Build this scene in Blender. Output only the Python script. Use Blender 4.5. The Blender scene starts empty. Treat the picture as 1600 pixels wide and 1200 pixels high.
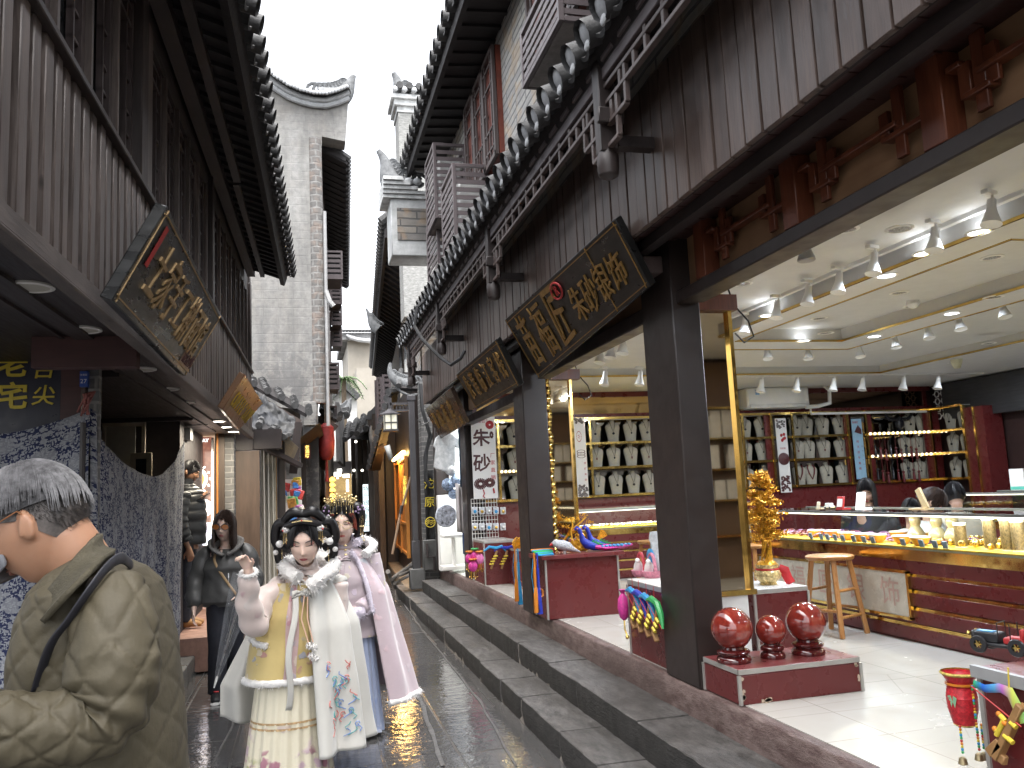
import bpy, bmesh, math, random
from math import sin, cos, pi, radians, sqrt
from mathutils import Vector, Matrix, noise
rnd = random.Random(7)
SC = bpy.context.scene
COL = SC.collection
# ------------------------------------------------------------------ camera
HC = 1.6
CAMR = Matrix(((0.969, 0.014, -0.247), (-0.242, -0.136, -0.961), (-0.047, 0.991, -0.129)))
def _rot():
 f = Vector((473-800., -(784-600.), -1296.)).normalized()
 u = Vector((200., 8800., 1296.)).normalized(); u = (u - f*u.dot(f)).normalized()
 r = f.cross(u)
 return Matrix((r, f, u))
CAMR = _rot()
cam = bpy.data.objects.new('camera', bpy.data.cameras.new('camera')); COL.objects.link(cam)
cam.data.sensor_width = 36; cam.data.lens = 36*1296/1600; cam.data.clip_start = .05; cam.data.clip_end = 800
cam.matrix_world = Matrix.Translation((0, 0, HC)) @ CAMR.to_4x4()
SC.camera = cam
# ------------------------------------------------------------------ sky, sun, exposure
W = bpy.data.worlds.new('World'); SC.world = W; W.use_nodes = True
nt = W.node_tree; bg = nt.nodes['Background']
sky = nt.nodes.new('ShaderNodeTexSky'); sky.sky_type = 'NISHITA'; sky.sun_disc = False
sky.sun_elevation = radians(76); sky.sun_rotation = radians(188); sky.dust_density = 4; sky.air_density = 1; sky.ozone_density = 1
hs = nt.nodes.new('ShaderNodeHueSaturation'); hs.inputs['Saturation'].default_value = .22
nt.links.new(sky.outputs[0], hs.inputs['Color']); nt.links.new(hs.outputs[0], bg.inputs['Color'])
bg.inputs['Strength'].default_value = .15
sun = bpy.data.objects.new('sun', bpy.data.lights.new('sun', 'SUN')); COL.objects.link(sun)
sun.data.energy = 1.5; sun.data.angle = radians(70); sun.data.color = (1, .97, .93)
sun.rotation_euler = (radians(14), 0, radians(8))
SC.view_settings.view_transform = 'Standard'; SC.view_settings.look = 'None'
SC.view_settings.exposure = 2.25; SC.view_settings.gamma = 1
SC.cycles.use_denoising = True
SC.cycles.max_bounces = 8; SC.cycles.diffuse_bounces = 4; SC.cycles.glossy_bounces = 4; SC.cycles.transparent_max_bounces = 12; SC.cycles.transmission_bounces = 6
SC.cycles.sample_clamp_indirect = 6; SC.cycles.caustics_reflective = False; SC.cycles.caustics_refractive = False
# ------------------------------------------------------------------ pixel helpers (1600x1200 photo pixels -> world, at a stated depth)
CO = Vector((0, 0, HC))
def ray(px, py): return CAMR @ Vector((px-800., -(py-600.), -1296.))
def PX(px, py, x): v = ray(px, py); return CO + v*(x/v.x)
def PY(px, py, y): v = ray(px, py); return CO + v*(y/v.y)
def PZ(px, py, z): v = ray(px, py); return CO + v*((z-HC)/v.z)
# ------------------------------------------------------------------ mesh builder
class MB:
 def __init__(s, M=None): s.v = []; s.f = []; s.M = M
 def add(s, vs, fs):
  o = len(s.v)
  M = s.M
  for p in vs:
   p = Vector(p); s.v.append(M @ p if M else p)
  for f in fs: s.f.append([i+o for i in f])
  return s
 def box(s, x0, y0, z0, x1, y1, z1):
  return s.add([(x0,y0,z0),(x1,y0,z0),(x1,y1,z0),(x0,y1,z0),(x0,y0,z1),(x1,y0,z1),(x1,y1,z1),(x0,y1,z1)],
                     [(0,3,2,1),(4,5,6,7),(0,1,5,4),(1,2,6,5),(2,3,7,6),(3,0,4,7)])
 def cbox(s, c, d, rz=0, rx=0, ry=0):
  m = Matrix.Rotation(rz,3,'Z') @ Matrix.Rotation(ry,3,'Y') @ Matrix.Rotation(rx,3,'X'); c = Vector(c)
  q = [c + m @ Vector((a*d[0]/2, b*d[1]/2, e*d[2]/2)) for e in (-1,1) for a,b in ((-1,-1),(1,-1),(1,1),(-1,1))]
  return s.add(q, [(0,3,2,1),(4,5,6,7),(0,1,5,4),(1,2,6,5),(2,3,7,6),(3,0,4,7)])
 def bar(s, p, q, w, h, up=(0,0,1)):
  p = Vector(p); q = Vector(q); d = (q-p).normalized(); up = Vector(up)
  if abs(d.dot(up)) > .98: up = Vector((0,1,0))
  a = d.cross(up).normalized()*w/2; b = a.cross(d).normalized()*h/2
  vs = [p-a-b,p+a-b,p+a+b,p-a+b,q-a-b,q+a-b,q+a+b,q-a+b]
  return s.add(vs, [(0,3,2,1),(4,5,6,7),(0,1,5,4),(1,2,6,5),(2,3,7,6),(3,0,4,7)])
 def tube(s, pts, r, n=8, cap=True, up=None):
  pts = [Vector(p) for p in pts]; m = len(pts)
  rr = r if isinstance(r, (list, tuple)) else [r]*m
  vs = []; fs = []; ref = None
  for i, p in enumerate(pts):
   d = (pts[min(i+1,m-1)] - pts[max(i-1,0)])
   d = d.normalized() if d.length > 1e-9 else Vector((0,0,1))
   if ref is None:
    ref = Vector(up) if up else (Vector((0,0,1)) if abs(d.z) < .9 else Vector((1,0,0)))
   a = (ref - d*ref.dot(d)); a = a.normalized() if a.length > 1e-6 else d.orthogonal().normalized()
   ref = a; b = d.cross(a)
   ri = rr[i]
   ra, rb = ri if isinstance(ri, (list, tuple)) else (ri, ri)
   for k in range(n):
    t = 2*pi*k/n; vs.append(p + a*(cos(t)*ra) + b*(sin(t)*rb))
  for i in range(m-1):
   for k in range(n):
    k2 = (k+1) % n; fs.append((i*n+k, i*n+k2, (i+1)*n+k2, (i+1)*n+k))
  if cap: fs.append(list(range(n))[::-1]); fs.append([(m-1)*n+k for k in range(n)])
  return s.add(vs, fs)
 def lathe(s, prof, c=(0,0,0), n=24, ax=None, cap=True):
  c = Vector(c); vs = []; fs = []
  q = Vector((0,0,1)).rotation_difference(Vector(ax).normalized()) if ax else None
  for r, z in prof:
   for k in range(n):
    t = 2*pi*k/n; p = Vector((r*cos(t), r*sin(t), z)); vs.append(c + (q @ p if q else p))
  for i in range(len(prof)-1):
   for k in range(n):
    k2 = (k+1) % n; fs.append((i*n+k, i*n+k2, (i+1)*n+k2, (i+1)*n+k))
  if cap: fs.append(list(range(n))[::-1]); fs.append([(len(prof)-1)*n+k for k in range(n)])
  return s.add(vs, fs)
 def ball(s, c, r, n=12, m=8, rot=None, fn=None):
  c = Vector(c); r = r if isinstance(r, (list, tuple)) else (r,r,r); vs = []; fs = []
  for i in range(1, m):
   a = pi*i/m
   for k in range(n):
    t = 2*pi*k/n; d = Vector((sin(a)*cos(t), sin(a)*sin(t), cos(a)))
    g = fn(d) if fn else 1
    p = Vector((d.x*r[0], d.y*r[1], d.z*r[2]))*g; vs.append(c + (rot @ p if rot else p))
  for d in (Vector((0,0,1)), Vector((0,0,-1))):
   g = fn(d) if fn else 1; p = Vector((0,0,d.z*r[2]))*g; vs.append(c + (rot @ p if rot else p))
  T = len(vs)-2
  for i in range(m-2):
   for k in range(n):
    k2 = (k+1) % n; fs.append((i*n+k, (i+1)*n+k, (i+1)*n+k2, i*n+k2))
  for k in range(n):
   k2 = (k+1) % n; fs.append((T, k, k2)); fs.append((T+1, (m-2)*n+k2, (m-2)*n+k))
  return s.add(vs, fs)
 def prism(s, poly, off):
  off = Vector(off); n = len(poly); P = [Vector(p) for p in poly]
  return s.add(P + [p+off for p in P], [list(range(n))[::-1], [n+i for i in range(n)]] + [(i,(i+1)%n,n+(i+1)%n,n+i) for i in range(n)])
 def grid(s, fn, nu, nv, closeu=False):
  vs = [fn(i/(nu if closeu else max(nu-1,1)), j/max(nv-1,1)) for j in range(nv) for i in range(nu)]; fs = []
  for j in range(nv-1):
   for i in range(nu if closeu else nu-1):
    i2 = (i+1) % nu; fs.append((j*nu+i, j*nu+i2, (j+1)*nu+i2, (j+1)*nu+i))
  return s.add(vs, fs)
 def quad(s, a, b, c, d): return s.add([a,b,c,d], [(0,1,2,3)])
 def disc(s, c, r, n=16, nrm=(0,0,1), ry=None):
  q = Vector((0,0,1)).rotation_difference(Vector(nrm).normalized()); c = Vector(c)
  return s.add([c + q @ Vector((cos(2*pi*k/n)*r, sin(2*pi*k/n)*(ry or r), 0)) for k in range(n)], [list(range(n))])
 def text(s, body, O, X, Yv, size, ext=0, bold=0, shear=0, align='CENTER', sx=1, jit=0, nrm=None):
  """text laid on the plane O + X*u + Yv*v, raised by ext along X x Yv"""
  cu = bpy.data.curves.new('lettering', 'FONT'); cu.body = body; cu.size = 1; cu.align_x = align; cu.align_y = 'CENTER'
  cu.offset = bold; cu.resolution_u = 2; cu.shear = shear; cu.extrude = .5 if ext else 0
  ob = bpy.data.objects.new('lettering', cu); me = ob.to_mesh()
  X = Vector(X).normalized(); Yv = Vector(Yv).normalized(); N = X.cross(Yv); O = Vector(O)
  vs = []
  for v in me.vertices:
   u, w, z = v.co
   if jit:
    nn = noise.noise_vector(Vector((u*3, w*3, jit))); u += nn.x*.05; w += nn.y*.05
   vs.append(O + X*(u*size*sx) + Yv*(w*size) + N*((z+.5)*ext if ext else 0))
  fs = [list(p.vertices) for p in me.polygons]
  ob.to_mesh_clear(); bpy.data.objects.remove(ob); bpy.data.curves.remove(cu)
  return s.add(vs, fs)
 def build(s, name, mt, parent=None, local=False, smooth=40, bevel=0, solid=0, sub=0, sheets=None):
  me = bpy.data.meshes.new(name)
  vs = s.v
  if parent is not None and not local:
   inv = wmat(parent).inverted(); vs = [inv @ p for p in vs]
  me.from_pydata([tuple(p) for p in vs], [], s.f); me.update()
  me.validate()
  if smooth:
   me.polygons.foreach_set('use_smooth', [True]*len(me.polygons))
   if smooth < 180: me.set_sharp_from_angle(angle=radians(smooth))
  if mt is not None: me.materials.append(mt)
  o = bpy.data.objects.new(name, me); COL.objects.link(o)
  if parent is not None: o.parent = parent
  if solid:
   m = o.modifiers.new('solid', 'SOLIDIFY'); m.thickness = solid; m.offset = 0
  if bevel:
   m = o.modifiers.new('bevel', 'BEVEL'); m.width = bevel; m.segments = 1; m.limit_method = 'ANGLE'; m.angle_limit = radians(50)
  if sub:
   m = o.modifiers.new('sub', 'SUBSURF'); m.levels = sub; m.render_levels = sub
  return o
def wmat(o):
 m = Matrix.LocRotScale(o.location, o.rotation_euler, o.scale)
 return wmat(o.parent) @ m if o.parent else m
def tag(o, label=None, cat=None, group=None, kind=None):
 if label: o['label'] = label
 if cat: o['category'] = cat
 if group: o['group'] = group
 if kind: o['kind'] = kind
 return o
def thing(name, label, cat, loc=(0,0,0), rz=0, group=None, kind=None):
 o = bpy.data.objects.new(name, None); COL.objects.link(o); o.location = loc; o.rotation_euler = (0,0,rz); o.empty_display_size = .1
 return tag(o, label, cat, group, kind)
KIDS = {}
def copy_tree(o, loc=None, rz=None, label=None, parent=None, scale=None):
 c = o.copy(); COL.objects.link(c)
 if parent is not None: c.parent = parent
 for ch in [x for x in o.children]: copy_tree(ch, parent=c)
 if loc is not None: c.location = loc
 if rz is not None: c.rotation_euler = (0,0,rz)
 if scale is not None: c.scale = scale
 if label: c['label'] = label
 return c
# ------------------------------------------------------------------ materials
MT = {}
class N:
 """small node-graph helper"""
 def __init__(s, m): s.nt = m.node_tree; s.n = s.nt.nodes; s.b = s.n['Principled BSDF']
 def new(s, t, **k):
  x = s.n.new(t)
  for a, v in k.items(): setattr(x, a, v)
  return x
 def L(s, a, b): s.nt.links.new(a, b)
 def co(s, kind='Object', scale=(1,1,1), rot=(0,0,0)):
  tc = s.new('ShaderNodeTexCoord'); mp = s.new('ShaderNodeMapping'); s.L(tc.outputs[kind], mp.inputs[0])
  mp.inputs['Scale'].default_value = scale; mp.inputs['Rotation'].default_value = rot; return mp.outputs[0]
 def noise(s, vec, scale=5, detail=4, rough=.6, dist=0):
  x = s.new('ShaderNodeTexNoise'); s.L(vec, x.inputs['Vector']); x.inputs['Scale'].default_value = scale; x.inputs['Detail'].default_value = detail
  x.inputs['Roughness'].default_value = rough; x.inputs['Distortion'].default_value = dist; return x.outputs['Fac']
 def vor(s, vec, scale=5, out='Distance', feat='F1', rand=1):
  x = s.new('ShaderNodeTexVoronoi', feature=feat); s.L(vec, x.inputs['Vector']); x.inputs['Scale'].default_value = scale
  x.inputs['Randomness'].default_value = rand; return x.outputs[out]
 def ramp(s, fac, stops, interp='LINEAR'):
  x = s.new('ShaderNodeValToRGB'); x.color_ramp.interpolation = interp; s.L(fac, x.inputs[0]); e = x.color_ramp.elements
  while len(e) < len(stops): e.new(.5)
  for el, (p, c) in zip(e, stops): el.position = p; el.color = (c if isinstance(c, (tuple, list)) else (c,c,c))[:3] + (1,) if isinstance(c,(tuple,list)) else (c,c,c,1)
  return x.outputs[0]
 def mix(s, fac, a, b, mode='MIX'):
  x = s.new('ShaderNodeMix', data_type='RGBA', blend_type=mode)
  for i, v in ((0, fac), (6, a), (7, b)):
   if hasattr(v, 'is_linked') or hasattr(v, 'links'): s.L(v, x.inputs[i])
   else: x.inputs[i].default_value = v if i == 0 else tuple(v)[:3]+(1,)
  return x.outputs[2]
 def math(s, op, a, b=None):
  x = s.new('ShaderNodeMath', operation=op)
  for i, v in ((0,a),(1,b)):
   if v is None: continue
   if hasattr(v, 'links'): s.L(v, x.inputs[i])
   else: x.inputs[i].default_value = v
  return x.outputs[0]
 def bump(s, h, strength=.3, dist=.01):
  x = s.new('ShaderNodeBump'); s.L(h, x.inputs['Height']); x.inputs['Strength'].default_value = strength; x.inputs['Distance'].default_value = dist
  s.L(x.outputs[0], s.b.inputs['Normal'])
 def set(s, col=None, rough=None, metal=None, spec=None):
  for k, v in (('Base Color', col), ('Roughness', rough), ('Metallic', metal), ('Specular IOR Level', spec)):
   if v is None: continue
   if hasattr(v, 'links'): s.L(v, s.b.inputs[k])
   else: s.b.inputs[k].default_value = (tuple(v)+(1,)) if k == 'Base Color' else v
def newmat(name):
 m = bpy.data.materials.new(name); m.use_nodes = True; return m, N(m)
def mat(name, col, rough=.5, metal=0, var=.12, scale=6, bump=0, bscale=40, coat=0, spec=.5, stretch=(1,1,1), emit=None, es=0, sheen=0, sss=0, alpha=1, trans=0):
 if name in MT: return MT[name]
 m, n = newmat(name)
 c = n.co(scale=stretch)
 if var:
  f = n.noise(c, scale, 5, .65)
  lo = tuple(x*(1-var*1.3) for x in col); hi = tuple(min(1, x*(1+var*1.3)) for x in col)
  n.set(col=n.ramp(f, [(.3, lo), (.7, hi)]))
  f2 = n.noise(c, scale*2.3, 3)
  n.set(rough=n.ramp(f2, [(.3, max(0, rough-.09)), (.7, min(1, rough+.09))]))
 else: n.set(col=col, rough=rough)
 n.set(metal=metal, spec=spec)
 if bump: n.bump(n.noise(c, bscale, 3), bump, .01)
 if coat: n.b.inputs['Coat Weight'].default_value = coat; n.b.inputs['Coat Roughness'].default_value = .08
 if sheen: n.b.inputs['Sheen Weight'].default_value = sheen
 if sss:
  n.b.inputs['Subsurface Weight'].default_value = sss; n.b.inputs['Subsurface Radius'].default_value = (.01,.004,.002); n.b.inputs['Subsurface Scale'].default_value = 1
 if emit: n.b.inputs['Emission Color'].default_value = tuple(emit)+(1,); n.b.inputs['Emission Strength'].default_value = es
 if alpha < 1: n.b.inputs['Alpha'].default_value = alpha
 if trans: n.b.inputs['Transmission Weight'].default_value = trans
 MT[name] = m; return m
def wood(name, dark, light, rough=.5, grain='z', gscale=1, bump=.25, knots=True, wet=0):
 if name in MT: return MT[name]
 m, n = newmat(name)
 st = {'z': (14,14,1), 'y': (14,1,14), 'x': (1,14,14)}[grain]
 c = n.co(scale=tuple(k*gscale for k in st))
 g = n.noise(c, 4, 8, .65, 1.2)
 big = n.noise(n.co(scale=(7,7,1.2) if grain == 'z' else (2,2,2)), 1.1, 3, .6)
 col = n.ramp(g, [(.25, dark), (.5, tuple((a+b)/2 for a,b in zip(dark, light))), (.78, light)])
 col = n.mix(n.ramp(big, [(.35, 0.), (.7, .75)]), col, tuple(a*.55 for a in dark))
 if knots:
  k = n.vor(n.co(scale=(7,7,2.2) if grain == 'z' else (6,2,6)), 1.3)
  col = n.mix(n.ramp(k, [(.03, .85), (.10, 0.)]), col, tuple(a*.25 for a in dark))
 n.set(col=col, rough=n.ramp(g, [(.3, rough-.1), (.75, rough+.12)])); n.bump(g, bump, .006)
 MT[name] = m; return m
# ================================================================== materials for buildings
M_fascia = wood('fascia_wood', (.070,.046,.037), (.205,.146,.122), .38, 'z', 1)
M_leftplank = wood('weathered_plank', (.050,.037,.032), (.205,.164,.148), .44, 'z', 1)
M_dark = wood('dark_timber', (.018,.013,.013), (.05,.037,.036), .5, 'y', .6, .15, False)
M_darkz = wood('dark_post', (.022,.015,.014), (.05,.037,.034), .5, 'z', .7, .15, False)
M_paint = mat('brown_paint', (.026,.018,.016), .42, var=.16, scale=3, bump=.05, bscale=20)
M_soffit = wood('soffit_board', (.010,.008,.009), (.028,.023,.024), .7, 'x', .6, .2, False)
M_rosewood = wood('reddish_wood', (.10,.025,.012), (.21,.065,.03), .4, 'z', 1, .15, False)
M_ply = wood('plywood_panel', (.32,.17,.09), (.46,.28,.16), .5, 'y', .3, .05, False)
M_tile = mat('grey_tile', (.052,.052,.053), .75, var=.45, scale=9, bump=.5, bscale=30)
M_plaster = mat('lime_plaster', (.40,.41,.42), .8, var=.18, scale=7, bump=.3, bscale=30)
M_gold = mat('gold_leaf', (.36,.215,.065), .45, metal=.55, var=.2, scale=20)
M_board = mat('black_lacquer', (.012,.0115,.011), .34, var=.15, scale=3, spec=.3, bump=.05, bscale=9, stretch=(1,1,3))
M_red = mat('red_melamine', (.115,.018,.018), .3, var=.03, scale=4)
M_redtop = mat('red_melamine_top', (.15,.03,.03), .32, var=.1, scale=4)
M_edge = mat('aluminium_edge', (.42,.40,.37), .4, metal=.5, var=.1)
M_brass = mat('brass_trim', (.75,.52,.16), .16, metal=1, var=.15, scale=8)
M_mirror = mat('mirror_glass', (.72,.74,.75), .03, metal=1, var=0)
M_goldmir = mat('gold_mirror', (.66,.46,.22), .06, metal=1, var=0)
M_white = mat('white_paint', (.80,.79,.76), .5, var=.03, scale=2)
M_whitepl = mat('white_plastic', (.78,.78,.76), .35, var=.03)
M_blackpl = mat('black_plastic', (.02,.02,.022), .4, var=.1)
M_metal = mat('steel', (.5,.5,.5), .3, metal=1, var=.1)
M_cage = mat('cage_metal', (.105,.085,.088), .5, var=.12, scale=4)
M_cable = mat('black_rubber', (.015,.015,.016), .5, var=.2)
M_glassdark = mat('dark_window_glass', (.02,.023,.026), .06, var=0, spec=.6)
def brickmat(name, c1, c2, mortar, sx=4, bw=.5, rh=.14, ms=.02, rough=.85, plane='yz', patches=None, bump=.6):
 if name in MT: return MT[name]
 m, n = newmat(name)
 rot = {'yz': (radians(90), 0, radians(90)), 'xz': (radians(90), 0, 0)}[plane]
 tc = n.new('ShaderNodeTexCoord'); sp = n.new('ShaderNodeSeparateXYZ'); cb = n.new('ShaderNodeCombineXYZ'); n.L(tc.outputs['Object'], sp.inputs[0])
 n.L(sp.outputs['Y' if plane == 'yz' else 'X'], cb.inputs[0]); n.L(sp.outputs['Z'], cb.inputs[1])
 dn = n.new('ShaderNodeTexNoise'); dn.inputs['Scale'].default_value = 3; n.L(cb.outputs[0], dn.inputs['Vector'])
 dv = n.new('ShaderNodeVectorMath', operation='MULTIPLY_ADD'); dv.inputs[1].default_value = (.04,.04,0); n.L(dn.outputs['Color'], dv.inputs[0]); n.L(cb.outputs[0], dv.inputs[2])
 b = n.new('ShaderNodeTexBrick'); n.L(dv.outputs[0], b.inputs['Vector']); b.inputs['Scale'].default_value = 1
 b.inputs['Brick Width'].default_value = bw; b.inputs['Row Height'].default_value = rh; b.inputs['Mortar Size'].default_value = ms; b.inputs['Mortar Smooth'].default_value = .3
 b.inputs['Color1'].default_value = c1+(1,); b.inputs['Color2'].default_value = c2+(1,); b.inputs['Mortar'].default_value = mortar+(1,); b.inputs['Bias'].default_value = -.1
 c = b.outputs['Color']
 if patches:
  v = n.new('ShaderNodeTexVoronoi'); n.L(dv.outputs[0], v.inputs['Vector']); v.inputs['Scale'].default_value = 2.2
  c = n.mix(n.ramp(n.math('MULTIPLY', n.noise(dv.outputs[0], 4, 2), 1), [(.5, 0.), (.62, .55)]), c, patches, 'MIX')
 c = n.mix(n.ramp(n.noise(dv.outputs[0], 9, 5), [(.3, .55), (.7, 0.)]), c, tuple(x*.55 for x in c1))
 n.set(col=c, rough=rough)
 h = n.math('ADD', n.math('MULTIPLY', b.outputs['Fac'], -1.), n.math('MULTIPLY', n.noise(dv.outputs[0], 14, 4), .7))
 n.bump(h, bump, .02); MT[name] = m; return m
M_slab = brickmat('slate_wall', (.36,.35,.335), (.50,.48,.44), (.15,.15,.15), bw=.62, rh=.075, ms=.012, patches=(.50,.36,.22))
M_slabx = brickmat('slate_wall_end', (.19,.18,.17), (.30,.27,.23), (.09,.09,.09), bw=.42, rh=.10, ms=.012, plane='xz', patches=(.34,.22,.12))
M_gbrick = brickmat('grey_brick', (.12,.12,.12), (.17,.165,.16), (.26,.25,.24), bw=.26, rh=.075, ms=.01, plane='xz')
M_gbricky = brickmat('grey_brick_side', (.15,.15,.145), (.20,.195,.19), (.30,.29,.28), bw=.26, rh=.075, ms=.01, plane='yz')
def eave(roof, soff, plas, xe, ze, xw, zw, y0, y1, pitch=.2, r=.068, thick=.05, battens=.22, lift=.05, seglen=.3):
 """tiled slope from the eave (xe, ze) up to (xw, zw); local y runs along the eave"""
 s = 1 if xw > xe else -1
 d = Vector((xw-xe, 0, zw-ze)); L = d.length; d.normalize(); nz = Vector((-d.z*s, 0, abs(d.x)))
 a = Vector((xe, 0, ze))
 def pt(t, y, h): p = a + d*t + nz*h; return Vector((p.x, y, p.z))
 if soff is not None:
  soff.add([pt(0,y0,0),pt(L,y0,0),pt(L,y1,0),pt(0,y1,0),pt(0,y0,thick),pt(L,y0,thick),pt(L,y1,thick),pt(0,y1,thick)],
             [(0,3,2,1),(4,5,6,7),(0,1,5,4),(1,2,6,5),(2,3,7,6),(3,0,4,7)])
  k = y0+.05
  while k < y1-.05:
   p, q = pt(.05, k, -.012), pt(L, k, -.012); soff.bar(p, q, .05, .03, nz); k += battens
  soff.bar(pt(.02,y0,-.03), pt(.02,y1,-.03), .05, .1, nz)
 ns = max(2, int(L/seglen))
 y = y0+pitch/2; i = 0
 while y < y1:
  for k in range(ns):
   t0 = L*k/ns - (.035 if k == 0 else .0); t1 = L*(k+1)/ns+.03
   j = rnd.uniform(-.012,.012); h = lift+thick*.6+rnd.uniform(-.006,.01)
   roof.tube([pt(t0-(.05 if k == 0 else 0), y+j, h+.012), pt(t1, y+j*.6, h-.004)], [r, r*.93], 10, cap=k > 0)
  if plas is not None:
   c_ = pt(-.058, y, lift+thick*.6+.004); plas.lathe([(.001,.016),(r*.55,.011),(r*.86,0)], c_, 10, ax=(-d.x,0,-d.z)); plas.ball(c_+Vector((.0,0,-r*.75)), (.012,r*.4,r*.38), 8, 6)
  # pan tile lip between the cover tiles
  if y + pitch < y1 + .05:
   m = 7; lip = []
   for q in range(m):
    u = q/(m-1); yy = y + r*.6 + (pitch - r*1.2)*u; dd = -.035*sin(pi*u)
    lip.append((pt(-.05, yy, thick+.012+dd), pt(-.05, yy, thick+dd-.012), pt(.2, yy, thick+.012+dd)))
   vs = [p for tri in lip for p in tri]
   fs = []
   for q in range(m-1): fs += [(q*3, q*3+3, q*3+4, q*3+1), (q*3+2, q*3+5, q*3+3, q*3)]
   roof.add(vs, fs)
  y += pitch; i += 1
def lattice(mb, y0, y1, z0, z1, x, nx=3, style=0, w=.022, d=.03):
 """window leaves with vertical bars and short cross bars on the plane x"""
 lw = (y1-y0)/nx
 for i in range(nx):
  a, b = y0+lw*i, y0+lw*(i+1)
  for (p, q) in (((x,a+.02,z0),(x,a+.02,z1)), ((x,b-.02,z0),(x,b-.02,z1))): mb.bar(p, q, d, .045, (0,1,0))
  mb.bar((x,a,z0+.02),(x,b,z0+.02), d, .045); mb.bar((x,a,z1-.02),(x,b,z1-.02), d, .045)
  H = z1-z0
  for k in (1,2,3):
   yy = a + lw*k/4
   mb.bar((x,yy,z0+.04),(x,yy,z0+H*.3 if k == 2 else z1-.04), w, w, (0,1,0))
  for f in (.12,.3,.7,.88):
   mb.bar((x,a+.04,z0+H*f),(x,b-.04,z0+H*f), w, w)
  mb.bar((x,a+lw/4,z0+H*.5),(x,a+.04,z0+H*.5), w, w); mb.bar((x,b-lw/4,z0+H*.5),(x,b-.04,z0+H*.5), w, w)
# ================================================================== right-hand shop house
RB = thing('shop_house', 'dark timber shop house with open jewellery shop front under a tiled eave', 'house', (1.85, 6, .5))
XF = 1.80
pl = MB(); y = .3
while y < 12.5:
 w = .128*rnd.uniform(.93, 1.05)
 pl.box(XF+rnd.uniform(-.004,.004), y, 2.975+rnd.uniform(-.004,.004), XF+.03, y+w-.011, 3.72); y += w
pl.build('plank_fascia', M_fascia, RB, bevel=.003)
pl = MB(); pl.box(XF+.018, .3, 2.985, XF+.05, 12.5, 3.7); pl.build('plank_backing', mat('dark_gap', (.02,.012,.012), .8, var=0), RB)
wl = MB(); wl.box(1.85, -1, 3.72, 2.2, 10.6, 5.9); wl.build('upper_wall', M_slab, RB)
# soffit under the jettied fascia
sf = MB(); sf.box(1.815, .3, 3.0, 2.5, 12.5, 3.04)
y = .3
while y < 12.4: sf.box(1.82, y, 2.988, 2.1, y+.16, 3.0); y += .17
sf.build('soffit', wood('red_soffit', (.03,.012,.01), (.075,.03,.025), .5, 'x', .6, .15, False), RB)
b = MB(); b.bar((1.93,.3,2.955),(1.93,12.4,2.955),.07,.06); b.build('conduit_rail', M_dark, RB)
# tiled skirt roof
ro, so, ps = MB(), MB(), MB()
eave(ro, so, ps, 1.5, 3.80, 1.87, 3.99, -.4, 12.1, .232, .078)
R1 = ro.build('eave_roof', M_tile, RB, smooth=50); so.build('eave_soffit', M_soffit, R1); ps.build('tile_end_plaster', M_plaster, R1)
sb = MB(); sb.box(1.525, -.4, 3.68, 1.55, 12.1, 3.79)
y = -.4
while y < 12.0:  # scalloped shadow of the tiles, shaped as small blocks on the board
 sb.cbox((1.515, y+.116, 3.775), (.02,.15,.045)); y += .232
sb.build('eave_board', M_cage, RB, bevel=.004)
# fretwork and hanging posts below the eave
POSTY = [1.15, 3.82, 6.48, 9.15, 11.8]
fr = MB(); xz = 1.545; KZ = 1.148
def zz_(z): return 1.6+(z-1.6)*KZ
def fbar(mb, y0, z0, y1, z1, w=.024):
 z0 = zz_(z0); z1 = zz_(z1); mb.bar((xz,y0,z0),(xz,y1,z1), .03 if z0 == z1 else w, w if z0 == z1 else .03, (0,0,1) if z0 == z1 else (0,1,0))
for i, py in enumerate(POSTY):
 pp = MB(); pp.box(xz-.045, py-.045, 3.30, xz+.045, py+.045, 3.8)
 pp.lathe([(.025,3.165),(.052,3.18),(.058,3.22),(.058,3.28),(.048,3.30),(.048,3.32)], (xz,py,0), 10)
 pp.box(xz-.07, py-.095, 3.43, xz+.07, py-.055, 3.51)
 pp.build('hanging_post', M_darkz, RB, bevel=.006)
 br = MB(); br.box(xz+.055, py-.035, 3.33, 1.8, py+.035, 3.39); br.build('bracket_arm', M_dark, RB)
 for s in (-1, 1):
  def f(a, z0, c, z1): fbar(fr, py+s*a, z0, py+s*c, z1)
  f(.05,3.30,.42,3.30); f(.05,3.20,.30,3.20); f(.05,3.10,.18,3.10); f(.42,3.30,.42,3.38); f(.30,3.20,.30,3.38); f(.18,3.10,.18,3.30); f(.11,3.2,.11,3.3); f(.24,3.3,.24,3.38)
 if i+1 < len(POSTY):
  qy = POSTY[i+1]
  fbar(fr, py, 3.38, qy, 3.38); fbar(fr, py+.42, 3.30, qy-.42, 3.30); yy = py+.55
  while yy < qy-.45: fbar(fr, yy, 3.30, yy, 3.46); yy += .195
fr.build('fretwork', wood('fret_wood', (.07,.05,.045), (.16,.12,.11), .5, 'y', 1, .1, False), RB, bevel=.003)
# upper storey windows
for (a, c, z0, z1, nx) in ((4.35, 5.88, 4.72, 5.9, 3), (7.05, 8.45, 4.68, 5.75, 3), (1.6, 3.0, 4.72, 5.9, 3)):
 g = MB(); g.box(1.80, a, z0, 1.855, c, z1); wi = g.build('window', mat('window_board', (.16,.04,.025), .4, var=.3, scale=9), RB)
 la = MB(); lattice(la, a, c, z0, z1, 1.775, nx, w=.018); la.build('lattice', wood('lattice_wood', (.06,.045,.042), (.13,.10,.095), .5, 'z', 1, .1, False), wi)
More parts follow.
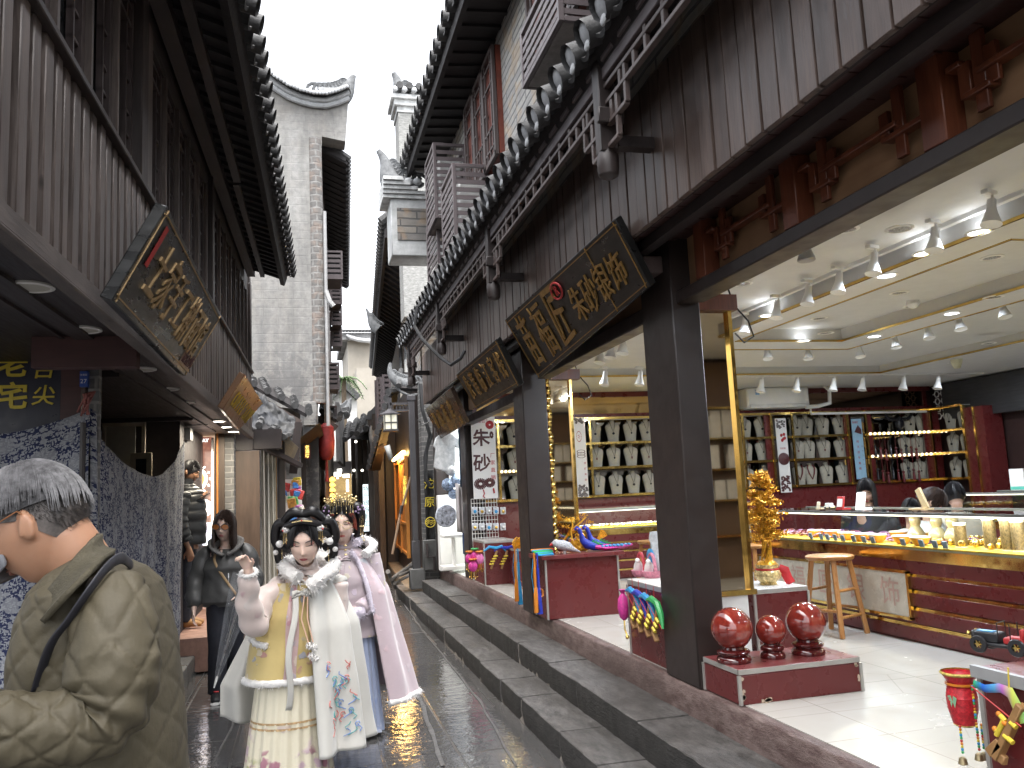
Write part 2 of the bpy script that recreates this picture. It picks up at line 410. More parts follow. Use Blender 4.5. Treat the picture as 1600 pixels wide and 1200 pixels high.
# main roof above
ro, so = MB(), MB()
eave(ro, so, None, 1.4, 5.87, 1.85, 5.90, -.5, 10.6, .24, .075, .06, .24, .05, .25)
eave(ro, None, None, 1.85, 5.98, 3.6, 6.9, -.5, 10.6, .24, .075, .06, .24, .05, .6)
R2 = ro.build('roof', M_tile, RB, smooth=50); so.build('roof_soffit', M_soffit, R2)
gb = MB(); gb.box(1.86, 9.0, 5.3, 2.2, 10.6, 5.88); gb.build('wall_top', M_slab, RB)
# pillars, beam, transom
PIL = [(2.05,4.25,2.225,4.68,3.03), (1.985,7.36,2.215,7.72,3.03), (2.1,10.85,2.22,11.2,3.0), (2.05,1.1,2.225,1.5,3.03)]
for (x0,y0,x1,y1,z1) in PIL:
 p = MB(); p.box(x0,y0,.5,x1,y1,z1); p.build('pillar', M_paint, RB, bevel=.008)
 q = MB(); q.box(x1,y1-.16,.5,x1+.05,y1-.02,2.72); q.build('pillar_lining', M_red, RB)
for (x1, y1, zb) in ((2.225,4.68,.95),(2.215,7.72,.85)):
 g = MB()
 for k in range(24):
  z0 = zb+(2.66-zb)*k/24; g.box(x1+.05, y1-.14, z0, x1+.105+.008*sin(k*2.1), y1-.03, zb+(2.66-zb)*(k+1)/24)
 g.build('pillar_gold_strip', M_brass, RB, smooth=180)
 g = MB(); g.box(x1+.108, y1-.05, zb, x1+(.37 if y1 < 6 else .32), y1-.03, 2.66); g.build('pillar_mirror', mat('bronze_mirror', (.66,.56,.42), .03, metal=1, var=0), RB)
 g = MB(); e_ = .37 if y1 < 6 else .32; g.box(x1+e_, y1-.08, zb, x1+e_+.025, y1-.02, 2.66); g.box(x1+.1, y1-.07, zb-.03, x1+.42, y1-.02, zb); g.build('mirror_trim', M_brass, RB)
 g = MB(); g.box(x1+.06, y1-.1, 2.66, x1+.43, y1, 2.76); g.build('mirror_cap', M_rosewood, RB)
 g = MB(); g.box(x1+.1, y1-.06, .5, x1+.36, y1, zb-.03); g.build('pillar_base_panel', M_white, RB)
 c = MB(); c.tube([(x1+.40,y1-.06,2.80),(x1+.43,y1-.06,2.70),(x1+.52,y1-.06,2.60),(x1+.55,y1-.06,2.50),(x1+.48,y1-.06,2.46),(x1+.42,y1-.06,2.52)], .006, 5); c.build('dangling_wire', M_cable, RB)
bm = MB(); bm.box(2.08,.3,2.615,2.2,4.25,2.685); bm.box(2.2,.3,2.625,2.25,4.25,2.67)
bm.box(2.08,4.68,2.60,2.2,7.16,2.70); bm.box(2.08,7.52,2.5,2.2,10.85,2.6); bm.build('beam', M_paint, RB, bevel=.006)
tp = MB(); tp.box(2.17,.3,2.68,2.19,4.24,3.0); tp.box(2.17,4.69,2.7,2.19,12.4,3.0); tp.build('transom_panel', M_ply, RB)
td = MB(); tf = MB()
for (px_) in (1095, 1243, 1485, 1850): yy = PX(px_, 300, 2.12).y; td = MB(); td.box(2.08, yy-.055, 2.685, 2.17, yy+.055, 3.0); td.build('transom_post', M_rosewood, RB, bevel=.004)
ys = [PX(k, 300, 2.12).y for k in (1850, 1485, 1243, 1095)]
for a, c in zip(ys, ys[1:]):
 a += .06; c -= .06; x = 2.12; L = c-a; tf = MB()
 def tb(y0,z0,y1,z1): tf.bar((x,y0,z0),(x,y1,z1), .05 if z0 == z1 else .02, .02 if z0 == z1 else .05, (0,0,1) if z0 == z1 else (0,1,0))
 tb(a,2.82,a+L*.28,2.82); tb(a+L*.18,2.73,a+L*.18,2.995); tb(a+L*.28,2.82,a+L*.28,2.93); tb(a+L*.18,2.86,a+L*.8,2.86); tb(a+L*.8,2.73,a+L*.8,2.995)
 tb(a+L*.72,2.80,a+L*.9,2.80); tb(a+L*.9,2.80,a+L*.9,2.92); tb(a+L*.72,2.8,a+L*.72,2.93); tb(a+L*.9,2.92,c,2.92)
 tf.build('transom_fret', M_rosewood, RB, bevel=.003)
jb = MB(); jb.box(1.935,4.33,2.82,2.05,4.5,2.92); jb.build('junction_box', mat('brown_box', (.12,.09,.085), .4), RB, bevel=.005)
jb = MB(); jb.box(1.96,10.8,2.55,2.08,10.98,2.68); jb.build('junction_box', MT['brown_box'], RB, bevel=.005)
cb = MB(); cb.tube([(1.99,4.40,2.92),(1.98,4.36,3.0),(1.95,4.2,3.0),(1.93,3.6,2.99),(1.92,2,2.98)], .022, 6); cb.tube([(1.93,4.3,2.96),(1.9,4.9,2.94),(1.88,5.6,2.95)], .014, 6); cb.build('cable', M_cable, RB)
# gable end blocks with upturned ridge ornaments
def swirl(name, px_pts, Y, label, thick=.16, r0=.06):
 """white upturned ridge horn standing at depth Y, outline given by a spine of points (x, z, radius)"""
 o = MB(); pts = [Vector((p[0], Y, p[1])) for p in px_pts]
 o.tube(pts, [(p[2], thick/2*(.35+.65*p[2]/max(q[2] for q in px_pts))) for p in px_pts], 10, up=(1,0,0))
 return o
M_horn = mat('grey_lime_horn', (.13,.135,.14), .8, var=.35, scale=12, bump=.4)
def horn(parent, Y, A, B, C, D, scale, side=1):
 """A tip, B neck, C shoulder, D root - photo pixels on the plane y = Y"""
 P = [PY(p[0], p[1], Y) for p in (A, B, C, D)]
 o = MB(); m = 14; pts = []; rr = []
 for i in range(m):
  t = i/(m-1); a = (1-t)**3; b_ = 3*t*(1-t)**2; c_ = 3*t*t*(1-t); d_ = t**3
  pts.append(P[0]*a+P[1]*b_+P[2]*c_+P[3]*d_); rr.append((scale*(.30+1.5*t), scale*(.22+.9*t)))
 o.tube(pts, rr, 9)
 # scrolled cresting on the inner side
 for k in range(4, m-1):
  q = pts[k] + Vector((side*rr[k][0]*.9, 0, rr[k][0]*.7)); R = rr[k][0]*.6
  o.tube([q + Vector((cos(u)*R*(1-u/11), 0, sin(u)*R*(1-u/11))) for u in [x*.6 for x in range(11)]], scale*.22, 5)
 return o.build('ridge_horn', M_horn, parent, smooth=60)
GW = thing('gable_wall', 'lower grey gable wall with stone patch and white upturned horn at the roof end', 'wall', (1.3, 10.4, 4.6))
a = PY(610,310,10.4); c = PY(668,400,10.4)
w = MB(); w.box(a.x,10.4,c.z,2.0,10.9,a.z); w.build('rendered_block', mat('grey_render', (.42,.43,.43), .85, var=.25, scale=4, bump=.3), GW, bevel=.01)
w = MB(); w.box(PY(620,330,10.4).x,10.385,PY(620,375,10.4).z,1.99,10.4,PY(620,325,10.4).z); w.build('stone_patch', M_slabx, GW)
w = MB()
for k in range(5): w.box(a.x-.1+.0*k,10.36-.03*k,a.z+.05*k,a.x+.55-.1*k,10.92,a.z+.05*k+.045)
w.build('corbel', mat('white_weathered', (.50,.51,.51), .85, var=.3, scale=8, bump=.4), GW)
horn(GW, 10.5, (591,235), (618,268), (588,285), (645,303), .12)
w = MB()
for k in range(4): w.ball((a.x+.02+.11*k, 10.34, a.z+.22), (.06,.04,.05), 8, 6)
w.build('tile_end_plaster', M_plaster, GW)
GP = thing('gable_pier', 'tall grey brick gable pier with white horn rising behind the eave', 'wall', (1.7, 13.2, 5))
a = PY(622,170,13.2)
w = MB(); w.box(a.x,13.2,4.5,a.x+1.2,13.7,PY(622,175,13.2).z); w.build('brick_pier', mat('pier_brick', (.26,.26,.25), .9, var=.3, scale=14, bump=.6, bscale=12, stretch=(1,1,3)), GP)
w = MB(); z = PY(622,175,13.2).z
for k, (dx, h) in enumerate(((.02,.10),(.07,.1),(.12,.07))): w.box(a.x-dx,13.2-dx,z+.1*k,a.x+1.2,13.75,z+.1*k+h)
w.build('corbel', MT['white_weathered'], GP)
w = MB()
for k in range(6): w.ball((a.x-.06+.16*k, 13.04, z+.33), (.05,.03,.05), 8, 6)
w.build('tile_end_plaster', M_plaster, GP)
w = MB()
for k in range(5): w.tube([(a.x+.02+.16*k,13.02,z+.40),(a.x+.02+.16*k,13.8,z+.44)], .06, 8)
w.build('tile_cap', M_tile, GP)
horn(GP, 13.3, (615,114), (634,145), (608,162), (672,160), .15)
# slatted metal cages round the outdoor units
def ac_cage(label, px0, px1, py0, py1, pxs, dep=None, unit=True, wx=1.85):
 Y = PX(px1, py0, wx).y; a = PY(px0, py0, Y); zb = PY(px0, py1, Y).z; zt = a.z; x0 = a.x; x1 = wx-.01
 Yf = dep and Y+dep or PX(pxs, (py0+py1)/2, x0).y
 t = thing('air_conditioner_cage', label, 'cage', (x0, Y, zb), group='slatted cages on the upper walls')
 f = MB(); e = .035
 for xx in (x0+e/2, x1-e/2):
  for yy in (Y+e/2, Yf-e/2): f.box(xx-e/2, yy-e/2, zb, xx+e/2, yy+e/2, zt)
 for zz in (zb+e/2, zt-e/2):
  for yy in (Y, Yf-.03): f.box(x0+e, yy, zz-e/2, x1-e, yy+.03, zz+e/2)
  for xx in (x0, x1-.03): f.box(xx, Y+e, zz-e/2, xx+.03, Yf-e, zz+e/2)
 f.build('frame', M_cage, t, bevel=.003)
 s = MB(); n = max(4, int((zt-zb)/.085))
 for k in range(n):
  z0 = zb+.05+(zt-zb-.1)*k/n; z1 = z0+(zt-zb-.1)/n*.55
  s.box(x0+e, Y+.006, z0, x1-e, Y+.016, z1); s.box(x0+.006, Y+e, z0, x0+.016, Yf-e, z1)
 s.build('slats', M_cage, t)
 s = MB(); s.box(x0+e, Y+e, zb+.004, x1-e, Yf-e, zb+.014); s.build('floor_tray', mat('tray_metal', (.22,.2,.19), .6, var=.3), t)
 if unit:
  u = MB(); u.box(x0+.08, Y+.1, zb+.04, x1-.04, Yf-.08, zt-.12); un = u.build('outdoor_unit', M_whitepl, t, bevel=.015)
  v = MB(); v.lathe([(.16,0),(.16,.02),(.02,.03)], (x0+.08,(Y+Yf)/2,(zb+zt)/2), 16, ax=(-1,0,0)); v.build('fan_grille', mat('grille_grey', (.3,.3,.3), .5), un)
 return t
ac_cage('brown slatted cage nearest the eave tiles, white unit inside', 706, 770, 254, 392, 689)
ac_cage('taller brown slatted cage partly hidden behind the nearest cage', 676, 729, 222, 340, 664)
ac_cage('lowest brown slatted cage, hanging below the taller cage at the wall', 681, 722, 322, 432, 666, unit=False)
c = ac_cage('brown metal cage cut off by the top of the photo above the eave', 868, 932, -70, 30, 862, dep=.9, unit=False)
cb = MB(); cb.tube([PY(700,437,9.3),PY(672,462,9.3),PY(652,480,9.2),PY(648,510,9.2),PY(660,530,9.0),PY(690,560,8.8),PY(705,570,8.6),PY(720,560,8.5),PY(726,548,8.5)], .02, 7)
tag(cb.build('cable', M_cable, None), 'thick black cable drooping from the slatted cages in front of the planks', 'cable')
# ================================================================== street, steps, platform
def bend(y): return 0 if y < 11 else (y-11)**1.35*.05
def streetmat():
 m, n = newmat('wet_street_slabs')
 tc = n.new('ShaderNodeTexCoord'); sp = n.new('ShaderNodeSeparateXYZ'); cb = n.new('ShaderNodeCombineXYZ'); n.L(tc.outputs['Object'], sp.inputs[0])
 n.L(sp.outputs['Y'], cb.inputs[0]); n.L(sp.outputs['X'], cb.inputs[1])
 o = cb.outputs[0]
 b = n.new('ShaderNodeTexBrick'); n.L(o, b.inputs['Vector']); b.inputs['Scale'].default_value = 1; b.offset = .37
 b.inputs['Brick Width'].default_value = .95; b.inputs['Row Height'].default_value = .46; b.inputs['Mortar Size'].default_value = .011; b.inputs['Mortar Smooth'].default_value = .4
 b.inputs['Color1'].default_value = (.045,.045,.047,1); b.inputs['Color2'].default_value = (.080,.077,.076,1); b.inputs['Mortar'].default_value = (.05,.048,.046,1)
 big = n.noise(n.co(), 1.3, 5, .6); fine = n.noise(n.co(scale=(1,.5,1)), 26, 4, .7)
 col = n.mix(n.ramp(fine, [(.35, .0), (.75, .6)]), b.outputs['Color'], (.10,.095,.09))
 n.set(col=col, rough=n.ramp(n.math('ADD', n.math('MULTIPLY', big, .75), n.math('MULTIPLY', b.outputs['Fac'], .25)), [(.38, .04), (.50, .10), (.66, .32)]), spec=.8)
 w = n.noise(n.co(scale=(1.6,2.6,1)), 5.5, 3, .55); h = n.math('ADD', n.math('MULTIPLY', w, 1.2), n.math('MULTIPLY', fine, .28)); h = n.math('ADD', h, n.math('MULTIPLY', b.outputs['Fac'], -.7))
 n.bump(h, .11, .03); return m
M_street = streetmat()
def stonemat(name, c1, c2, rough, bs=.5, wet=False):
 m, n = newmat(name); c = n.co()
 f = n.noise(n.co(scale=(3,1,3)), 7, 6, .7); g = n.noise(c, 1.4, 3); h = n.noise(n.co(scale=(9,2.5,9)), 8, 6, .75, .6)
 col = n.mix(n.ramp(f, [(.36,0.),(.66,1.)]), c1, c2); col = n.mix(n.ramp(g, [(.4, 0.), (.65, .55)]), col, tuple(x*.5 for x in c1)); col = n.mix(n.ramp(h, [(.55, 0.), (.8, .5)]), col, tuple(min(1,x*1.7) for x in c2))
 n.set(col=col, rough=n.ramp(g, [(.35, rough), (.7, rough-.22)])); n.bump(h, bs, .02); return m
M_step = stonemat('step_stone', (.062,.058,.055), (.165,.155,.148), .58, 1.0)
M_riser = stonemat('chiselled_riser', (.013,.012,.0115), (.042,.039,.036), .7, 1.0)
M_kerb = stonemat('kerb_stone', (.085,.088,.088), (.16,.165,.162), .45, .3)
M_cement = stonemat('painted_cement', (.085,.048,.044), (.215,.16,.145), .55, .6)
M_mortar = mat('mortar', (.27,.24,.21), .9, var=.3, scale=20, bump=.4)
g = MB()
g.grid(lambda u, v: Vector((-60+120*u, -6+150*v, -.004)), 9, 9); tag(g.build('ground', mat('dark_earth', (.04,.038,.036), .8, var=.2), None), kind='structure')
g = MB(); g.grid(lambda u, v: Vector((-2.2+4.6*u+bend(v*56-4), -4+56*v, 0)), 8, 90); tag(g.build('street', M_street, None), kind='structure')
def steps(name, x0, x1, z, y0, y1, seed, base=0):
 r = random.Random(seed); top, ris, mo = MB(), MB(), MB(); y = y0
 mo.box(x0+.010, y0, base, x1, y1, z-.022)
 while y < y1-.3:
  L = r.uniform(.55, 1.25); e = min(y+L, y1); dx = r.uniform(-.007, .007); dz = r.uniform(-.005, .004)
  ns = max(3, int((e-y)/.06)); fr_ = [(x0+dx+.010*noise.noise(Vector((q*.9+y*3, seed, 0)))+(.005 if q in (0,ns) else 0), y+.008+(e-y-.016)*q/ns) for q in range(ns+1)]
  zt = lambda x, yy: z+dz+.006*noise.noise(Vector((x*6, yy*3, seed)))
  vs = []; fs = []
  for q, (xx, yy) in enumerate(fr_):
   vs += [(xx+.006, yy, base), (xx-.004, yy, base+(z-base)*.5), (xx, yy, zt(xx,yy)-.005), (xx+.006, yy, zt(xx,yy)), (x0*.5+x1*.5, yy, zt(x1*.7,yy)), (x1+.02, yy, zt(x1,yy)-.004)]
  for q in range(ns):
   for k in range(5):
    (ris if k < 3 else top)
  a = [(i,k) for i in range(ns) for k in range(5)]
  ris.add(vs, [(i*6+k, (i+1)*6+k, (i+1)*6+k+1, i*6+k+1)[::-1] for i, k in a if k < 2])
  top.add(vs, [(i*6+k, (i+1)*6+k, (i+1)*6+k+1, i*6+k+1)[::-1] for i, k in a if k >= 2] + [(0,1,2,3,4,5), tuple(ns*6+k for k in range(5,-1,-1))])
  y = e
 o = top.build(name, M_step, None, smooth=25); tag(o, kind='structure')
 ris.build('riser', M_riser, o, smooth=60); mo.build('bedding_mortar', M_mortar, o)
 return o
steps('stone_step', 1.455, 1.76, .17, .2, 14.2, 3)
steps('stone_step', 1.735, 2.06, .34, .2, 12.9, 9, .15)
# dirt and cement along the foot of the platform and steps
def floormat():
 m, n = newmat('polished_floor_tile')
 tc = n.new('ShaderNodeTexCoord'); b = n.new('ShaderNodeTexBrick'); n.L(tc.outputs['Object'], b.inputs['Vector']); b.offset = 0
 b.inputs['Scale'].default_value = 1; b.inputs['Brick Width'].default_value = .8; b.inputs['Row Height'].default_value = .8; b.inputs['Mortar Size'].default_value = .0025
 b.inputs['Color1'].default_value = (.43,.41,.37,1); b.inputs['Color2'].default_value = (.47,.45,.41,1); b.inputs['Mortar'].default_value = (.25,.23,.2,1)
 v = n.vor(n.co(scale=(1,1.6,1)), 1.1, 'Distance', 'DISTANCE_TO_EDGE'); cr = n.noise(n.co(), 3, 6)
 c = n.mix(n.ramp(n.math('MULTIPLY', v, n.math('ADD', cr, .2)), [(.0, .45), (.004, 0.)]), b.outputs['Color'], (.2,.18,.16))
 c = n.mix(n.ramp(n.noise(n.co(), 2.2, 5), [(.45, 0.), (.75, .35)]), c, (.42,.38,.33))
 n.set(col=c, rough=n.ramp(cr, [(.3, .12), (.7, .28)])); return m
pf = MB()
ny = 60
vs = []; fs = []
for i in range(ny+1):
 y = .2+(13.3-.2)*i/ny; j = .008*noise.noise(Vector((y*2, 3, 1)))
 vs += [(2.045+j, y, .2), (2.04+j*1.5, y, .40), (2.045+j, y, .485), (2.055, y, .497), (2.12, y, .5), (9.9, y, .5)]
for i in range(ny): fs += [(i*6+k+1, (i+1)*6+k+1, (i+1)*6+k, i*6+k) for k in range(5)]
fs += [(0,1,2,3,4,5)]
pf.add(vs, [f[::-1] for f in fs]); tag(pf.build('shop_platform', M_cement, None, smooth=50), kind='structure')
f = MB(); f.box(2.10, .2, .49, 9.75, 10.85, .504); tag(f.build('shop_floor', floormat(), None), kind='structure')
f = MB(); f.box(2.10, 11.2, .49, 5, 13.2, .504); tag(f.build('shop_floor', mat('pale_terrazzo', (.5,.52,.48), .3, var=.15, scale=30), None), kind='structure')
# left pavement with kerb
lk = MB(); ris = MB(); r = random.Random(5); y = .5
def lx(y): return -1.155+.0145*y
while y < 13:
 e = y+r.uniform(.9,1.5); dz = r.uniform(-.006,.006); ns = 8
 vs = []
 for q in range(ns+1):
  yy = y+.006+(e-y-.012)*q/ns; x = lx(yy)+.008*noise.noise(Vector((yy*5,8,0)))
  vs += [(x,yy,0),(x,yy,.10),(x-.004,yy,.172+dz),(x-.016,yy,.182+dz),(x-.55,yy,.185+dz),(x-1.0,yy,.186)]
 lk.add(vs, [(i*6+k, i*6+k+1, (i+1)*6+k+1, (i+1)*6+k)[::-1] for i in range(ns) for k in range(2,5)]); ris.add(vs, [(i*6+k, i*6+k+1, (i+1)*6+k+1, (i+1)*6+k)[::-1] for i in range(ns) for k in range(2)])
 y = e
o = tag(lk.build('left_pavement', M_kerb, None, smooth=50), kind='structure'); ris.build('kerb_face', M_kerb, o)
# gutter band beside the kerb and the cracked cement joints
g = MB()
def strip(mb, pts, w, z=.004):
 vs = []
 for i, p in enumerate(pts):
  ww = w*(.6+.8*abs(noise.noise(Vector((p[1]*3.1, p[0], 2))))); vs += [(p[0]-ww, p[1], z), (p[0]+ww*.4, p[1], z+.004), (p[0]+ww, p[1], z)]
 mb.add(vs, [q for i in range(len(pts)-1) for q in ((i*3,i*3+1,(i+1)*3+1,(i+1)*3),(i*3+1,i*3+2,(i+1)*3+2,(i+1)*3+1))])
for (a, c, w) in (((630,1200-1),(600,935),.016),):
 pass
def seam(P, w):
 A = [PZ(px, py, 0) for px, py in P]; pts = []
 for p, q in zip(A, A[1:]):
  nn = max(2, int((q-p).length/.12))
  for k in range(nn): t = k/nn; v = p.lerp(q, t); pts.append((v.x+.012*noise.noise(Vector((v.y*2.5,1,5))), v.y))
 strip(g, pts, w)
seam([(692,1198),(676,1150),(650,1075),(622,1010),(604,960),(596,925)], .018)
seam([(806,1198),(752,1100),(705,1040),(660,985),(625,935)], .010)
seam([(330,1198),(352,1158),(372,1110)], .008); seam([(280,1118),(302,1080),(330,1035)], .006)
tag(g.build('cement_joint', mat('cement_joint', (.085,.082,.08), .75, var=.3, scale=20, bump=.5), None), kind='structure')
# ================================================================== carved name boards
def tfn(mb, body, fn, size, bold=0, shear=0, sx=1, jit=0, ext=.01):
 cu = bpy.data.curves.new('lettering', 'FONT'); cu.body = body; cu.size = 1; cu.align_x = 'CENTER'; cu.align_y = 'CENTER'
 cu.offset = bold; cu.resolution_u = 3; cu.shear = shear; cu.extrude = .5
 ob = bpy.data.objects.new('lettering', cu); me = ob.to_mesh(); vs = []
 for v in me.vertices:
  u, w, z = v.co
  if jit:
   k = noise.noise_vector(Vector((u*2.2, w*2.2, jit))); u += k.x*.07; w += k.y*.07
  vs.append(fn(u*size*sx, w*size, (z+.5)*ext))
 mb.add(vs, [list(p.vertices) for p in me.polygons]); ob.to_mesh_clear(); bpy.data.objects.remove(ob); bpy.data.curves.remove(cu)
def signboard(name, label, TL, TR, BR, BL, th, texts, mt=None, border=M_gold, cat='sign', edge=.03, lines=True, corners=True, group=None):
 """texts: (string, u, v, size_in_m, material, bold, shear, sx, jit, vertical_gap)"""
 c = (BL+BR)/2; t = thing(name, label, cat, c, group=group)
 X = (TR-TL).normalized(); Yv = (TL-BL).normalized(); Nn = X.cross(Yv).normalized()
 W_ = ((TR-TL).length+(BR-BL).length)/2; H_ = ((TL-BL).length+(TR-BR).length)/2
 def P(u, v, h=0): return (BL*(1-u)+BR*u)*(1-v)+(TL*(1-u)+TR*u)*v + Nn*h
 b = MB(); b.add([P(0,0,-th),P(1,0,-th),P(1,1,-th),P(0,1,-th),P(0,0),P(1,0),P(1,1),P(0,1)], [(0,3,2,1),(4,5,6,7),(0,1,5,4),(1,2,6,5),(2,3,7,6),(3,0,4,7)])
 b.build('board', mt or M_board, t, bevel=.005)
 if border:
  g = MB(); du = edge/W_; dv = edge/H_
  def seg(u0,v0,u1,v1,w=.006): g.bar(P(u0,v0,.002), P(u1,v1,.002), w, .005, Nn)
  if lines:
   for k in ((du,dv,1-du,dv),(1-du,dv,1-du,1-dv),(1-du,1-dv,du,1-dv),(du,1-dv,du,dv)): seg(*k)
  if corners:
   q = .5
   for su, sv in ((0,0),(1,0),(0,1),(1,1)):
    for (a, b_, c_, d_) in ((.5,2.2,2.2,2.2),(2.2,.5,2.2,2.2),(.5,3,1.4,3),(3,.5,3,1.4),(1.4,1.4,1.4,3),(1.4,1.4,3,1.4),(.6,.6,.6,4),(.6,.6,4,.6)):
     f = lambda a, s: (a*q if s == 0 else None)
     u0 = a*q*du*1.1; v0 = b_*q*dv*1.1; u1 = c_*q*du*1.1; v1 = d_*q*dv*1.1
     if max(a,b_,c_,d_) > 2.5: continue
     seg(1-u0 if su else u0, 1-v0 if sv else v0, 1-u1 if su else u1, 1-v1 if sv else v1, .005)
  g.build('gilt_border', border, t)
 by = {}
 for (s, u, v, size, m_, bold, shear, sx, jit) in texts:
  mb = by.setdefault(m_.name, (MB(), m_))[0]
  tfn(mb, s, lambda a, w, h, u=u, v=v: P(u+a/W_, v+w/H_, h+.001), size, bold, shear, sx, jit, .010)
 for nm, (mb, m_) in by.items(): mb.build('lettering', m_, t, smooth=30)
 return t, P, W_, H_, Nn
def PXr(px, py, x): return PX(px, py, x)
M_redpaint = mat('red_paint', (.45,.03,.03), .5, var=.1)
t, P, w_, h_, n_ = signboard('shop_sign', 'long black carved board with gold lettering between the two big pillars', PX(788,500,1.70), PX(960,342,1.70), PX(1015,448,1.90), PX(842,592,2.0), .05,
 [('苗', .12, .45, .43, M_gold, .0, .12, .70, 1), ('福', .28, .46, .45, M_gold, .0, .12, .70, 2), ('匠', .44, .47, .49, M_gold, .0, .12, .70, 3)] +
 [(ch, .61+.095*i, .42, .27, M_gold, .0, .1, .9, 4+i) for i, ch in enumerate('朱砂银饰')])
rg = MB(); ring = [P(.525+.038*cos(a), .80+.115*sin(a), .008) for a in [2*pi*k/28 for k in range(29)]]; rg.tube(ring, .008, 6, cap=False)
tfn(rg, 'R', lambda a, w, h: P(.525+a/w_, .80+w/h_, h+.002), .10, .012); rg.build('registered_mark', M_redpaint, t)
jn = MB(); jn.bar(P(.80,.02,.003), P(.80,.98,.003), .006, .006, n_); jn.build('board_joint', M_gold, t)
signboard('shop_sign', 'middle black board with small gold calligraphy above the tall white poster', PX(712,585,1.66), PX(775,530,1.66), PX(812,603,1.86), PX(745,640,1.9), .05,
 [(ch, .13+.15*i, .5, .29, M_gold, .0, .12, .68, 3+i) for i, ch in enumerate('依莲临江客栈')], edge=.035)
M_brownbd = mat('brown_lacquer', (.045,.028,.022), .25, var=.3, scale=3)
signboard('shop_sign', 'farthest brown board with gold calligraphy over the bright clothes shop', PX(664,640,1.70), PX(703,606,1.70), PX(729,662,1.9), PX(688,686,1.92), .05,
 [(ch, .17+.2*i, .5, .27, M_gold, .0, .12, .66, 7+i) for i, ch in enumerate('初见蓝染')] + [('茶', .93, .15, .1, M_gold, .0, 0, 1, 0)], mt=M_brownbd, corners=False, lines=False)
# ================================================================== shop interior
YW = 11.0
M_linen0 = mat('pale_box', (.5,.47,.42), .6)
S = PZ(1375,583,2.95)
cl = MB()
cl.box(2.2,.3,3.05,9.9,11.3,3.12); M_ceil = mat('ceiling_paint', (.60,.60,.585), .6, var=.03); cl.build('ceiling', M_ceil, RB)
RO = PZ(1325,545,2.93); RI0 = PZ(1560,372,2.93); RI1 = PZ(1160,529,2.93); RI2 = PZ(1313,533,2.93)
xo0, xo1, yo0, yo1 = 3.76, RO.x, 2.4, RO.y
xi0, xi1, yi0, yi1 = 4.04, RI2.x+.02, RI0.y, RI2.y
rg = MB()
for (a,b,c,d) in ((xo0,yo0,xi0,yo1),(xi1,yo0,xo1,yo1),(xi0,yo0,xi1,yi0),(xi0,yi1,xi1,yo1)): rg.box(a,b,2.93,c,d,3.05)
rg.build('ceiling_ring', M_ceil, RB)
gt = MB()
def rim(x0,y0,x1,y1,z,s):
 e=.012
 gt.box(x0-s*e,y0,z-.008,x0+.004,y1,z+.012); gt.box(x1-.004,y0,z-.008,x1+s*e,y1,z+.012); gt.box(x0,y0-s*e,z-.008,x1,y0+.004,z+.012); gt.box(x0,y1-.004,z-.008,x1,y1+s*e,z+.012)
rim(xo0,yo0,xo1,yo1,2.93,1); rim(xi0+.0,yi0,xi1,yi1,2.93,-1)
lo = MB(); lo.box(2.2,S.y,2.95,9.9,11.3,3.05); lo.box(S.x,.3,2.95,9.9,S.y,3.05); lo.build('ceiling_soffit', M_ceil, RB)
gt.box(2.2,S.y-.012,2.945,S.x,S.y+.004,2.965); gt.box(S.x-.012,.3,2.945,S.x+.004,S.y,2.965)
gt.build('ceiling_trim', M_brass, RB)
# back walls
w = MB(); w.box(2.2,11.16,.5,9.9,11.3,2.95); w.box(9.75,1,.5,9.9,11.16,2.95); w.box(2.2,.3,.5,9.75,.4,3.05); w.build('inner_wall', mat('dark_inner_wall', (.035,.018,.016), .5, var=.1), RB)
w = MB(); w.box(2.3,11.13,1.5,9.7,11.158,2.57); w.build('shelf_mirror', mat('shelf_mirror', (.55,.53,.50), .05, metal=1, var=0), RB)
w = MB(); w.box(2.3,11.12,2.63,6.3,11.158,2.9); w.build('gold_mirror_band', M_goldmir, RB)
w = MB(); w.box(6.3,11.12,2.63,9.6,11.158,2.9); w.build('dark_mirror_band', mat('bronze_dark_mirror', (.20,.13,.09), .06, metal=1, var=0), RB)
w = MB()
for x in (2.3,5.05,6.28,9.6): w.box(x-.03,11.10,2.6,x+.03,11.12,2.95)
w.box(2.3,11.08,2.59,9.7,11.12,2.64); w.box(2.3,11.08,2.88,9.7,11.12,2.95); w.build('wall_trim', M_red, RB)
w = MB()
a = PX(1475,575,9.7); dk = MB(); dk.box(9.55,6.5,2.38,9.74,PX(1478,640,9.6).y,2.93); dk.build('dark_bulkhead', mat('dark_panel', (.035,.035,.037), .5, var=.3, scale=3, stretch=(1,1,12)), RB)
# lattice screen in the corner
g = MB()
for k in range(5):
 for j in range(3):
  c = Vector((9.62, 10.6+.13*j, 2.45+.115*k)); pts = [c+Vector((0,.05*cos(q*pi/3),.05*sin(q*pi/3))) for q in range(7)]; g.tube(pts, .009, 5, cap=False)
  g.bar(c+Vector((0,.05,0)), c+Vector((0,.08,0)), .014, .014)
g.build('lattice_screen', M_white, RB)
m = MB(); m.box(2.4,.4,.5,9.7,.46,3.0); m.build('near_wall_panel', mat('cream_wall', (.13,.075,.045), .5, var=.05), RB)
m = MB()
for z in (1.0,1.4,1.75,2.1,2.45): m.box(3,.46,z-.02,9.5,.66,z)
m.build('near_wall_shelf', M_brass, RB)
m = MB()
for k in range(90): z_ = (1.4,1.75,2.1)[k % 3]; x_ = 3.1+.2*(k//3)+.05*(k % 2); m.box(x_,.5,z_,x_+.13,.6,z_+.22+.05*((k*7) % 3))
m.build('near_wall_box', M_linen0, RB)
Z3 = [2.212, 1.872, 1.49]; ZT = 2.56
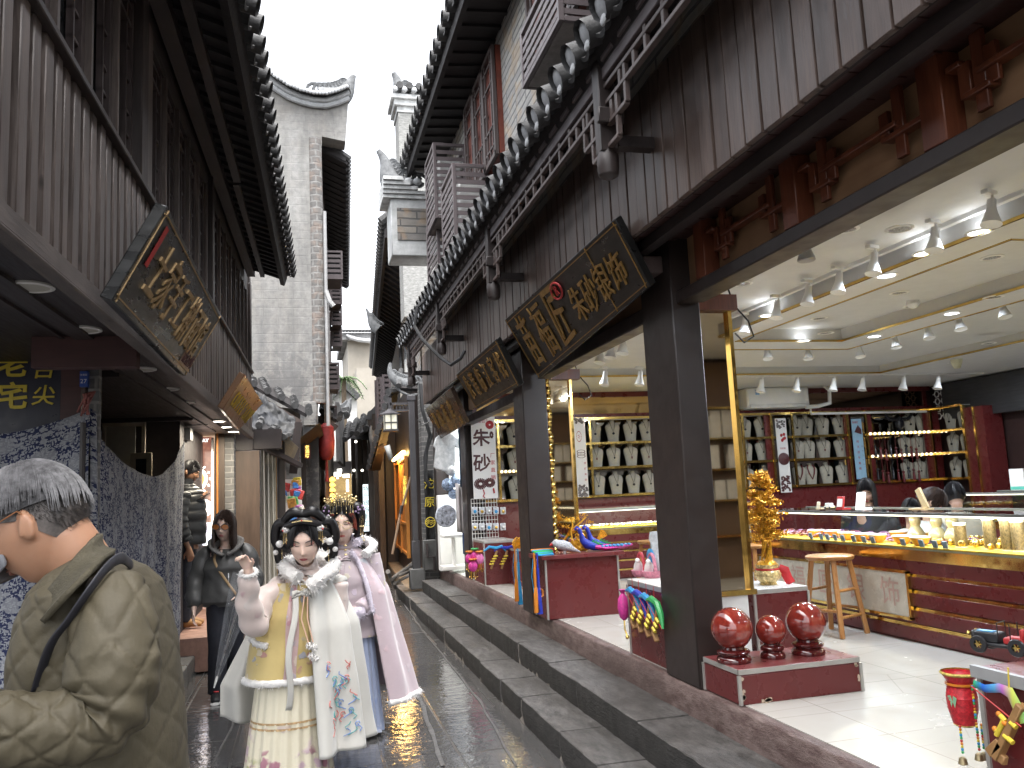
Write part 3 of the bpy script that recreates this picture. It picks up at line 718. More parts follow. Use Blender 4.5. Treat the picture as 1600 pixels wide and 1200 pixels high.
sh = thing('display_shelving', 'gold edged wall shelving full of necklace busts across the back of the shop', 'shelf', (5.5, 11, .5))
b = MB()
for z in Z3: b.box(2.35,10.86,z-.012,9.6,11.12,z+.004)
b.build('glass_shelf', mat('shelf_glass', (.25,.26,.24), .08, var=.1), sh)
b = MB()
for z in Z3+[ZT]: b.box(2.35,10.845,z-.022,9.6,10.86,z+.012)
for px in (779,894,923,1163,1208,1241,1328,1357,1459): x = PY(px,700,10.85).x; b.box(x-.016,10.835,1.47,x+.016,10.865,2.57)
b.build('brass_edge', M_brass, sh)
b = MB()
for (p0,p1) in ((1196,1209),(1321,1330),(1356,1364),(1446,1470)): b.box(PY(p0,700,10.9).x,10.875,1.49,PY(p1,700,10.9).x,10.9,2.56)
b.box(2.35,10.9,.5,9.6,11.1,1.46); b.build('divider', M_red, sh)
b = MB()
for k in range(10): x = PY(784,741,10.84).x+.055*k; b.ball((x,10.83,1.872), .02, 8, 6)
for k in range(24): x = PY(1366,741,10.84).x+.08*k; b.ball((x,10.83,1.872), .022, 8, 6); b.ball((x,10.83,2.212), .022, 8, 6)
b.build('shelf_lights', mat('warm_led', (1,.9,.7), .5, var=0, emit=(1,.85,.6), es=.5), sh)
# side wall shelving (along the back wall)
sw = thing('display_shelving', 'short return of shelving along the far right wall beside the red column', 'shelf', (9.6, 10.5, .5))
b = MB()
for z in Z3+[ZT]: b.box(9.4,10.15,z-.012,9.7,10.84,z+.004)
b.build('glass_shelf', MT['shelf_glass'], sw)
b = MB()
for z in Z3+[ZT]: b.box(9.385,10.15,z-.022,9.4,10.84,z+.012)
b.build('brass_edge', M_brass, sw)
b = MB(); b.box(9.38,9.75,.5,9.7,10.1,2.5); b.build('red_column', M_red, sw); b = MB(); b.box(9.36,10.1,.5,9.4,10.14,2.55); b.box(9.36,9.9,.5,9.38,9.93,2.5); b.build('brass_post', M_brass, sw)
# necklace busts
M_linen = mat('linen_bust', (.38,.355,.29), .8, var=.08, scale=30, bump=.2, bscale=150)
M_cord = mat('dark_cord', (.03,.018,.015), .5); M_bead = mat('cinnabar_bead', (.12,.012,.015), .35, var=.3); M_jet = mat('jet_pendant', (.02,.02,.025), .25)
def bust(kind):
 t = thing('necklace_bust', 'bust', 'bust'); m = MB()
 secs = [(0,.070,.03,0),(.06,.076,.034,0),(.13,.086,.038,.004),(.19,.097,.04,.01),(.225,.098,.036,.016),(.25,.086,.03,.022),(.268,.05,.026,.03),(.285,.034,.024,.034),(.315,.033,.024,.036)]
 m.grid(lambda u, v: (lambda s: Vector((s[1]*cos(2*pi*u)*(1 if abs(cos(2*pi*u)) < .98 else 1), s[3]+s[2]*sin(2*pi*u)*(1 if sin(2*pi*u) < 0 else .5), s[0])))(secs[round(v*(len(secs)-1))]), 20, len(secs), True)
 m.add([(.033*cos(2*pi*k/20), .036+.024*sin(2*pi*k/20), .315) for k in range(20)], [list(range(20))]); m.build('bust_form', M_linen, t, True)
 n = MB()
 if kind == 2:
  n.tube([(-.035,.01,.285),(-.05,-.02,.24),(-.035,-.035,.16),(0,-.045,.08),(.035,-.035,.16),(.05,-.02,.24),(.035,.01,.285)], .010, 7)
  n.build('necklace', M_bead, t, True)
 else:
  n.tube([(-.034,.02,.283),(-.03,-.01,.26),(-.018,-.035,.20),(0,-.044,.145),(.018,-.035,.20),(.03,-.01,.26),(.034,.02,.283)], .0032, 5)
  ne = n.build('necklace', M_cord, t, True); p = MB()
  if kind == 0: p.lathe([(.001,-.006),(.017,-.004),(.017,.004),(.001,.006)], (0,-.05,.125), 12, ax=(0,1,.1))
  elif kind == 1: p.cbox((0,-.048,.12), (.018,.008,.032))
  else: p.ball((0,-.048,.125), (.011,.009,.015), 8, 6)
  p.build('pendant', (M_jet, M_bead, M_cord, M_jet)[kind], ne, True)
 return t
PB = [bust(k) for k in range(4)]; used = [False]*4
ROWN = ('top', 'middle', 'bottom')
ORD = ['first', 'second', 'third', 'fourth', 'fifth', 'sixth']
secs_ = [('left of the second big pillar, under the gold mirror', (803,833), -.12), ('between the second pillar and the near pillar', (931,959,986,1012), -.12),
         ('just right of the bronze pillar mirror', (1165,1191), -.25), ('between the two narrow posters behind the saleswoman', (1246,1264,1288,1314), -.3)]
PN = ('round dark pendant', 'small square pendant', 'thick red bead strand', 'teardrop pendant')
for nm, pxs, rz in secs_:
 for r in range(3):
  for i, px in enumerate(pxs):
   k = (i*2+r*3+len(pxs)) % 2 if not (r == 2 and nm.startswith('between the two') and i < 2) else 2
   if (i+r) % 3 == 2: k = 3 if k != 2 else 2
   p = PY(px, 700, 10.98); lab = 'linen necklace bust with %s, %s from left, %s shelf %s' % (PN[k], ORD[i], ROWN[r], nm)
   o = PB[k] if not used[k] else copy_tree(PB[k]); used[k] = True
   o.location = (p.x+rnd.uniform(-.01,.01), p.y, Z3[r]+.004); o.rotation_euler = (0,0,rz+rnd.uniform(-.12,.12)); o['label'] = ' '.join(lab.split()[:16]); o['group'] = 'necklace busts on the wall shelves'
   o.scale = (1.04,1.04,1.02)
for r in range(3):
 for i, px in enumerate((1425,1445) if r == 0 else (1415,1434,1450)):
  p = PY(px,700,10.98); o = copy_tree(PB[3 if i else 0], (p.x, p.y, Z3[r]+.004), -.3, 'linen necklace bust, %s from left, %s shelf beside the corner post' % (ORD[i], ROWN[r]))
 for i, px in enumerate((1490,1511,1531)):
  p = PX(px,700,9.56); o = copy_tree(PB[0 if i != 1 else 3], (p.x, p.y, Z3[r]+.004), -1.2, 'linen necklace bust, %s from corner, %s shelf along the far right wall' % (ORD[i], ROWN[r]), scale=(.95,.95,1))
# tassel pendants hanging
tg = MB()
for r in (0,1):
 for k in range(9):
  x = PY(1367+8*k,700,10.83).x; z = Z3[r]-.03; L = .17+.03*((k*7)%3)
  t = MB(); t.tube([(x,10.82,z),(x,10.82,z-L)], .004, 5); t.ball((x,10.82,z-L), .022, 8, 6); t.lathe([(.008,0),(.016,-.02),(.02,-.13),(.012,-.135)], (x,10.82,z-L-.02), 8)
  o = t.build('tassel_pendant', M_bead if k % 3 else M_jet, None)
  tag(o, 'dark red tassel pendant hanging from the shelf edge, %s row, beside the bull skull' % ('upper','lower')[r], 'pendant', 'tassel pendants %s row' % ('upper','lower')[r])
p = PY(1407,678,10.95)
t = thing('bull_skull', 'black bull head ornament with curved horns on the top shelf', 'ornament', (p.x,p.y,Z3[0]))
m = MB(); m.ball((p.x,p.y,2.33), (.07,.06,.13), 10, 8, fn=lambda d: 1.1 if d.z > 0 else .85); m.build('skull', M_jet, t)
for s in (-1,1):
 m = MB(); m.tube([(p.x+s*.05,p.y,2.42),(p.x+s*.17,p.y,2.43),(p.x+s*.24,p.y,2.5),(p.x+s*.2,p.y,2.55)], [.035,.03,.018,.006], 8); m.build('horn', M_jet, t)
# ------------------------------------------------------------------ posters
M_poster = mat('poster_white', (.72,.71,.70), .35, var=.02); M_ink = mat('ink_brown', (.07,.018,.02), .5, var=.2); M_inkred = mat('ink_red', (.38,.02,.03), .5); M_inkgrey = mat('ink_grey', (.14,.12,.12), .5, var=.5, scale=30)
def poster(label, px0, py0, px1, py1, Y, mt=None):
 a = PY(px0,py0,Y); c = PY(px1,py1,Y)
 t = thing('poster', label, 'poster', ((a.x+c.x)/2, Y, c.z)); b = MB(); b.box(a.x,Y-.012,c.z,c.x,Y,a.z); b.build('panel', mt or M_poster, t)
 W_, H_ = c.x-a.x, a.z-c.z
 f = lambda u, v: Vector((a.x+u*W_, Y-.016, c.z+v*H_))
 return t, f, W_, H_
def ptext(t, f, W_, items, mt, y=-1):
 m = MB()
 for s, u, v, size, bold in items: m.text(s, f(u,v), (1,0,0), (0,0,1), size*W_, bold=bold, jit=3 if size > .3 else 0)
 m.build('lettering', mt, t, smooth=0)
def beads(t, f, W_, H_, u, v, ru, rv, n, mt, name='bead_picture', loops=1):
 m = MB()
 for L in range(loops):
  k0 = 1-.28*L
  for k in range(n):
   a = 2*pi*k/n; m.ball(f(u+ru*k0*cos(a), v+rv*k0*sin(a))+Vector((0,.004,0)), (W_*.035,.006,W_*.035), 6, 4)
 m.build(name, mt, t)
t, f, W_, H_ = poster('tall white poster with big brush characters and bead pictures beside the clothes shop', 735,652,778,778,10.72)
ptext(t, f, W_, [('朱', .40,.73,.74,.02), ('砂', .38,.42,.74,.02)], M_ink)
ptext(t, f, W_, [(ch, .84, .52-.09*i, .2, .005) for i, ch in enumerate('厂家直销')] + [(ch, .15+.19*i, .945, .16, 0) for i, ch in enumerate('苗福匠')] + [('®', .66,.96,.1,0)], M_inkred)
beads(t, f, W_, H_, .78,.90,.15,.045,16,M_inkred,loops=3); beads(t, f, W_, H_, .84,.775,.06,.035,10,M_ink,loops=2)
beads(t, f, W_, H_, .3,.18,.24,.06,20,M_ink,loops=3); beads(t, f, W_, H_, .68,.19,.2,.05,18,M_ink,loops=3)
m = MB(); m.tube([f(.4,.11),f(.44,.06),f(.38,.03),f(.45,.01)], .008, 5); m.tube([f(.82,.12),f(.85,.06)], .012, 5); m.build('tassel_picture', M_inkred, t)
t, f, W_, H_ = poster('narrow white poster with bracelet pictures between the two big pillars', 894,653,920,776,10.82)
ptext(t, f, W_, [(ch, .82, .42-.07*i, .2, .005) for i, ch in enumerate('原矿朱砂')], M_inkred)
beads(t, f, W_, H_, .45,.76,.2,.065,20,M_inkred); beads(t, f, W_, H_, .45,.76,.06,.02,5,M_inkred)
for v in (.51,.54,.57): beads(t, f, W_, H_, .55,v,.32,.02,18,M_ink)
m = MB()
for k in range(40): m.ball(f(.2+.7*rnd.random(), rnd.random()*.16*(1-abs(.1))), (.018,.004,.016), 6, 4)
for k in range(24): m.ball(f(.1+.75*rnd.random(), .93+.06*rnd.random()), (.016,.004,.014), 6, 4)
m.build('ore_picture', M_inkgrey, t)
t, f, W_, H_ = poster('narrow white poster with red powder bowl and ore pictures behind the golden tree', 1210,654,1237,769,10.82)
ptext(t, f, W_, [('朱砂粉', .5,.59,.18,.004)], M_inkred)
m = MB()
for (u,v) in ((.45,.77),(.7,.78),(.5,.7),(.62,.72),(.75,.73)): m.ball(f(u,v), (.022,.006,.024), 8, 6)
m.build('berry_picture', M_inkred, t); m = MB(); m.lathe([(.09,0),(.09,.006),(.0,.03)], f(.5,.45)+Vector((0,.004,0)), 20, ax=(0,-1,0)); m.build('powder_picture', M_ink, t)
m = MB()
for k in range(60): m.ball(f(.1+.8*rnd.random(), .02+.2*rnd.random()), (.016,.004,.014), 6, 4)
m.build('ore_picture', M_ink, t)
m = MB()
for k in range(30): m.ball(f(.05+.8*rnd.random(), .86+.12*rnd.random()), (.018,.004,.012), 6, 4)
m.build('stone_picture', M_inkgrey, t)
t, f, W_, H_ = poster('blue poster with red vertical characters above the saleswoman', 1329,655,1354,748,10.82, mat('poster_blue', (.30,.48,.62), .4, var=.15, scale=2))
ptext(t, f, W_, [(ch, .42,.62-.09*i,.24,.008) for i, ch in enumerate('纯天然牛角梳')] + [('苗福匠', .35,.94,.2,.004)], M_inkred)
ptext(t, f, W_, [(ch, .82,.54-.075*i,.14,.0) for i, ch in enumerate('防脱发白发')], M_inkgrey)
m = MB(); m.prism([f(.2,.78),f(.9,.74),f(.9,.82),f(.6,.9)], (0,.004,0)); m.build('comb_picture', M_ink, t)
# ------------------------------------------------------------------ air conditioner
a = PY(1167,603,10.8); c = PY(1268,636,10.8)
t = thing('air_conditioner', 'white wall air conditioner with pipe above the shelves', 'air conditioner', (a.x,10.8,c.z))
m = MB(); m.box(a.x,10.82,c.z,c.x,11.1,a.z-.02); m.build('casing', M_whitepl, t, bevel=.025)
m = MB(); m.box(a.x+.03,10.8,c.z+.005,c.x-.03,10.83,c.z+.06); m.build('louvre', mat('louvre_white', (.65,.65,.63), .4), t, bevel=.008)
m = MB(); m.box(a.x+.14,10.812,c.z+.20,a.x+.20,10.82,a.z-.06); m.build('energy_label', mat('label_blue', (.25,.42,.65), .5, var=.3), t)
m = MB(); m.tube([(c.x-.1,10.8,c.z),(c.x+.1,10.78,c.z+.01),(c.x+.3,10.78,c.z+.05),(c.x+.33,10.8,c.z+.25),(c.x+.28,10.9,c.z+.36)], .03, 8); m.tube([(c.x-.02,10.8,c.z-.03),(c.x-.02,10.8,c.z-.10),(c.x+2.0,10.8,c.z-.11)], .018, 6); m.build('pipe', M_whitepl, t)
# ------------------------------------------------------------------ spotlights and downlights
M_lens = mat('lamp_lens', (.35,.35,.34), .25, var=.4, scale=60)
M_lit = mat('lit_lens', (1,1,1), .5, var=0, emit=(.93,.96,1), es=3)
def spot_proto():
 t = thing('track_spotlight', 'spot', 'spotlight'); m = MB()
 m.box(-.05,-.02,-.025,.05,.02,0); m.build('track_adapter', M_whitepl, t, True, bevel=.004)
 m = MB(); m.tube([(.03,0,-.02),(.035,0,-.09),(.035,0,-.13)], .008, 6); m.build('bracket', M_whitepl, t, True)
 m = MB(); m.lathe([(.024,.075),(.026,.02),(.03,0),(.052,-.07),(.055,-.075),(.050,-.072)], (0,0,-.125), 16, ax=(.25,.0,1)); h = m.build('lamp_head', M_whitepl, t, True)
 m = MB(); m.disc(Vector((0,0,-.125))-Vector((.25,0,1)).normalized()*.066, .048, 16, (-.25,0,-1)); m.build('lens', M_lens, h, True)
 return t
SP = spot_proto(); first = True
def put_spot(px, py, z, label, group, rz=0, sc=1):
 """hang a spotlight whose head is seen at the pixel from a ceiling at height z"""
 global first
 p = PZ(px, py, z-.14)
 o = SP if first else copy_tree(SP); first = False
 o.location = (p.x, p.y, z); o.rotation_euler = (0,0,rz); o['label'] = label; o['group'] = group; o.scale = (sc*.86,)*3
 return o
x0 = PZ(1365,400,3.04).x
tr = MB(); tr.box(x0-.018,PZ(1580,290,3.04).y,3.025,x0+.018,8.2,3.05); tag(tr.build('lighting_track', M_whitepl, None), 'white ceiling track carrying the front row of spotlights', 'track')
for i, (px, py) in enumerate(((1550,338),(1461,380),(1366,417),(1311,447),(1263,466),(1214,488),(1164,513))):
 put_spot(px, py, 3.03, 'white track spotlight, %s from the front of the front row' % (ORD+['seventh'])[i], 'front row of track spotlights', .3, 1.1)
for i, (px, py) in enumerate(((1199,553),(1262,553),(1343,550),(1399,535),(1450,520),(1499,506),(1568,486))):
 put_spot(px, py, 3.05, 'white ceiling spotlight, %s from left in the middle row' % (ORD+['seventh'])[i], 'middle row of spotlights', 1.2, 1.15)
tr = MB(); yy = PZ(1300,600,2.82).y; tr.box(4.5,yy-.018,2.93,9.3,yy+.018,2.95); tag(tr.build('lighting_track', M_whitepl, None), 'white ceiling track in front of the air conditioner', 'track')
for i, (px, py) in enumerate(((1162,598),(1213,597),(1262,598),(1312,599),(1354,599),(1408,600),(1457,600))):
 o = put_spot(px, py, 2.95, 'white track spotlight, %s from left in the back row' % (ORD+['seventh'])[i], 'back row of track spotlights', .1, 1.3); o.location.y = yy
for i, (px, py, zz) in enumerate(((945,592,2.95),(1000,592,2.95),(938,556,3.05),(955,548,3.05),(974,541,3.05))):
 put_spot(px, py, zz, 'white spotlight seen under the long black board, %s from left' % ORD[[2,4,0,1,3][i]], 'spotlights under the long board', .5, 1.25)
t = thing('bulb_lamp', 'single grey finned lamp bulb hanging just inside the beam', 'lamp', PZ(1258,385,2.95)); p = PZ(1258,385,2.95)
m = MB(); m.tube([p+Vector((.01,0,.1)), p], .02, 8); m.build('stem', M_whitepl, t)
m = MB(); m.lathe([(.02,0),(.032,-.02),(.05,-.07),(.052,-.085),(.046,-.09)], p, 20); m.build('housing', mat('grey_alu', (.35,.35,.35), .4, metal=.6), t); m = MB(); m.disc(p+Vector((0,0,-.088)), .045, 16, (0,0,-1)); m.build('lens', M_lens, t)
def dl_proto():
 t = thing('downlight', 'dl', 'downlight'); m = MB(); m.lathe([(.075,0),(.078,-.004),(.06,-.008),(.055,-.002)], (0,0,0), 20, cap=False); m.build('trim_ring', M_white, t, True)
 m = MB(); m.disc((0,0,-.003), .056, 20, (0,0,-1)); m.build('lens', M_lit, t, True); return t
DL = dl_proto()
def dl_off():
 t = thing('downlight', 'dl', 'downlight'); m = MB(); m.lathe([(.075,0),(.078,-.004),(.06,-.008),(.055,-.002)], (0,0,0), 20, cap=False); m.build('trim_ring', M_white, t, True)
 m = MB(); m.disc((0,0,-.003), .056, 20, (0,0,-1)); m.build('lens', M_lens, t, True); return t
DO = dl_off(); u1 = u2 = True
offs = [(1322,358,3.05),(1405,562-205,2.93),(1425,478,3.05),(1550,402,3.05),(1405,457,3.05),(1280,497,3.05),(1552,464,2.93),(1545,536,2.95),(1490,566,2.95),(1290,520,2.93),(1582,218,3.05),(1160,443,3.05)]
for i, (px, py, z) in enumerate(offs):
 p = PZ(px, py, z); o = DO if u1 else copy_tree(DO); u1 = False; o.location = p
 o['label'] = 'unlit round ceiling downlight, %s from the left of the unlit ones' % (ORD+['seventh','eighth','ninth','tenth','eleventh','twelfth'])[sorted(range(12), key=lambda k: offs[k][0]).index(i)]; o['group'] = 'unlit downlights'
lit = [(1200,492,2.93),(1255,532,2.93),(1366,525,2.93),(1487,489,2.93),(1445,395,2.93),(1530,362,2.93),(1385,430,2.93)]
for i, (px, py, z) in enumerate(lit):
 p = PZ(px, py, z); o = DL if u2 else copy_tree(DL); u2 = False; o.location = p+Vector((0,0,-.001))
 o['label'] = 'lit white ceiling downlight, %s from the left of the lit ones' % (ORD+['seventh'])[sorted(range(7), key=lambda k: lit[k][0]).index(i)]; o['group'] = 'lit downlights'
p = PZ(1427,479,3.0); m = MB(); m.lathe([(.05,.05),(.055,.02),(.04,0),(.02,-.015)], p, 16); tag(m.build('smoke_detector', M_whitepl, None), 'small white smoke detector on the raised ceiling panel', 'detector')
p = PZ(1495,568,2.9); m = MB(); m.lathe([(.07,.05),(.06,.0),(.035,-.06)], p, 16); tag(m.build('security_camera', mat('cream_plastic', (.6,.58,.4), .4), None), 'cream dome camera under the rear ceiling', 'camera')
def lamp(name, loc, energy, size, col=(1,.97,.93), rot=(0,0,0), sy=None):
 l = bpy.data.lights.new(name, 'AREA'); l.energy = energy; l.color = col; l.size = size
 if sy: l.shape = 'RECTANGLE'; l.size_y = sy
 else: l.shape = 'DISK'
 o = bpy.data.objects.new(name, l); COL.objects.link(o); o.location = loc; o.rotation_euler = rot; return o
# the lit cove strips of the ceiling, the downlights, added fill lamps, and the lit glass cases
M_cove = mat('cove_strip', (1,1,1), .5, var=0, emit=(.86,.90,1), es=7)
m = MB()
m.box(xi0-.05,yi0,2.985,xi0-.04,yi1,3.0) if False else None
LI = .145
for i, (px, py, z) in enumerate(lit): lamp('downlight_and_fill_glow', PZ(px,py,z)+Vector((0,0,-.012)), 38*LI, .11, (.84,.91,1) if i % 3 else (.78,.87,1))
for x, y in ((3.4,1.2),(8.2,3.5),(8.4,6.0),(6.4,2.4),(3.0,8.9),(4.4,8.7),(6.6,8.9),(8.4,8.9),(2.9,6.0)): lamp('downlight_and_fill_glow', (x, y, 2.93), 38*LI, .12, (.84,.91,1))  # added fill lamps that brighten the shop, no fittings at these points
# ------------------------------------------------------------------ glass counters
def glassmat():
 m, n = newmat('case_glass'); nt_ = m.node_tree
 tr = n.new('ShaderNodeBsdfTransparent'); tr.inputs[0].default_value = (.93,.97,.95,1); gl = n.new('ShaderNodeBsdfGlossy'); gl.inputs['Roughness'].default_value = .03
 lw = n.new('ShaderNodeLayerWeight'); mx = n.new('ShaderNodeMixShader'); n.L(n.ramp(lw.outputs['Facing'], [(.0,.05),(.6,.10),(1.,.6)]), mx.inputs[0]); n.L(tr.outputs[0], mx.inputs[1]); n.L(gl.outputs[0], mx.inputs[2])
 n.L(mx.outputs[0], n.n['Material Output'].inputs[0]); return m
M_glass = glassmat()
M_ylw = mat('yellow_satin', (.62,.42,.04), .45, var=.15, scale=8)
M_led = mat('case_led', (1,1,1), .5, var=0, emit=(1,.93,.75), es=.8)
def counter(label, x0, y0, x1, y1, face, zt=1.345, bowls=True):
 """glass topped counter; face = 'x' (front at x0) or 'y' (front at y0)"""
 t = thing('glass_counter', label, 'counter', ((x0+x1)/2, (y0+y1)/2, .5))
 b = MB(); b.box(x0+.02,y0+.02,.5,x1,y1,1.02); b.build('cabinet', M_red, t)
 b = MB(); g = MB(); k = 0
 for (za, zb) in ((.52,.60),(.63,.71),(.74,.82),(.85,.925),(.945,1.03)):
  if face == 'x': b.box(x0,y0,za,x0+.02,y1,zb); g.box(x0+.008,y0,zb,x0+.02,y1,zb+.012); g.box(x0+.012,y0,zb+.012,x0+.02,y1,zb+.02)
  else: b.box(x0,y0,za,x1,y0+.02,zb); g.box(x0,y0+.008,zb,x1,y0+.02,zb+.012); g.box(x0,y0+.012,zb+.012,x1,y0+.02,zb+.02)
 b.build('slat_front', M_red, t, bevel=.002)
 if face == 'x': g.box(x0-.004,y0,1.03,x0+.02,y1,1.10)
 else: g.box(x0,y0-.004,1.03,x1,y0+.02,1.10)
 g.build('brass_band', M_brass, t)
 b = MB(); b.box(x0+.02,y0+.02,1.03,x1,y1,1.11); b.build('display_base', M_white, t)
 b = MB(); b.box(x0+.01,y0+.01,1.11,x1-.01,y1-.01,1.12); b.build('yellow_lining', M_ylw, t)
 g = MB(); e = .006
 if face == 'x':
  g.quad((x0,y0,1.10),(x0,y1,1.10),(x0,y1,zt-.012),(x0,y0,zt-.012)); g.quad((x0,y0,1.1),(x1,y0,1.1),(x1,y0,zt-.012),(x0,y0,zt-.012))
 else: g.quad((x0,y0,1.10),(x1,y0,1.10),(x1,y0,zt-.012),(x0,y0,zt-.012))
 g.quad((x0,y0,zt-.011),(x1,y0,zt-.011),(x1,y1,zt-.011),(x0,y1,zt-.011)); g.build('glass_case', M_glass, t, smooth=0)
 f = MB()
 if face == 'x':
  f.box(x0-.006,y0,zt-.02,x0+.01,y1,zt-.003); f.box(x1-.02,y0,zt-.02,x1,y1,zt-.003)
  for yy in (y0, y1): f.box(x0-.004,yy-.006,1.10,x0+.008,yy+.006,zt)
 else: f.box(x0,y0-.006,zt-.02,x1,y0+.01,zt-.003); f.box(x0,y1-.02,zt-.02,x1,y1,zt-.003)
 f.build('metal_rail', mat('dull_rail', (.25,.26,.25), .45, metal=.6), t)
 l = MB()
 if face == 'x': l.box(x0+.012,y0+.02,zt-.03,x0+.026,y1-.02,zt-.022)
 else: l.box(x0+.02,y0+.012,zt-.03,x1-.02,y0+.026,zt-.022)
 l.build('led_strip', M_led, t)
 return t
CT = counter('long lit glass counter with yellow lining and red slatted front, right of the stool', 3.85, 2.6, 4.45, 6.75, 'x')
pn = MB(); pn.box(3.835,4.77,.66,3.85,6.62,.95); wp = pn.build('sign_panel', mat('cream_panel', (.58,.54,.45), .25, var=.05), CT)
g = MB()
for a in ((4.76,.65,4.78,.96),(6.61,.65,6.63,.96),(4.76,.945,6.63,.965),(4.76,.645,6.63,.665)): g.box(3.828,a[0],a[1],3.852,a[2],a[3])
g.build('panel_frame', M_brass, wp)
m = MB()
for i, ch in enumerate('饰银匠福苗'): m.text(ch, (3.832, 4.95+.36*i, .80), (0,-1,0), (0,0,1), .2, bold=.006)
m.build('lettering', mat('faded_red_ink', (.50,.33,.27), .5), wp, smooth=0)
lamp('case_glow', (3.95, 4.7, 1.31), 5, .05, (1,.93,.75), (0,radians(-15),0), 4.0)
counter('lit glass counter with red slatted front along the far wall, behind the peacocks', 2.95, 9.55, 5.6, 10.1, 'y', 1.34)
lamp('case_glow', (4.3, 9.65, 1.31), 7, 2.5, (1,.95,.8), (radians(15),0,0), .05)
counter('second glass counter deeper in the shop, behind the bending customers', 6.4, 3.2, 7.0, 7.2, 'x', 1.38)
# goods inside the main counter
sd = MB(); sd2 = MB()
for k in range(150):
 x = rnd.uniform(4.0,4.4); y = rnd.uniform(4.6,6.6); R = .028
 (sd if rnd.random() < .6 else sd2).lathe([(R,0),(R+.008,.006),(R,.012),(R-.008,.006),(R,0)], (x,y,1.125+.02*rnd.random()), 10, cap=False, ax=(rnd.uniform(-.4,.1),rnd.uniform(-.3,.3),1))
o = sd.build('bracelets', mat('purple_beads', (.22,.10,.22), .3, var=.4, scale=60), None); tag(o, 'rows of small purple bead bracelets inside the long glass counter', 'bracelets', kind='stuff')
o = sd2.build('bracelets', M_bead, None); tag(o, 'rows of small dark red bracelets inside the long glass counter', 'bracelets', kind='stuff')
sd = MB()
for k in range(170): x = rnd.uniform(3.95,4.4); y = rnd.uniform(2.9,4.9); sd.ball((x,y,1.135+.02*rnd.random()), (rnd.uniform(.015,.03),rnd.uniform(.015,.03),.02), 7, 5)
tag(sd.build('gold_trinkets', mat('gold_trinket', (.55,.36,.10), .25, metal=.7, var=.5, scale=40), None), 'scatter of small gold trinkets in the near end of the long lit counter', 'trinkets', kind='stuff')
sd = MB()
for k in range(160):
 x = rnd.uniform(3.0,5.5); y = rnd.uniform(9.65,10.0); sd.ball((x,y,1.14), (.03,.02,.018), 6, 4)
o = sd.build('trinkets', mat('silver_trinkets', (.45,.45,.42), .2, metal=.7, var=.5, scale=40), None); tag(o, 'jumble of silver trinkets in the far wall counter', 'trinkets', kind='stuff')
M_tag = mat('price_tag', (.16,.24,.36), .5, var=.15)
for i, (px, py) in enumerate(((1267,838),(1283,840),(1293,841),(1305,842),(1317,843),(1334,844),(1350,846),(1364,847),(1411,849),(1440,852),(1461,855),(1477,857))):
 p = PX(px,py,3.87); m = MB(); m.cbox((p.x,p.y,1.145), (.008,.042,.046), ry=-.25); tag(m.build('price_tag', M_tag, None), 'blue price tag at the front of the lit counter, %s from the left' % (ORD+['seventh','eighth','ninth','tenth','eleventh','twelfth'])[i], 'tag', 'price tags in the counter')
M_amber = mat('amber_bowl', (.62,.30,.05), .25, var=.2); M_bowlrim = mat('clear_rim', (.75,.72,.65), .15)
for i, (px, z, x) in enumerate(((1275,1.12,4.02),(1300,1.12,4.05),(1322,1.12,3.98),(1345,1.12,3.96),(1370,1.12,3.96),(1408,1.12,3.97),(1436,1.12,3.95),(1403,1.12,4.25),(1440,1.12,4.28))):
 y = PX(px,830,x).y; t = thing('jewellery_bowl', 'small amber bowl with clear rim in the lit counter, %s from the left' % (ORD+['seventh','eighth','ninth'])[sorted(range(9), key=lambda k: (1275,1300,1322,1345,1370,1408,1436,1403,1440)[k]).index(i)], 'bowl', (x,y,z), group='bowls in the counter')
 m = MB(); m.lathe([(.03,0),(.05,.02),(.062,.05),(.058,.05),(.045,.022),(.0,.015)], (0,0,0), 16); m.build('bowl_body', M_amber, t, True); m = MB(); m.lathe([(.062,.05),(.066,.055),(.062,.06),(.056,.055)], (0,0,0), 16, cap=False); m.build('rim', M_bowlrim, t, True)
M_seed = mat('seed_jar', (.16,.12,.06), .4, var=.6, scale=120, stretch=(1,1,.6)); M_clear = mat('clear_plastic', (.8,.78,.7), .12, var=.05)
for i, (px, h) in enumerate(((1500,.15),(1546,.19),(1573,.19),(1590,.18))):
 x = 4.0; y = PX(px,830,x).y; t = thing('seed_jar', 'clear cylinder jar of brown seeds in the lit counter, %s from the left' % ORD[i], 'jar', (x,y,1.12), group='seed jars')
 m = MB(); m.lathe([(.035,.008),(.035,h-.012)], (0,0,0), 16); m.build('seeds', M_seed, t, True); m = MB(); m.lathe([(.038,0),(.038,.008)], (0,0,0), 16); m.lathe([(.038,h-.012),(.038,h+.004),(.03,h+.006)], (0,0,0), 16); m.build('lid', M_clear, t, True)
for i, px in enumerate((1430,1463,1488)):
 x = 4.12; y = PX(px,820,x).y; t = thing('glass_gourd', 'clear glass gourd ornament in the lit counter, %s from the left' % ORD[i], 'ornament', (x,y,1.12), group='glass gourds')
 m = MB(); m.lathe([(.03,0),(.055,.03),(.058,.06),(.04,.095),(.028,.11),(.038,.14),(.036,.17),(.02,.19),(.0,.195)], (0,0,0), 18); m.build('gourd', mat('yellowish_glass', (.36,.31,.18), .08, var=.25, scale=10, coat=.5), t, True)
 m = MB(); m.lathe([(.02,.19),(.012,.2),(.0,.205)], (0,0,0), 10); m.build('stopper', M_brass, t, True)
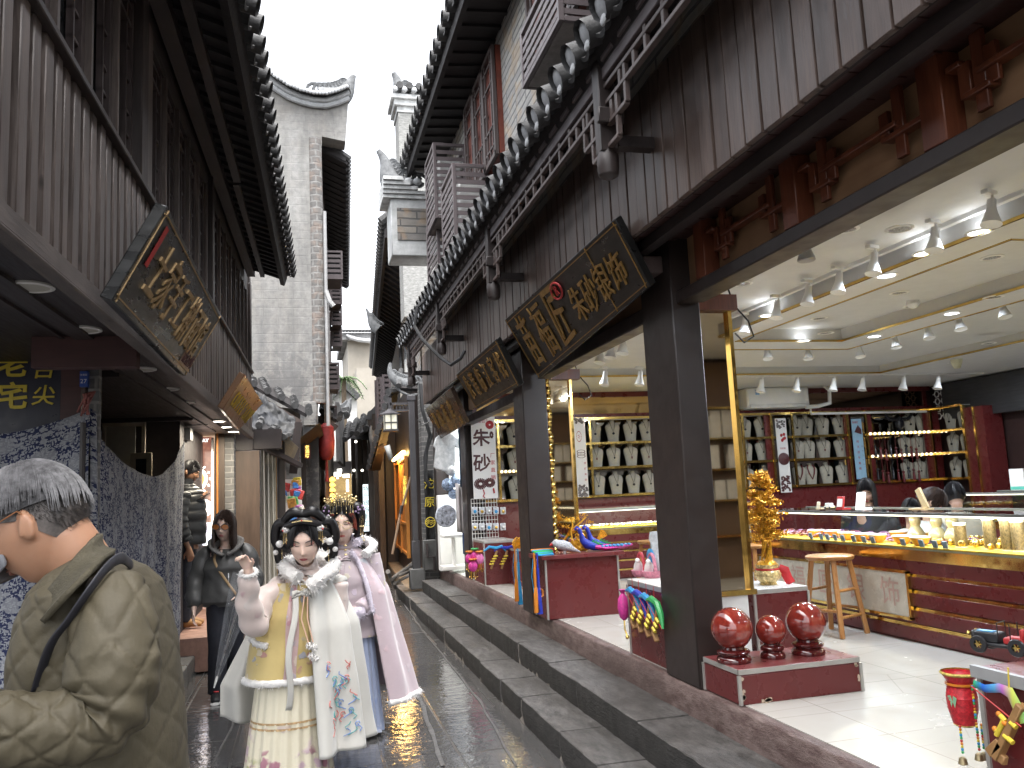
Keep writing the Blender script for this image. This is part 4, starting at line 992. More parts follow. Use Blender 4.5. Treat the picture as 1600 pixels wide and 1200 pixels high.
# standing cards on the counter
def stand(label, px, py, w, h, mt, x=4.0, inner=None, name='payment_stand'):
 p = PX(px,py,x); t = thing(name, label, 'stand', (x,p.y,1.345)); m = MB(); m.cbox((0,0,h/2), (.012,w,h), ry=.2); m.build('card', mt, t, True, bevel=.004)
 if inner: q = MB(); q.cbox((-.009,0,h*.52), (.004,w*.72,h*.62), ry=.2); q.build('inset', inner, t, True)
 q = MB(); q.cbox((.02,0,.006), (.07,w,.012)); q.build('foot', mt, t, True)
 return t
M_lum = mat('lit_screen', (.9,.95,1), .4, var=0, emit=(.9,.96,1), es=.5)
stand('red framed payment card on the counter in front of the saleswoman', 1314,790,.085,.10,M_redpaint,inner=M_poster)
stand('bright white tablet screen on the counter below the saleswoman face', 1345,785,.095,.13,M_lum,inner=M_lum)
stand('small cream card on the counter, leftmost of the standing cards', 1279,790,.04,.06,mat('cream_card', (.62,.55,.42), .5))
p = PX(1296,790,4.0); t = thing('toy_van', 'tiny white toy van on the counter beside the red payment card', 'toy', (4.0,p.y,1.345))
m = MB(); m.box(-.02,-.045,.012,.02,.045,.03); m.box(-.018,-.03,.03,.018,.035,.05); m.build('body', M_whitepl, t, True, bevel=.004)
for a in (-.028,.028):
 m = MB(); m.lathe([(.011,-.023),(.011,.023)], (0,a,.011), 12, ax=(1,0,0)); m.build('wheel', M_blackpl, t, True)
p = PX(1443,798,4.1); t = thing('wooden_mirror', 'pale wooden folding mirror leaning on the counter by the customers', 'mirror', (4.1,p.y,1.345))
m = MB(); m.cbox((0,0,.075), (.02,.05,.15), rx=-.45); m.build('mirror_frame', mat('pale_wood', (.60,.47,.27), .5), t, True, bevel=.003); m = MB(); m.cbox((0,.02,.006), (.08,.15,.012)); m.build('base', MT['pale_wood'], t, True)
p = PX(1592,770,6.5); t = thing('payment_stand', 'green edged payment sign on the deeper counter at the right edge', 'stand', (6.5,p.y,1.38))
m = MB(); m.cbox((0,0,.11), (.012,.16,.20)); m.build('card', M_poster, t, True); m = MB(); m.cbox((-.002,0,.03), (.012,.162,.03)); m.build('green_band', mat('green_band', (.1,.45,.36), .5), t, True)
# ================================================================== left-hand timber house (its facade is turned a little to the right)
AL = math.atan2(.0276, .9996)
P0 = Vector((-.886, 0, 0))
ML = Matrix.Translation(P0) @ Matrix.Rotation(-AL, 4, 'Z')
NL = Vector((.9996, -.0276, 0))
def PL(px, py, xl):
 v = ray(px, py); t = (NL.dot(P0) + xl)/NL.dot(v); return CO + v*t
LB = thing('timber_house', 'dark weathered timber house with jettied plank upper floor on the left', 'house', tuple(ML @ Vector((-.4, 5, 0))), -AL)
def LM(): return MB(ML)
pl = LM(); y = .2
while y < 10.6:
 w = .118*rnd.uniform(.9, 1.08); pl.box(-.035, y+.022, 2.47, rnd.uniform(-.006,.004), y+w-.022, 3.195); y += w
pl.build('plank_wall', M_leftplank, LB, bevel=.004)
bk = LM(); bk.box(-.06, .2, 2.47, -.03, 10.6, 3.2); bk.build('plank_backing', wood('plank_gap', (.012,.008,.008), (.03,.02,.02), .6, 'z', 1, .1, False), LB)
sl = LM(); sl.box(-.02,.2,3.195,.03,10.62,3.225); sl.build('sill', M_dark, LB, bevel=.004)
fs = LM(); fs.box(-.05,.2,2.40,.022,10.6,2.475); fs.box(-.03,.2,2.385,.03,10.6,2.402); fs.build('fascia', wood('worn_fascia', (.06,.05,.047), (.2,.17,.16), .6, 'y', 1, .4, True), LB, bevel=.006)
wt = LM(); wt.box(-.3,.2,4.15,-.02,10.6,4.46); wt.box(-.35,.2,2.47,-.26,10.6,4.4); wt.box(-.3,10.45,2.5,-.0,10.62,4.4); wt.build('upper_wall', M_dark, LB)
# window leaves between posts
M_leaf = wood('leaf_frame', (.035,.025,.024), (.10,.075,.072), .42, 'z', 1, .1, False)
gl = LM(); gl.box(-.10,.25,3.24,-.085,10.4,4.16); gl.build('window_glass', M_glassdark, LB)
cu = LM()
for (a, c) in ((2.52,2.72),(3.0,3.1),(3.68,3.74)): cu.box(-.2,a,3.24,-.16,c,4.1)
cu.build('curtain', mat('pale_curtain', (.45,.44,.42), .8), LB)
y = .45
while y < 10.3:
 if (4.15 < y < 4.62) or (6.85 < y < 7.1): y += .15; continue
 e = y+.40
 f = LM()
 for yy in (y+.025, e-.025): f.box(-.075, yy-.022, 3.235, -.03, yy+.022, 4.15)
 for zz in (3.25, 3.33, 4.02, 4.12): f.box(-.07, y+.04, zz-.012, -.035, e-.04, zz+.012)
 for k in (.28, .72): f.box(-.068, y+(e-y)*k-.008, 3.33, -.04, y+(e-y)*k+.008, 4.12)
 for zz in (3.43, 3.55, 3.72, 3.9): f.box(-.068, y+.04, zz-.007, -.04, y+.12, zz+.007); f.box(-.068, e-.12, zz-.007, -.04, e-.04, zz+.007)
 f.box(-.07, y+.17, 3.26, -.03, y+.23, 3.33)
 f.build('window', M_leaf, LB)
 pst = LM(); pst.box(-.06, e+.0, 3.225, -.005, e+.03, 4.16); y = e+.03; pst.build('mullion', M_leftplank, LB, bevel=.003)
for (a, c) in ((4.27,4.42),(6.93,7.05),(10.42,10.55)):
 p = LM(); p.box(-.1,a,3.2,.015,c,4.3); p.build('post', M_darkz, LB, bevel=.006)
p = LM(); p.box(-.06,4.45,3.22,.0,4.60,4.2); p.build('post', M_leftplank, LB, bevel=.004)
# eave
ro, so = LM(), LM()
eave(ro, so, None, .45, 4.27, -.05, 4.44, .0, 10.15, .2, .058, .05, .17, .06, .25)
eave(ro, None, None, -.05, 4.44, -2.6, 5.6, .0, 10.15, .2, .058, .05, .2, .06, .6)
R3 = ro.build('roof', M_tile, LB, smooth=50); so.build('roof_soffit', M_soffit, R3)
rf = LM(); rf.bar((.2,.1,4.30),(.2,7.0,4.30),.06,.06); rf.bar((.05,.1,4.34),(.05,10.1,4.34),.09,.1); rf.bar((.18,7.1,4.31),(.18,10.1,4.31),.05,.05); rf.build('purlin', M_dark, LB)
w = LM(); w.add([(-.05,10.14,4.4),(-2.6,10.14,5.6),(-2.6,10.14,4.2),(-.3,10.14,4.2)],[(0,1,2,3)]); w.build('gable_board', M_soffit, LB)
# underside of the jetty and the shop front below
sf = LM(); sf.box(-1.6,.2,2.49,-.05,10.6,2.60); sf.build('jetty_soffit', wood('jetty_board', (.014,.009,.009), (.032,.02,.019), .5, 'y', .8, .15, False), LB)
sf = LM()
for y in (5.7,8.7): sf.box(-1.5,y,2.45,-.4,y+.05,2.49)
sf.box(-.42,.2,2.475,-.40,10.5,2.49); sf.build('jetty_joist', M_dark, LB)
br = MB()
p = PY(655/5,260/5+520,5.0); br = LM(); br.box(-.55,4.55,2.33,-.06,4.64,2.488); br.box(-.14,4.54,2.42,-.06,4.65,2.56); br.build('cross_beam', wood('red_beam', (.05,.018,.018), (.09,.035,.035), .5, 'x', 1, .1, False), LB)
bw = LM(); bw.box(-1.7,4.9,0.18,-1.55,10.4,2.56); bw.box(-4,4.9,.18,-1.55,5.0,2.56); bw.box(-4,5.4,2.3,-1.5,5.45,2.56); bw.build('ground_floor_wall', mat('black_brown_wall', (.022,.016,.017), .7, var=.3), LB)
YC = PX(140,640,-1.17).y; bw = MB(); bw.box(PY(138,600,YC+.1).x,YC+.1,.18,PY(155,600,YC+.1).x,YC+.16,2.45); bw.build('brick_pier', M_gbrick, LB); bw = MB(); bw.box(PY(95,600,YC+.12).x,YC+.12,.18,PY(127,600,YC+.12).x,YC+.2,2.56); bw.box(-4,YC+.3,.18,PY(127,600,YC+.3).x,YC+.4,2.56); bw.build('door_post', MT['red_beam'], LB)
# things at the back of the recess
bx = LM(); bx.box(-1.55,6.3,.2,-1.5,6.95,1.95); bx.box(-1.5,6.35,.25,-1.49,6.62,1.88); bx.build('pale_door', mat('pale_door', (.28,.28,.26), .6), LB)
# ceiling lights under the jetty
def jl(label, px, py, z, lit):
 p = PZ(px,py,z); t = thing('recessed_lamp', label, 'lamp', p, group='recessed lamps under the left jetty')
 m = MB(); m.lathe([(.085,.02),(.088,-.004),(.075,-.008),(.07,-.002)], (0,0,0), 22, cap=False); m.build('trim_ring', M_white, t, True)
 m = MB(); m.disc((0,0,-.003), .072, 22, (0,0,-1)); m.build('lens', M_litw if lit else mat('unlit_lens', (.50,.48,.42), .5, var=.05), t, True)
 if lit: lamp('recessed_glow', p+Vector((0,0,-.02)), 5, .1, (1,.9,.72))
M_litw = mat('warm_lit_lens', (1,1,1), .5, var=0, emit=(1,.93,.78), es=4)
for i, (px, py) in enumerate(((47,448),(129,515),(222,577),(261,608),(289,629))): jl('unlit round lamp under the left jetty, %s from the camera' % ORD[i], px, py, 2.486, False)
for i, (px, py) in enumerate(((340,658),(352,667),(364,674))): jl('lit round lamp over the coffee shop front, %s from the left' % ORD[i], px, py, 2.482, True)
# name boards
M_oldboard = mat('worn_black_board', (.018,.019,.02), .3, var=.4, scale=2.2, bump=.2, bscale=9, stretch=(1,1,4))
M_gilt2 = mat('dull_gilt', (.34,.23,.11), .5, metal=.35, var=.2, scale=20)
TL, TR, BR, BL = PL(262,322,.27), PL(346,495,.27), PL(290,588,.10), PL(175,470,.10)
t, P, w_, h_, n_ = signboard('shop_sign', 'big tilted black board with gold calligraphy hanging on the left plank wall', TL, TR, BR, BL, .05,
   [(ch, .17+.115*i, .50-.01*i, .31, M_gilt2, .0, .15, .60, 2+i) for i, ch in enumerate('土家手工擀面馆')], mt=M_oldboard, border=M_gilt2)
rb = MB(); rb.add([P(.055,.45,.004),P(.085,.45,.004),P(.085,.88,.004),P(.055,.88,.004)],[(0,1,2,3)]); rb.build('red_tablet', M_redpaint, t)
rb = MB(); rb.add([P(.80,.06,.004),P(.975,.06,.004),P(.975,.27,.004),P(.80,.27,.004)],[(0,1,2,3)]); o = rb.build('reddish_lit_patch', mat('reddish_lit_patch', (.20,.10,.05), .35, var=.4, scale=12), t)  # reddish light on the board, put into the colour of this patch
m = MB()
for i, ch in enumerate('湘西特色小吃'): tfn(m, ch, lambda a, w, h, i=i: P(.83+.026*i+a/w_, .17+w/h_, h+.006), .10, .002, sx=.5, ext=.003)
m.build('lettering', M_ink, t, smooth=0)
TL, TR, BR, BL = PL(383,585,.27), PL(411,630,.27), PL(374,672,.10), PL(348,640,.10)
t, P, w_, h_, n_ = signboard('shop_sign', 'brown board with yellow capital letters over the coffee shop', TL, TR, BR, BL, .05, [], mt=mat('copper_brown_board', (.15,.075,.035), .32, var=.3, scale=3), border=None)
m = MB()
for i, ch in enumerate("COFFEE'SAY"): tfn(m, ch, lambda a, w, h, i=i: P(.12+.082*i+a/w_, .40+w/h_, h+.002), .30, .0, sx=.42, ext=.008)
for i, ch in enumerate('咖说'): tfn(m, ch, lambda a, w, h, i=i: P(.93+a/w_, .50-.17*i+w/h_, h+.002), .15, .002, sx=.7, ext=.008)
m.build('lettering', mat('yellow_paint', (.62,.46,.04), .45), t, smooth=0)
# old blue board at the left edge
Yb = YC+.2
a = PY(-120,540,Yb); c = PY(95,640,Yb)
t = thing('shop_sign', 'navy board with big yellow characters behind the batik cloth at the left edge', 'sign', ((a.x+c.x)/2,Yb,1.6))
m = MB(); m.box(a.x,Yb,1.6,c.x,Yb+.04,a.z); m.build('board', mat('navy_board', (.012,.012,.03), .35, var=.2), t, bevel=.004)
f = lambda px, py: PY(px,py,Yb-.002)
m = MB(); m.text('老', f(20,572), (1,0,0), (0,0,1), .165, .006, bold=.022, shear=.0); m.text('宅', f(20,622), (1,0,0), (0,0,1), .165, .006, bold=.022)
m.text('舌', f(68,578), (1,0,0), (0,0,1), .125, .006, bold=.01, shear=.15); m.text('尖', f(67,620), (1,0,0), (0,0,1), .125, .006, bold=.01, shear=.15)
m.build('lettering', mat('mustard_paint', (.75,.58,.06), .5), t, smooth=0)
p = PY(131,592,YC+.06); t = thing('house_number', 'small blue house number plate 27 on the brick pier', 'sign', p)
m = MB(); m.box(p.x-.022,YC+.06,p.z-.045,p.x+.02,YC+.1,p.z+.045); m.build('plate', mat('enamel_blue', (.03,.08,.35), .35), t)
m = MB(); m.text('27', (p.x-.001,YC+.057,p.z-.015), (1,0,0), (0,0,1), .035, .001); m.text('沙湾街', (p.x-.001,YC+.057,p.z+.022), (1,0,0), (0,0,1), .013, .001); m.build('lettering', M_white, t, smooth=0)
p = PY(176,632,9.0); t = thing('wall_socket', 'white wall socket with hanging wire in the dark recess', 'socket', p)
m = MB(); m.cbox(p, (.11,.02,.10)); m.build('plate', M_white, t); m = MB(); m.tube([p+Vector((.03,-.01,-.05)),p+Vector((.04,-.01,-.14)),p+Vector((-.03,-.01,-.17)),p+Vector((-.12,-.01,-.1))], .006, 5); m.build('wire', M_white, t)
# white cabinet frame and gilt mirror in the recess
a = PY(160,662,9.0); c = PY(226,720,9.0)
t = thing('cupboard', 'pale cupboard frame in the dark recess above the batik cloth', 'cupboard', (a.x,9,.2))
m = MB(); m.box(a.x,9,.2,a.x+.03,9.05,a.z); m.box(c.x-.03,9,.2,c.x,9.05,a.z); m.box(a.x,8.99,a.z-.03,c.x,9.06,a.z+.01); m.build('frame', mat('aged_white', (.36,.32,.27), .6, var=.2), t); m = MB(); m.box(a.x+.03,9.03,.2,a.x+.3,9.05,a.z-.03); m.build('door_panel', MT['pale_door'], t)
a = PY(204,708,8.8); c = PY(237,760,8.8)
t = thing('framed_picture', 'small gilt picture frame just above the sag of the batik cloth', 'picture', (a.x,8.8,c.z))
m = MB(); m.box(a.x,8.8,c.z,c.x,8.83,a.z); m.build('picture_frame', mat('pale_gilt', (.38,.32,.22), .5), t, bevel=.004); m = MB(); m.box(a.x+.05,8.79,c.z,c.x-.05,8.8,a.z-.06); m.build('picture', M_glassdark, t)
# ------------------------------------------------------------------ batik cloths
def batik(name, big):
 m, n = newmat(name); s = 1 if big else 1
 tc = n.new('ShaderNodeTexCoord'); mp = n.new('ShaderNodeMapping'); n.L(tc.outputs['UV'], mp.inputs[0]); c = mp.outputs[0]
 def blob(scale, thr, st=(1,1,1), seed=0):
  mp2 = n.new('ShaderNodeMapping'); n.L(tc.outputs['UV'], mp2.inputs[0]); mp2.inputs['Scale'].default_value = st; mp2.inputs['Location'].default_value = (seed,seed*.7,0); mp2.inputs['Rotation'].default_value = (0,0,.5+seed)
  nz = n.new('ShaderNodeTexNoise'); nz.inputs['Scale'].default_value = scale*2.2; nz.inputs['Detail'].default_value = 2; n.L(mp2.outputs[0], nz.inputs['Vector'])
  ad = n.new('ShaderNodeVectorMath', operation='MULTIPLY_ADD'); ad.inputs[1].default_value = (.6/scale,)*3; n.L(nz.outputs['Color'], ad.inputs[0]); n.L(mp2.outputs[0], ad.inputs[2])
  v = n.vor(ad.outputs[0], scale); return n.ramp(v, [(thr, 1.), (thr+.06, 0.)])
 a = blob(15, .33, (1,1.6,1)); b_ = blob(34, .34, (1,2.2,1), 3.1); d_ = blob(30, .34, (2.2,1,1), 5.3); fl = blob(6.0, .36, (1,1,1), 1.7)
 ptn = n.math('MAXIMUM', n.math('MAXIMUM', n.math('MULTIPLY', b_, .9), n.math('MULTIPLY', d_, .8)), n.math('MULTIPLY', a, .75)); ptn = n.math('MAXIMUM', ptn, n.math('MULTIPLY', fl, .6))
 inner = n.vor(c, 22, 'Distance'); ptn = n.math('MULTIPLY', ptn, n.ramp(inner, [(.1, .75), (.3, 1.)]))
 col = n.mix(ptn, (.022,.028,.076), (.37,.375,.385)); col = n.mix(n.ramp(n.noise(c, 1.5, 3), [(.4, 0.), (.7, .25)]), col, (.03,.035,.06))
 n.set(col=col, rough=.9, spec=.2); n.bump(n.noise(c, 260, 2), .2, .004); return m
M_batik = batik('batik_cloth', True)
def cloth_mesh(name, label, fn, nu, nv, W_, H_, group=None):
 mb = MB(); mb.grid(fn, nu, nv); o = mb.build(name, M_batik, None, smooth=180, solid=.006)
 uv = o.data.uv_layers.new(name='UVMap')
 for lp in o.data.loops:
  i = lp.vertex_index; uv.data[lp.index].uv = ((i % nu)/(nu-1)*W_, (i//nu)/(nv-1)*H_)
 return tag(o, label, 'cloth')
c0 = PX(140,640,-1.17); c1 = PX(281,690,-1.17)
SAG = []
for (a_,b_) in ((140,638),(150,668),(160,690),(180,713),(200,730),(220,741),(235,745),(250,741),(262,728),(272,710),(281,690)): p = PX(a_,b_,-1.17); SAG.append((p.y,p.z))
def sag(y):
 for (a,b),(c,d) in zip(SAG, SAG[1:]):
  if y <= c: return b+(d-b)*(y-a)/(c-a)
 return SAG[-1][1]
def cl2(u, v):
 y = SAG[0][0]+(SAG[-1][0]-SAG[0][0])*u
 top = sag(y)
 z = top+(.27-top)*v
 x = -1.17+.01*(y-c0.y) + .014*sin(u*46+3*v)*(.1+.65*v)*0 + .014*sin(u*46+3*v)*(.35+.65*v) + .03*sin(u*17+1)*v + .02*noise.noise(Vector((u*9,v*4,1)))
 if u < .14: x += .03*sin(u*150)*(1-u/.14)
 return Vector((x, y, z))
cloth_mesh('batik_cloth', 'long blue and white batik cloth sagging along the pavement beside the coffee shop', cl2, 150, 40, 4.8, 2.2)
def cl1(u, v):
 x = -4.2+(c0.x+.01+4.2)*u; top = c0.z+.0 - .13*sin(pi*((u*3)%1)) if True else 0
 z = top+(.2-top)*v; y = c0.y-.03+.02*sin(u*60+2*v)*(.3+.7*v)+.03*noise.noise(Vector((u*14,v*3,4)))
 return Vector((x, y, z))
cloth_mesh('batik_cloth', 'large flowered blue batik cloth hung square to the street behind the grey haired man', cl1, 160, 40, 4.2, 2.7)
t = thing('pole', 'thin dark pole holding up the corner of the batik cloths', 'pole', (c0.x-.02,c0.y-.04,.18))
m = MB(); m.tube([(c0.x-.02,c0.y-.05,.18),(c0.x-.02,c0.y-.05,2.1)], .016, 8); m.build('shaft', M_dark, t); m = MB(); m.tube([(c0.x-.02,c0.y-.05,1.45),(c0.x-.02,c0.y-.05,1.62)], .026, 8); m.build('clamp', M_blackpl, t)
m = MB()
for k in range(7): m.tube([(c0.x+.01*k-.05,c0.y-.06,c0.z-.02+.03*sin(k*2)),(c0.x+.02*sin(k*3),c0.y-.08,c0.z+.05+.03*cos(k)),(c0.x+.03,c0.y-.02,c0.z+.1)], .006, 5)
tag(m.build('string_knot', mat('red_string', (.25,.08,.07), .7, var=.4), None), 'tangle of red and white string tying the batik cloths to the brick pier', 'string')
# ------------------------------------------------------------------ coffee shop front
CS = thing('coffee_shop', 'coffee shop front with grey brick pier and brown door frame beyond the batik cloth', 'shop', (-1.1, 11.3, 0))
def slab(name, mt, px0, px1, py0, py1, Y, th, parent, z0=None, bev=0, mb=None):
 a = PY(px0,py0,Y); c = PY(px1,py1,Y); m = mb or MB(); m.box(a.x,Y,c.z if z0 is None else z0,c.x,Y+th,a.z); return m.build(name, mt, parent, bevel=bev)
slab('brown_pier', wood('pier_wood', (.055,.035,.025), (.10,.07,.05), .5,'z',.8,.1,False), 336, 351, 668, 800, 11.0, .3, CS, .3)
slab('brick_pier', M_gbrick, 351, 366, 655, 800, 11.05, .5, CS, .2)
slab('orange_strip', mat('orange_trim', (.45,.17,.04), .4), 338, 341, 672, 800, 10.97, .03, CS, .3)
slab('inner_wall', mat('warm_wall', (.28,.19,.12), .7), 283, 340, 640, 800, 12.4, .1, CS, .3)
slab('silver_jamb', M_metal, 330, 333.5, 684, 860, 11.17, .04, CS)
m = MB(); a = PY(283,640,11); m.box(-2.2,9.2,2.50,PY(372,660,11).x,11.3,2.54); m.build('soffit', mat('shop_ceiling', (.30,.22,.15), .6), CS)
m = MB(); m.box(-2.6,8.8,.02,PY(366,800,11).x,13,.34); m.build('threshold', mat('terracotta_step', (.30,.17,.13), .6, var=.25, scale=8), CS)
slab('lintel', M_dark, 366, 440, 672, 700, 11.4, .3, CS)
slab('door_panel', wood('brown_door', (.075,.045,.03), (.125,.08,.055), .55,'z',.6,.1,False), 366, 406, 705, 800, 11.3, .06, CS, .25, .004)
slab('dark_column', M_darkz, 433, 446, 690, 800, 12.2, .2, CS, .1)
slab('orange_jamb', mat('ochre_jamb', (.42,.24,.09), .6, var=.2), 424, 433, 695, 800, 12.3, .1, CS, .1)
slab('blackboard', M_dark, 368, 395, 668, 703, 11.35, .1, CS)
m = MB(); xr = PY(281,700,9.15).x; m.box(-4,9.15,.18,xr,9.25,2.49); m.box(xr-.08,9.25,.18,xr,11.2,2.49); m.build('recess_dark_screen', MT['black_brown_wall'], CS)  # dark wall added across the recess to keep it dark
# awning boxes
slab('awning_box', M_blackpl, 281, 326, 640, 664, 9.6, .5, CS)
m = MB(); p = PY(288,677,9.5); m.box(p.x-.07,9.5,p.z-.07,p.x+.06,9.75,p.z+.06); m.tube([p+Vector((0,.1,.05)),p+Vector((-.03,.1,.2)),p+Vector((-.0,.1,.24))], .015, 6); m.build('speaker_box', M_blackpl, CS)
# plastic strip curtain
m = MB()
a = PY(408,690,12.0); c = PY(433,900,12.0)
m.grid(lambda u, v: Vector((a.x+(c.x-a.x)*u, 12.0+.05*sin(u*22)+.03*v*sin(u*9), a.z+(.2-a.z)*v)), 40, 6)
tag(m.build('strip_curtain', mat('cloudy_plastic', (.55,.52,.46), .25, var=.2, scale=4, stretch=(6,6,.4)), None, smooth=180), 'cloudy plastic strip curtain in the doorway right of the brown door panel', 'curtain')
# lit menu screen
Ys = 11.2
a = PY(276,684,Ys); c = PY(331,858,Ys)
t = thing('menu_screen', 'tall lit coffee menu screen behind the man in the black puffer jacket', 'screen', ((a.x+c.x)/2,Ys,c.z))
def screenmat():
 m, n = newmat('screen_beans'); co_ = n.co(scale=(1,1,1))
 v = n.vor(co_, 16); col = n.ramp(v, [(.0, (.35,.17,.10)), (.45, (.10,.04,.025)), (.7, (.03,.01,.008))]); z = n.new('ShaderNodeSeparateXYZ'); n.L(n.co(), z.inputs[0])
 col = n.mix(n.ramp(n.math('MULTIPLY', z.outputs['Z'], .75), [(.55, 0.), (.75, .85)]), col, (.09,.035,.025))
 n.set(col=(0,0,0), rough=.2); n.L(col, n.b.inputs['Emission Color']); n.b.inputs['Emission Strength'].default_value = .75; return m
m = MB(); m.box(a.x,Ys,c.z,c.x,Ys+.08,a.z); m.build('screen_panel', screenmat(), t)
def em(name, col, s): return mat(name, col, .4, var=0, emit=col, es=s)
f = lambda px, py: PY(px,py,Ys-.006)
m = MB(); p = f(304,749); m.lathe([(.155,0),(.155,.004)], p, 28, ax=(0,-1,0)); m.build('cup_saucer', em('scr_white', (.9,.9,.9), .55), t)
m = MB(); m.lathe([(.12,.005),(.118,.007)], p, 28, ax=(0,-1,0)); m.build('coffee_disc', em('scr_orange', (.8,.22,.04), .5), t)
m = MB(); p2 = f(318,794); m.lathe([(.11,0),(.11,.004)], p2, 24, ax=(0,-1,0)); m.build('cup_saucer', MT['scr_white'], t); m = MB(); m.lathe([(.06,.005),(.06,.007)], f(310,796), 20, ax=(0,-1,0)); m.build('coffee_disc', MT['scr_orange'], t)
m = MB(); m.text("COFFEE'S SAY", f(302,689), (1,0,0), (0,0,1), .06, .002, bold=.02)
for i, s in enumerate(('ESPRESSO', 'COFFEE BEANS', 'SPECIAL COFFEE')): m.text(s, f(296,702+6.5*i), (1,0,0), (0,0,1), .035, .002, bold=.02)
for k in range(14): a_ = 2*pi*k/14; m.cbox(f(304,749)+Vector((.185*cos(a_),0,.185*sin(a_))), (.02,.004,.03), ry=a_)
m.build('lettering', MT['scr_white'], t, smooth=0)
m = MB(); q = f(316,827); m.box(q.x-.12,Ys-.008,q.z-.20,q.x+.14,Ys-.004,q.z+.08); m.build('price_list', em('scr_pale', (.75,.8,.95), .5), t)
m = MB()
for k in range(6): m.box(q.x-.10,Ys-.012,q.z+.05-.022*k,q.x+.12-.05*(k%3),Ys-.009,q.z+.058-.022*k)
m.build('price_lines', em('scr_violet', (.25,.2,.4), .3), t)
lamp('screen_glow', (-1.2,11.0,1.8), 2.5, .4, (1,.8,.65), (radians(90),0,0), 1.0)
# ================================================================== farther down the lane
M_tower = None
def plastermat(name, base, stain, dark):
 m, n = newmat(name); c = n.co()
 b = n.new('ShaderNodeTexBrick'); tc = n.new('ShaderNodeTexCoord'); sp = n.new('ShaderNodeSeparateXYZ'); cb = n.new('ShaderNodeCombineXYZ'); n.L(tc.outputs['Object'], sp.inputs[0]); n.L(sp.outputs['X'], cb.inputs[0]); n.L(sp.outputs['Z'], cb.inputs[1])
 n.L(cb.outputs[0], b.inputs['Vector']); b.inputs['Scale'].default_value = 1; b.inputs['Brick Width'].default_value = .55; b.inputs['Row Height'].default_value = .17; b.inputs['Mortar Size'].default_value = .012; b.inputs['Mortar Smooth'].default_value = .6
 n1 = n.noise(c, .9, 6, .7); n2 = n.noise(n.co(scale=(2,2,.35)), 1.2, 5, .65); n3 = n.noise(c, 9, 5, .7)
 col = n.mix(n.ramp(n1, [(.35, 0.), (.65, .8)]), base, stain); col = n.mix(n.ramp(n2, [(.48, 0.), (.68, .85)]), col, tuple(x*.55 for x in base))
 col = n.mix(n.math('MULTIPLY', n.ramp(n3, [(.4, 0.), (.7, 1.)]), .45), col, dark); col = n.mix(n.math('MULTIPLY', n.math('MULTIPLY', b.outputs['Fac'], n1), .12), col, dark)
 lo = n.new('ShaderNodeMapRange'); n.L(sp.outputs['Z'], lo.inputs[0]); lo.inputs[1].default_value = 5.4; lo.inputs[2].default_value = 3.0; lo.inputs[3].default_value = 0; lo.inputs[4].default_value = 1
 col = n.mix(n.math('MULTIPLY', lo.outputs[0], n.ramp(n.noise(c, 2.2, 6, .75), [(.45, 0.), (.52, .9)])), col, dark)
 n.set(col=col, rough=.9); n.bump(n.math('ADD', n.math('MULTIPLY', b.outputs['Fac'], -.25), n3), .35, .02); return m
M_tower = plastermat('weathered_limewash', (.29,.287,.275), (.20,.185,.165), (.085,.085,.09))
YT = 16.0
TW = thing('gable_tower', 'tall pale limewashed gable wall with sweeping tiled top beyond the left house', 'house', (-.4,16,0))
def q(px, py, Y=YT): return PY(px, py, Y)
top = [(340,70),(372,88),(392,103),(410,117),(430,133),(450,146),(470,154),(490,159),(510,160),(528,155),(545,148)]
poly = [q(540,221), q(500,213), q(508,230)]
poly = [q(*p) for p in top] + [q(540,221), q(503,213)] + [q(500,300), q(497,650), Vector((q(497,650).x,YT,0)), Vector((-3.2,YT,0)), Vector((-3.2,YT,q(340,70).z))]
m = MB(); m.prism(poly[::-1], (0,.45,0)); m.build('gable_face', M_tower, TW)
# rounded brick corner strip and side wall running back
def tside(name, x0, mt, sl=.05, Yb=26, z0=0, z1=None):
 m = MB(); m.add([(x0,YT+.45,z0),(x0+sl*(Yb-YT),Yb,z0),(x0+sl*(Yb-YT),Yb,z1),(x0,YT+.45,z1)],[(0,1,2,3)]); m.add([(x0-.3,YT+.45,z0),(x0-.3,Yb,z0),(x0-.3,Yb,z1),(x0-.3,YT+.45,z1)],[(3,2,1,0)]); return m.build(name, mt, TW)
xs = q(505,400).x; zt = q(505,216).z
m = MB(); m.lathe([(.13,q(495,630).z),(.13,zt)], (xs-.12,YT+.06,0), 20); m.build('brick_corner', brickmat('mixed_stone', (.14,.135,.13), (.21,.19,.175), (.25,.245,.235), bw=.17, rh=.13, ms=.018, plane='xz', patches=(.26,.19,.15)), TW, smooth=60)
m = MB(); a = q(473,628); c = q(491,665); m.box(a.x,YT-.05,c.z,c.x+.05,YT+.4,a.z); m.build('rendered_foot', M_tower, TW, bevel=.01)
tside('side_wall', xs-.02, mat('tower_side', (.15,.13,.12), .8, var=.3), z1=zt)
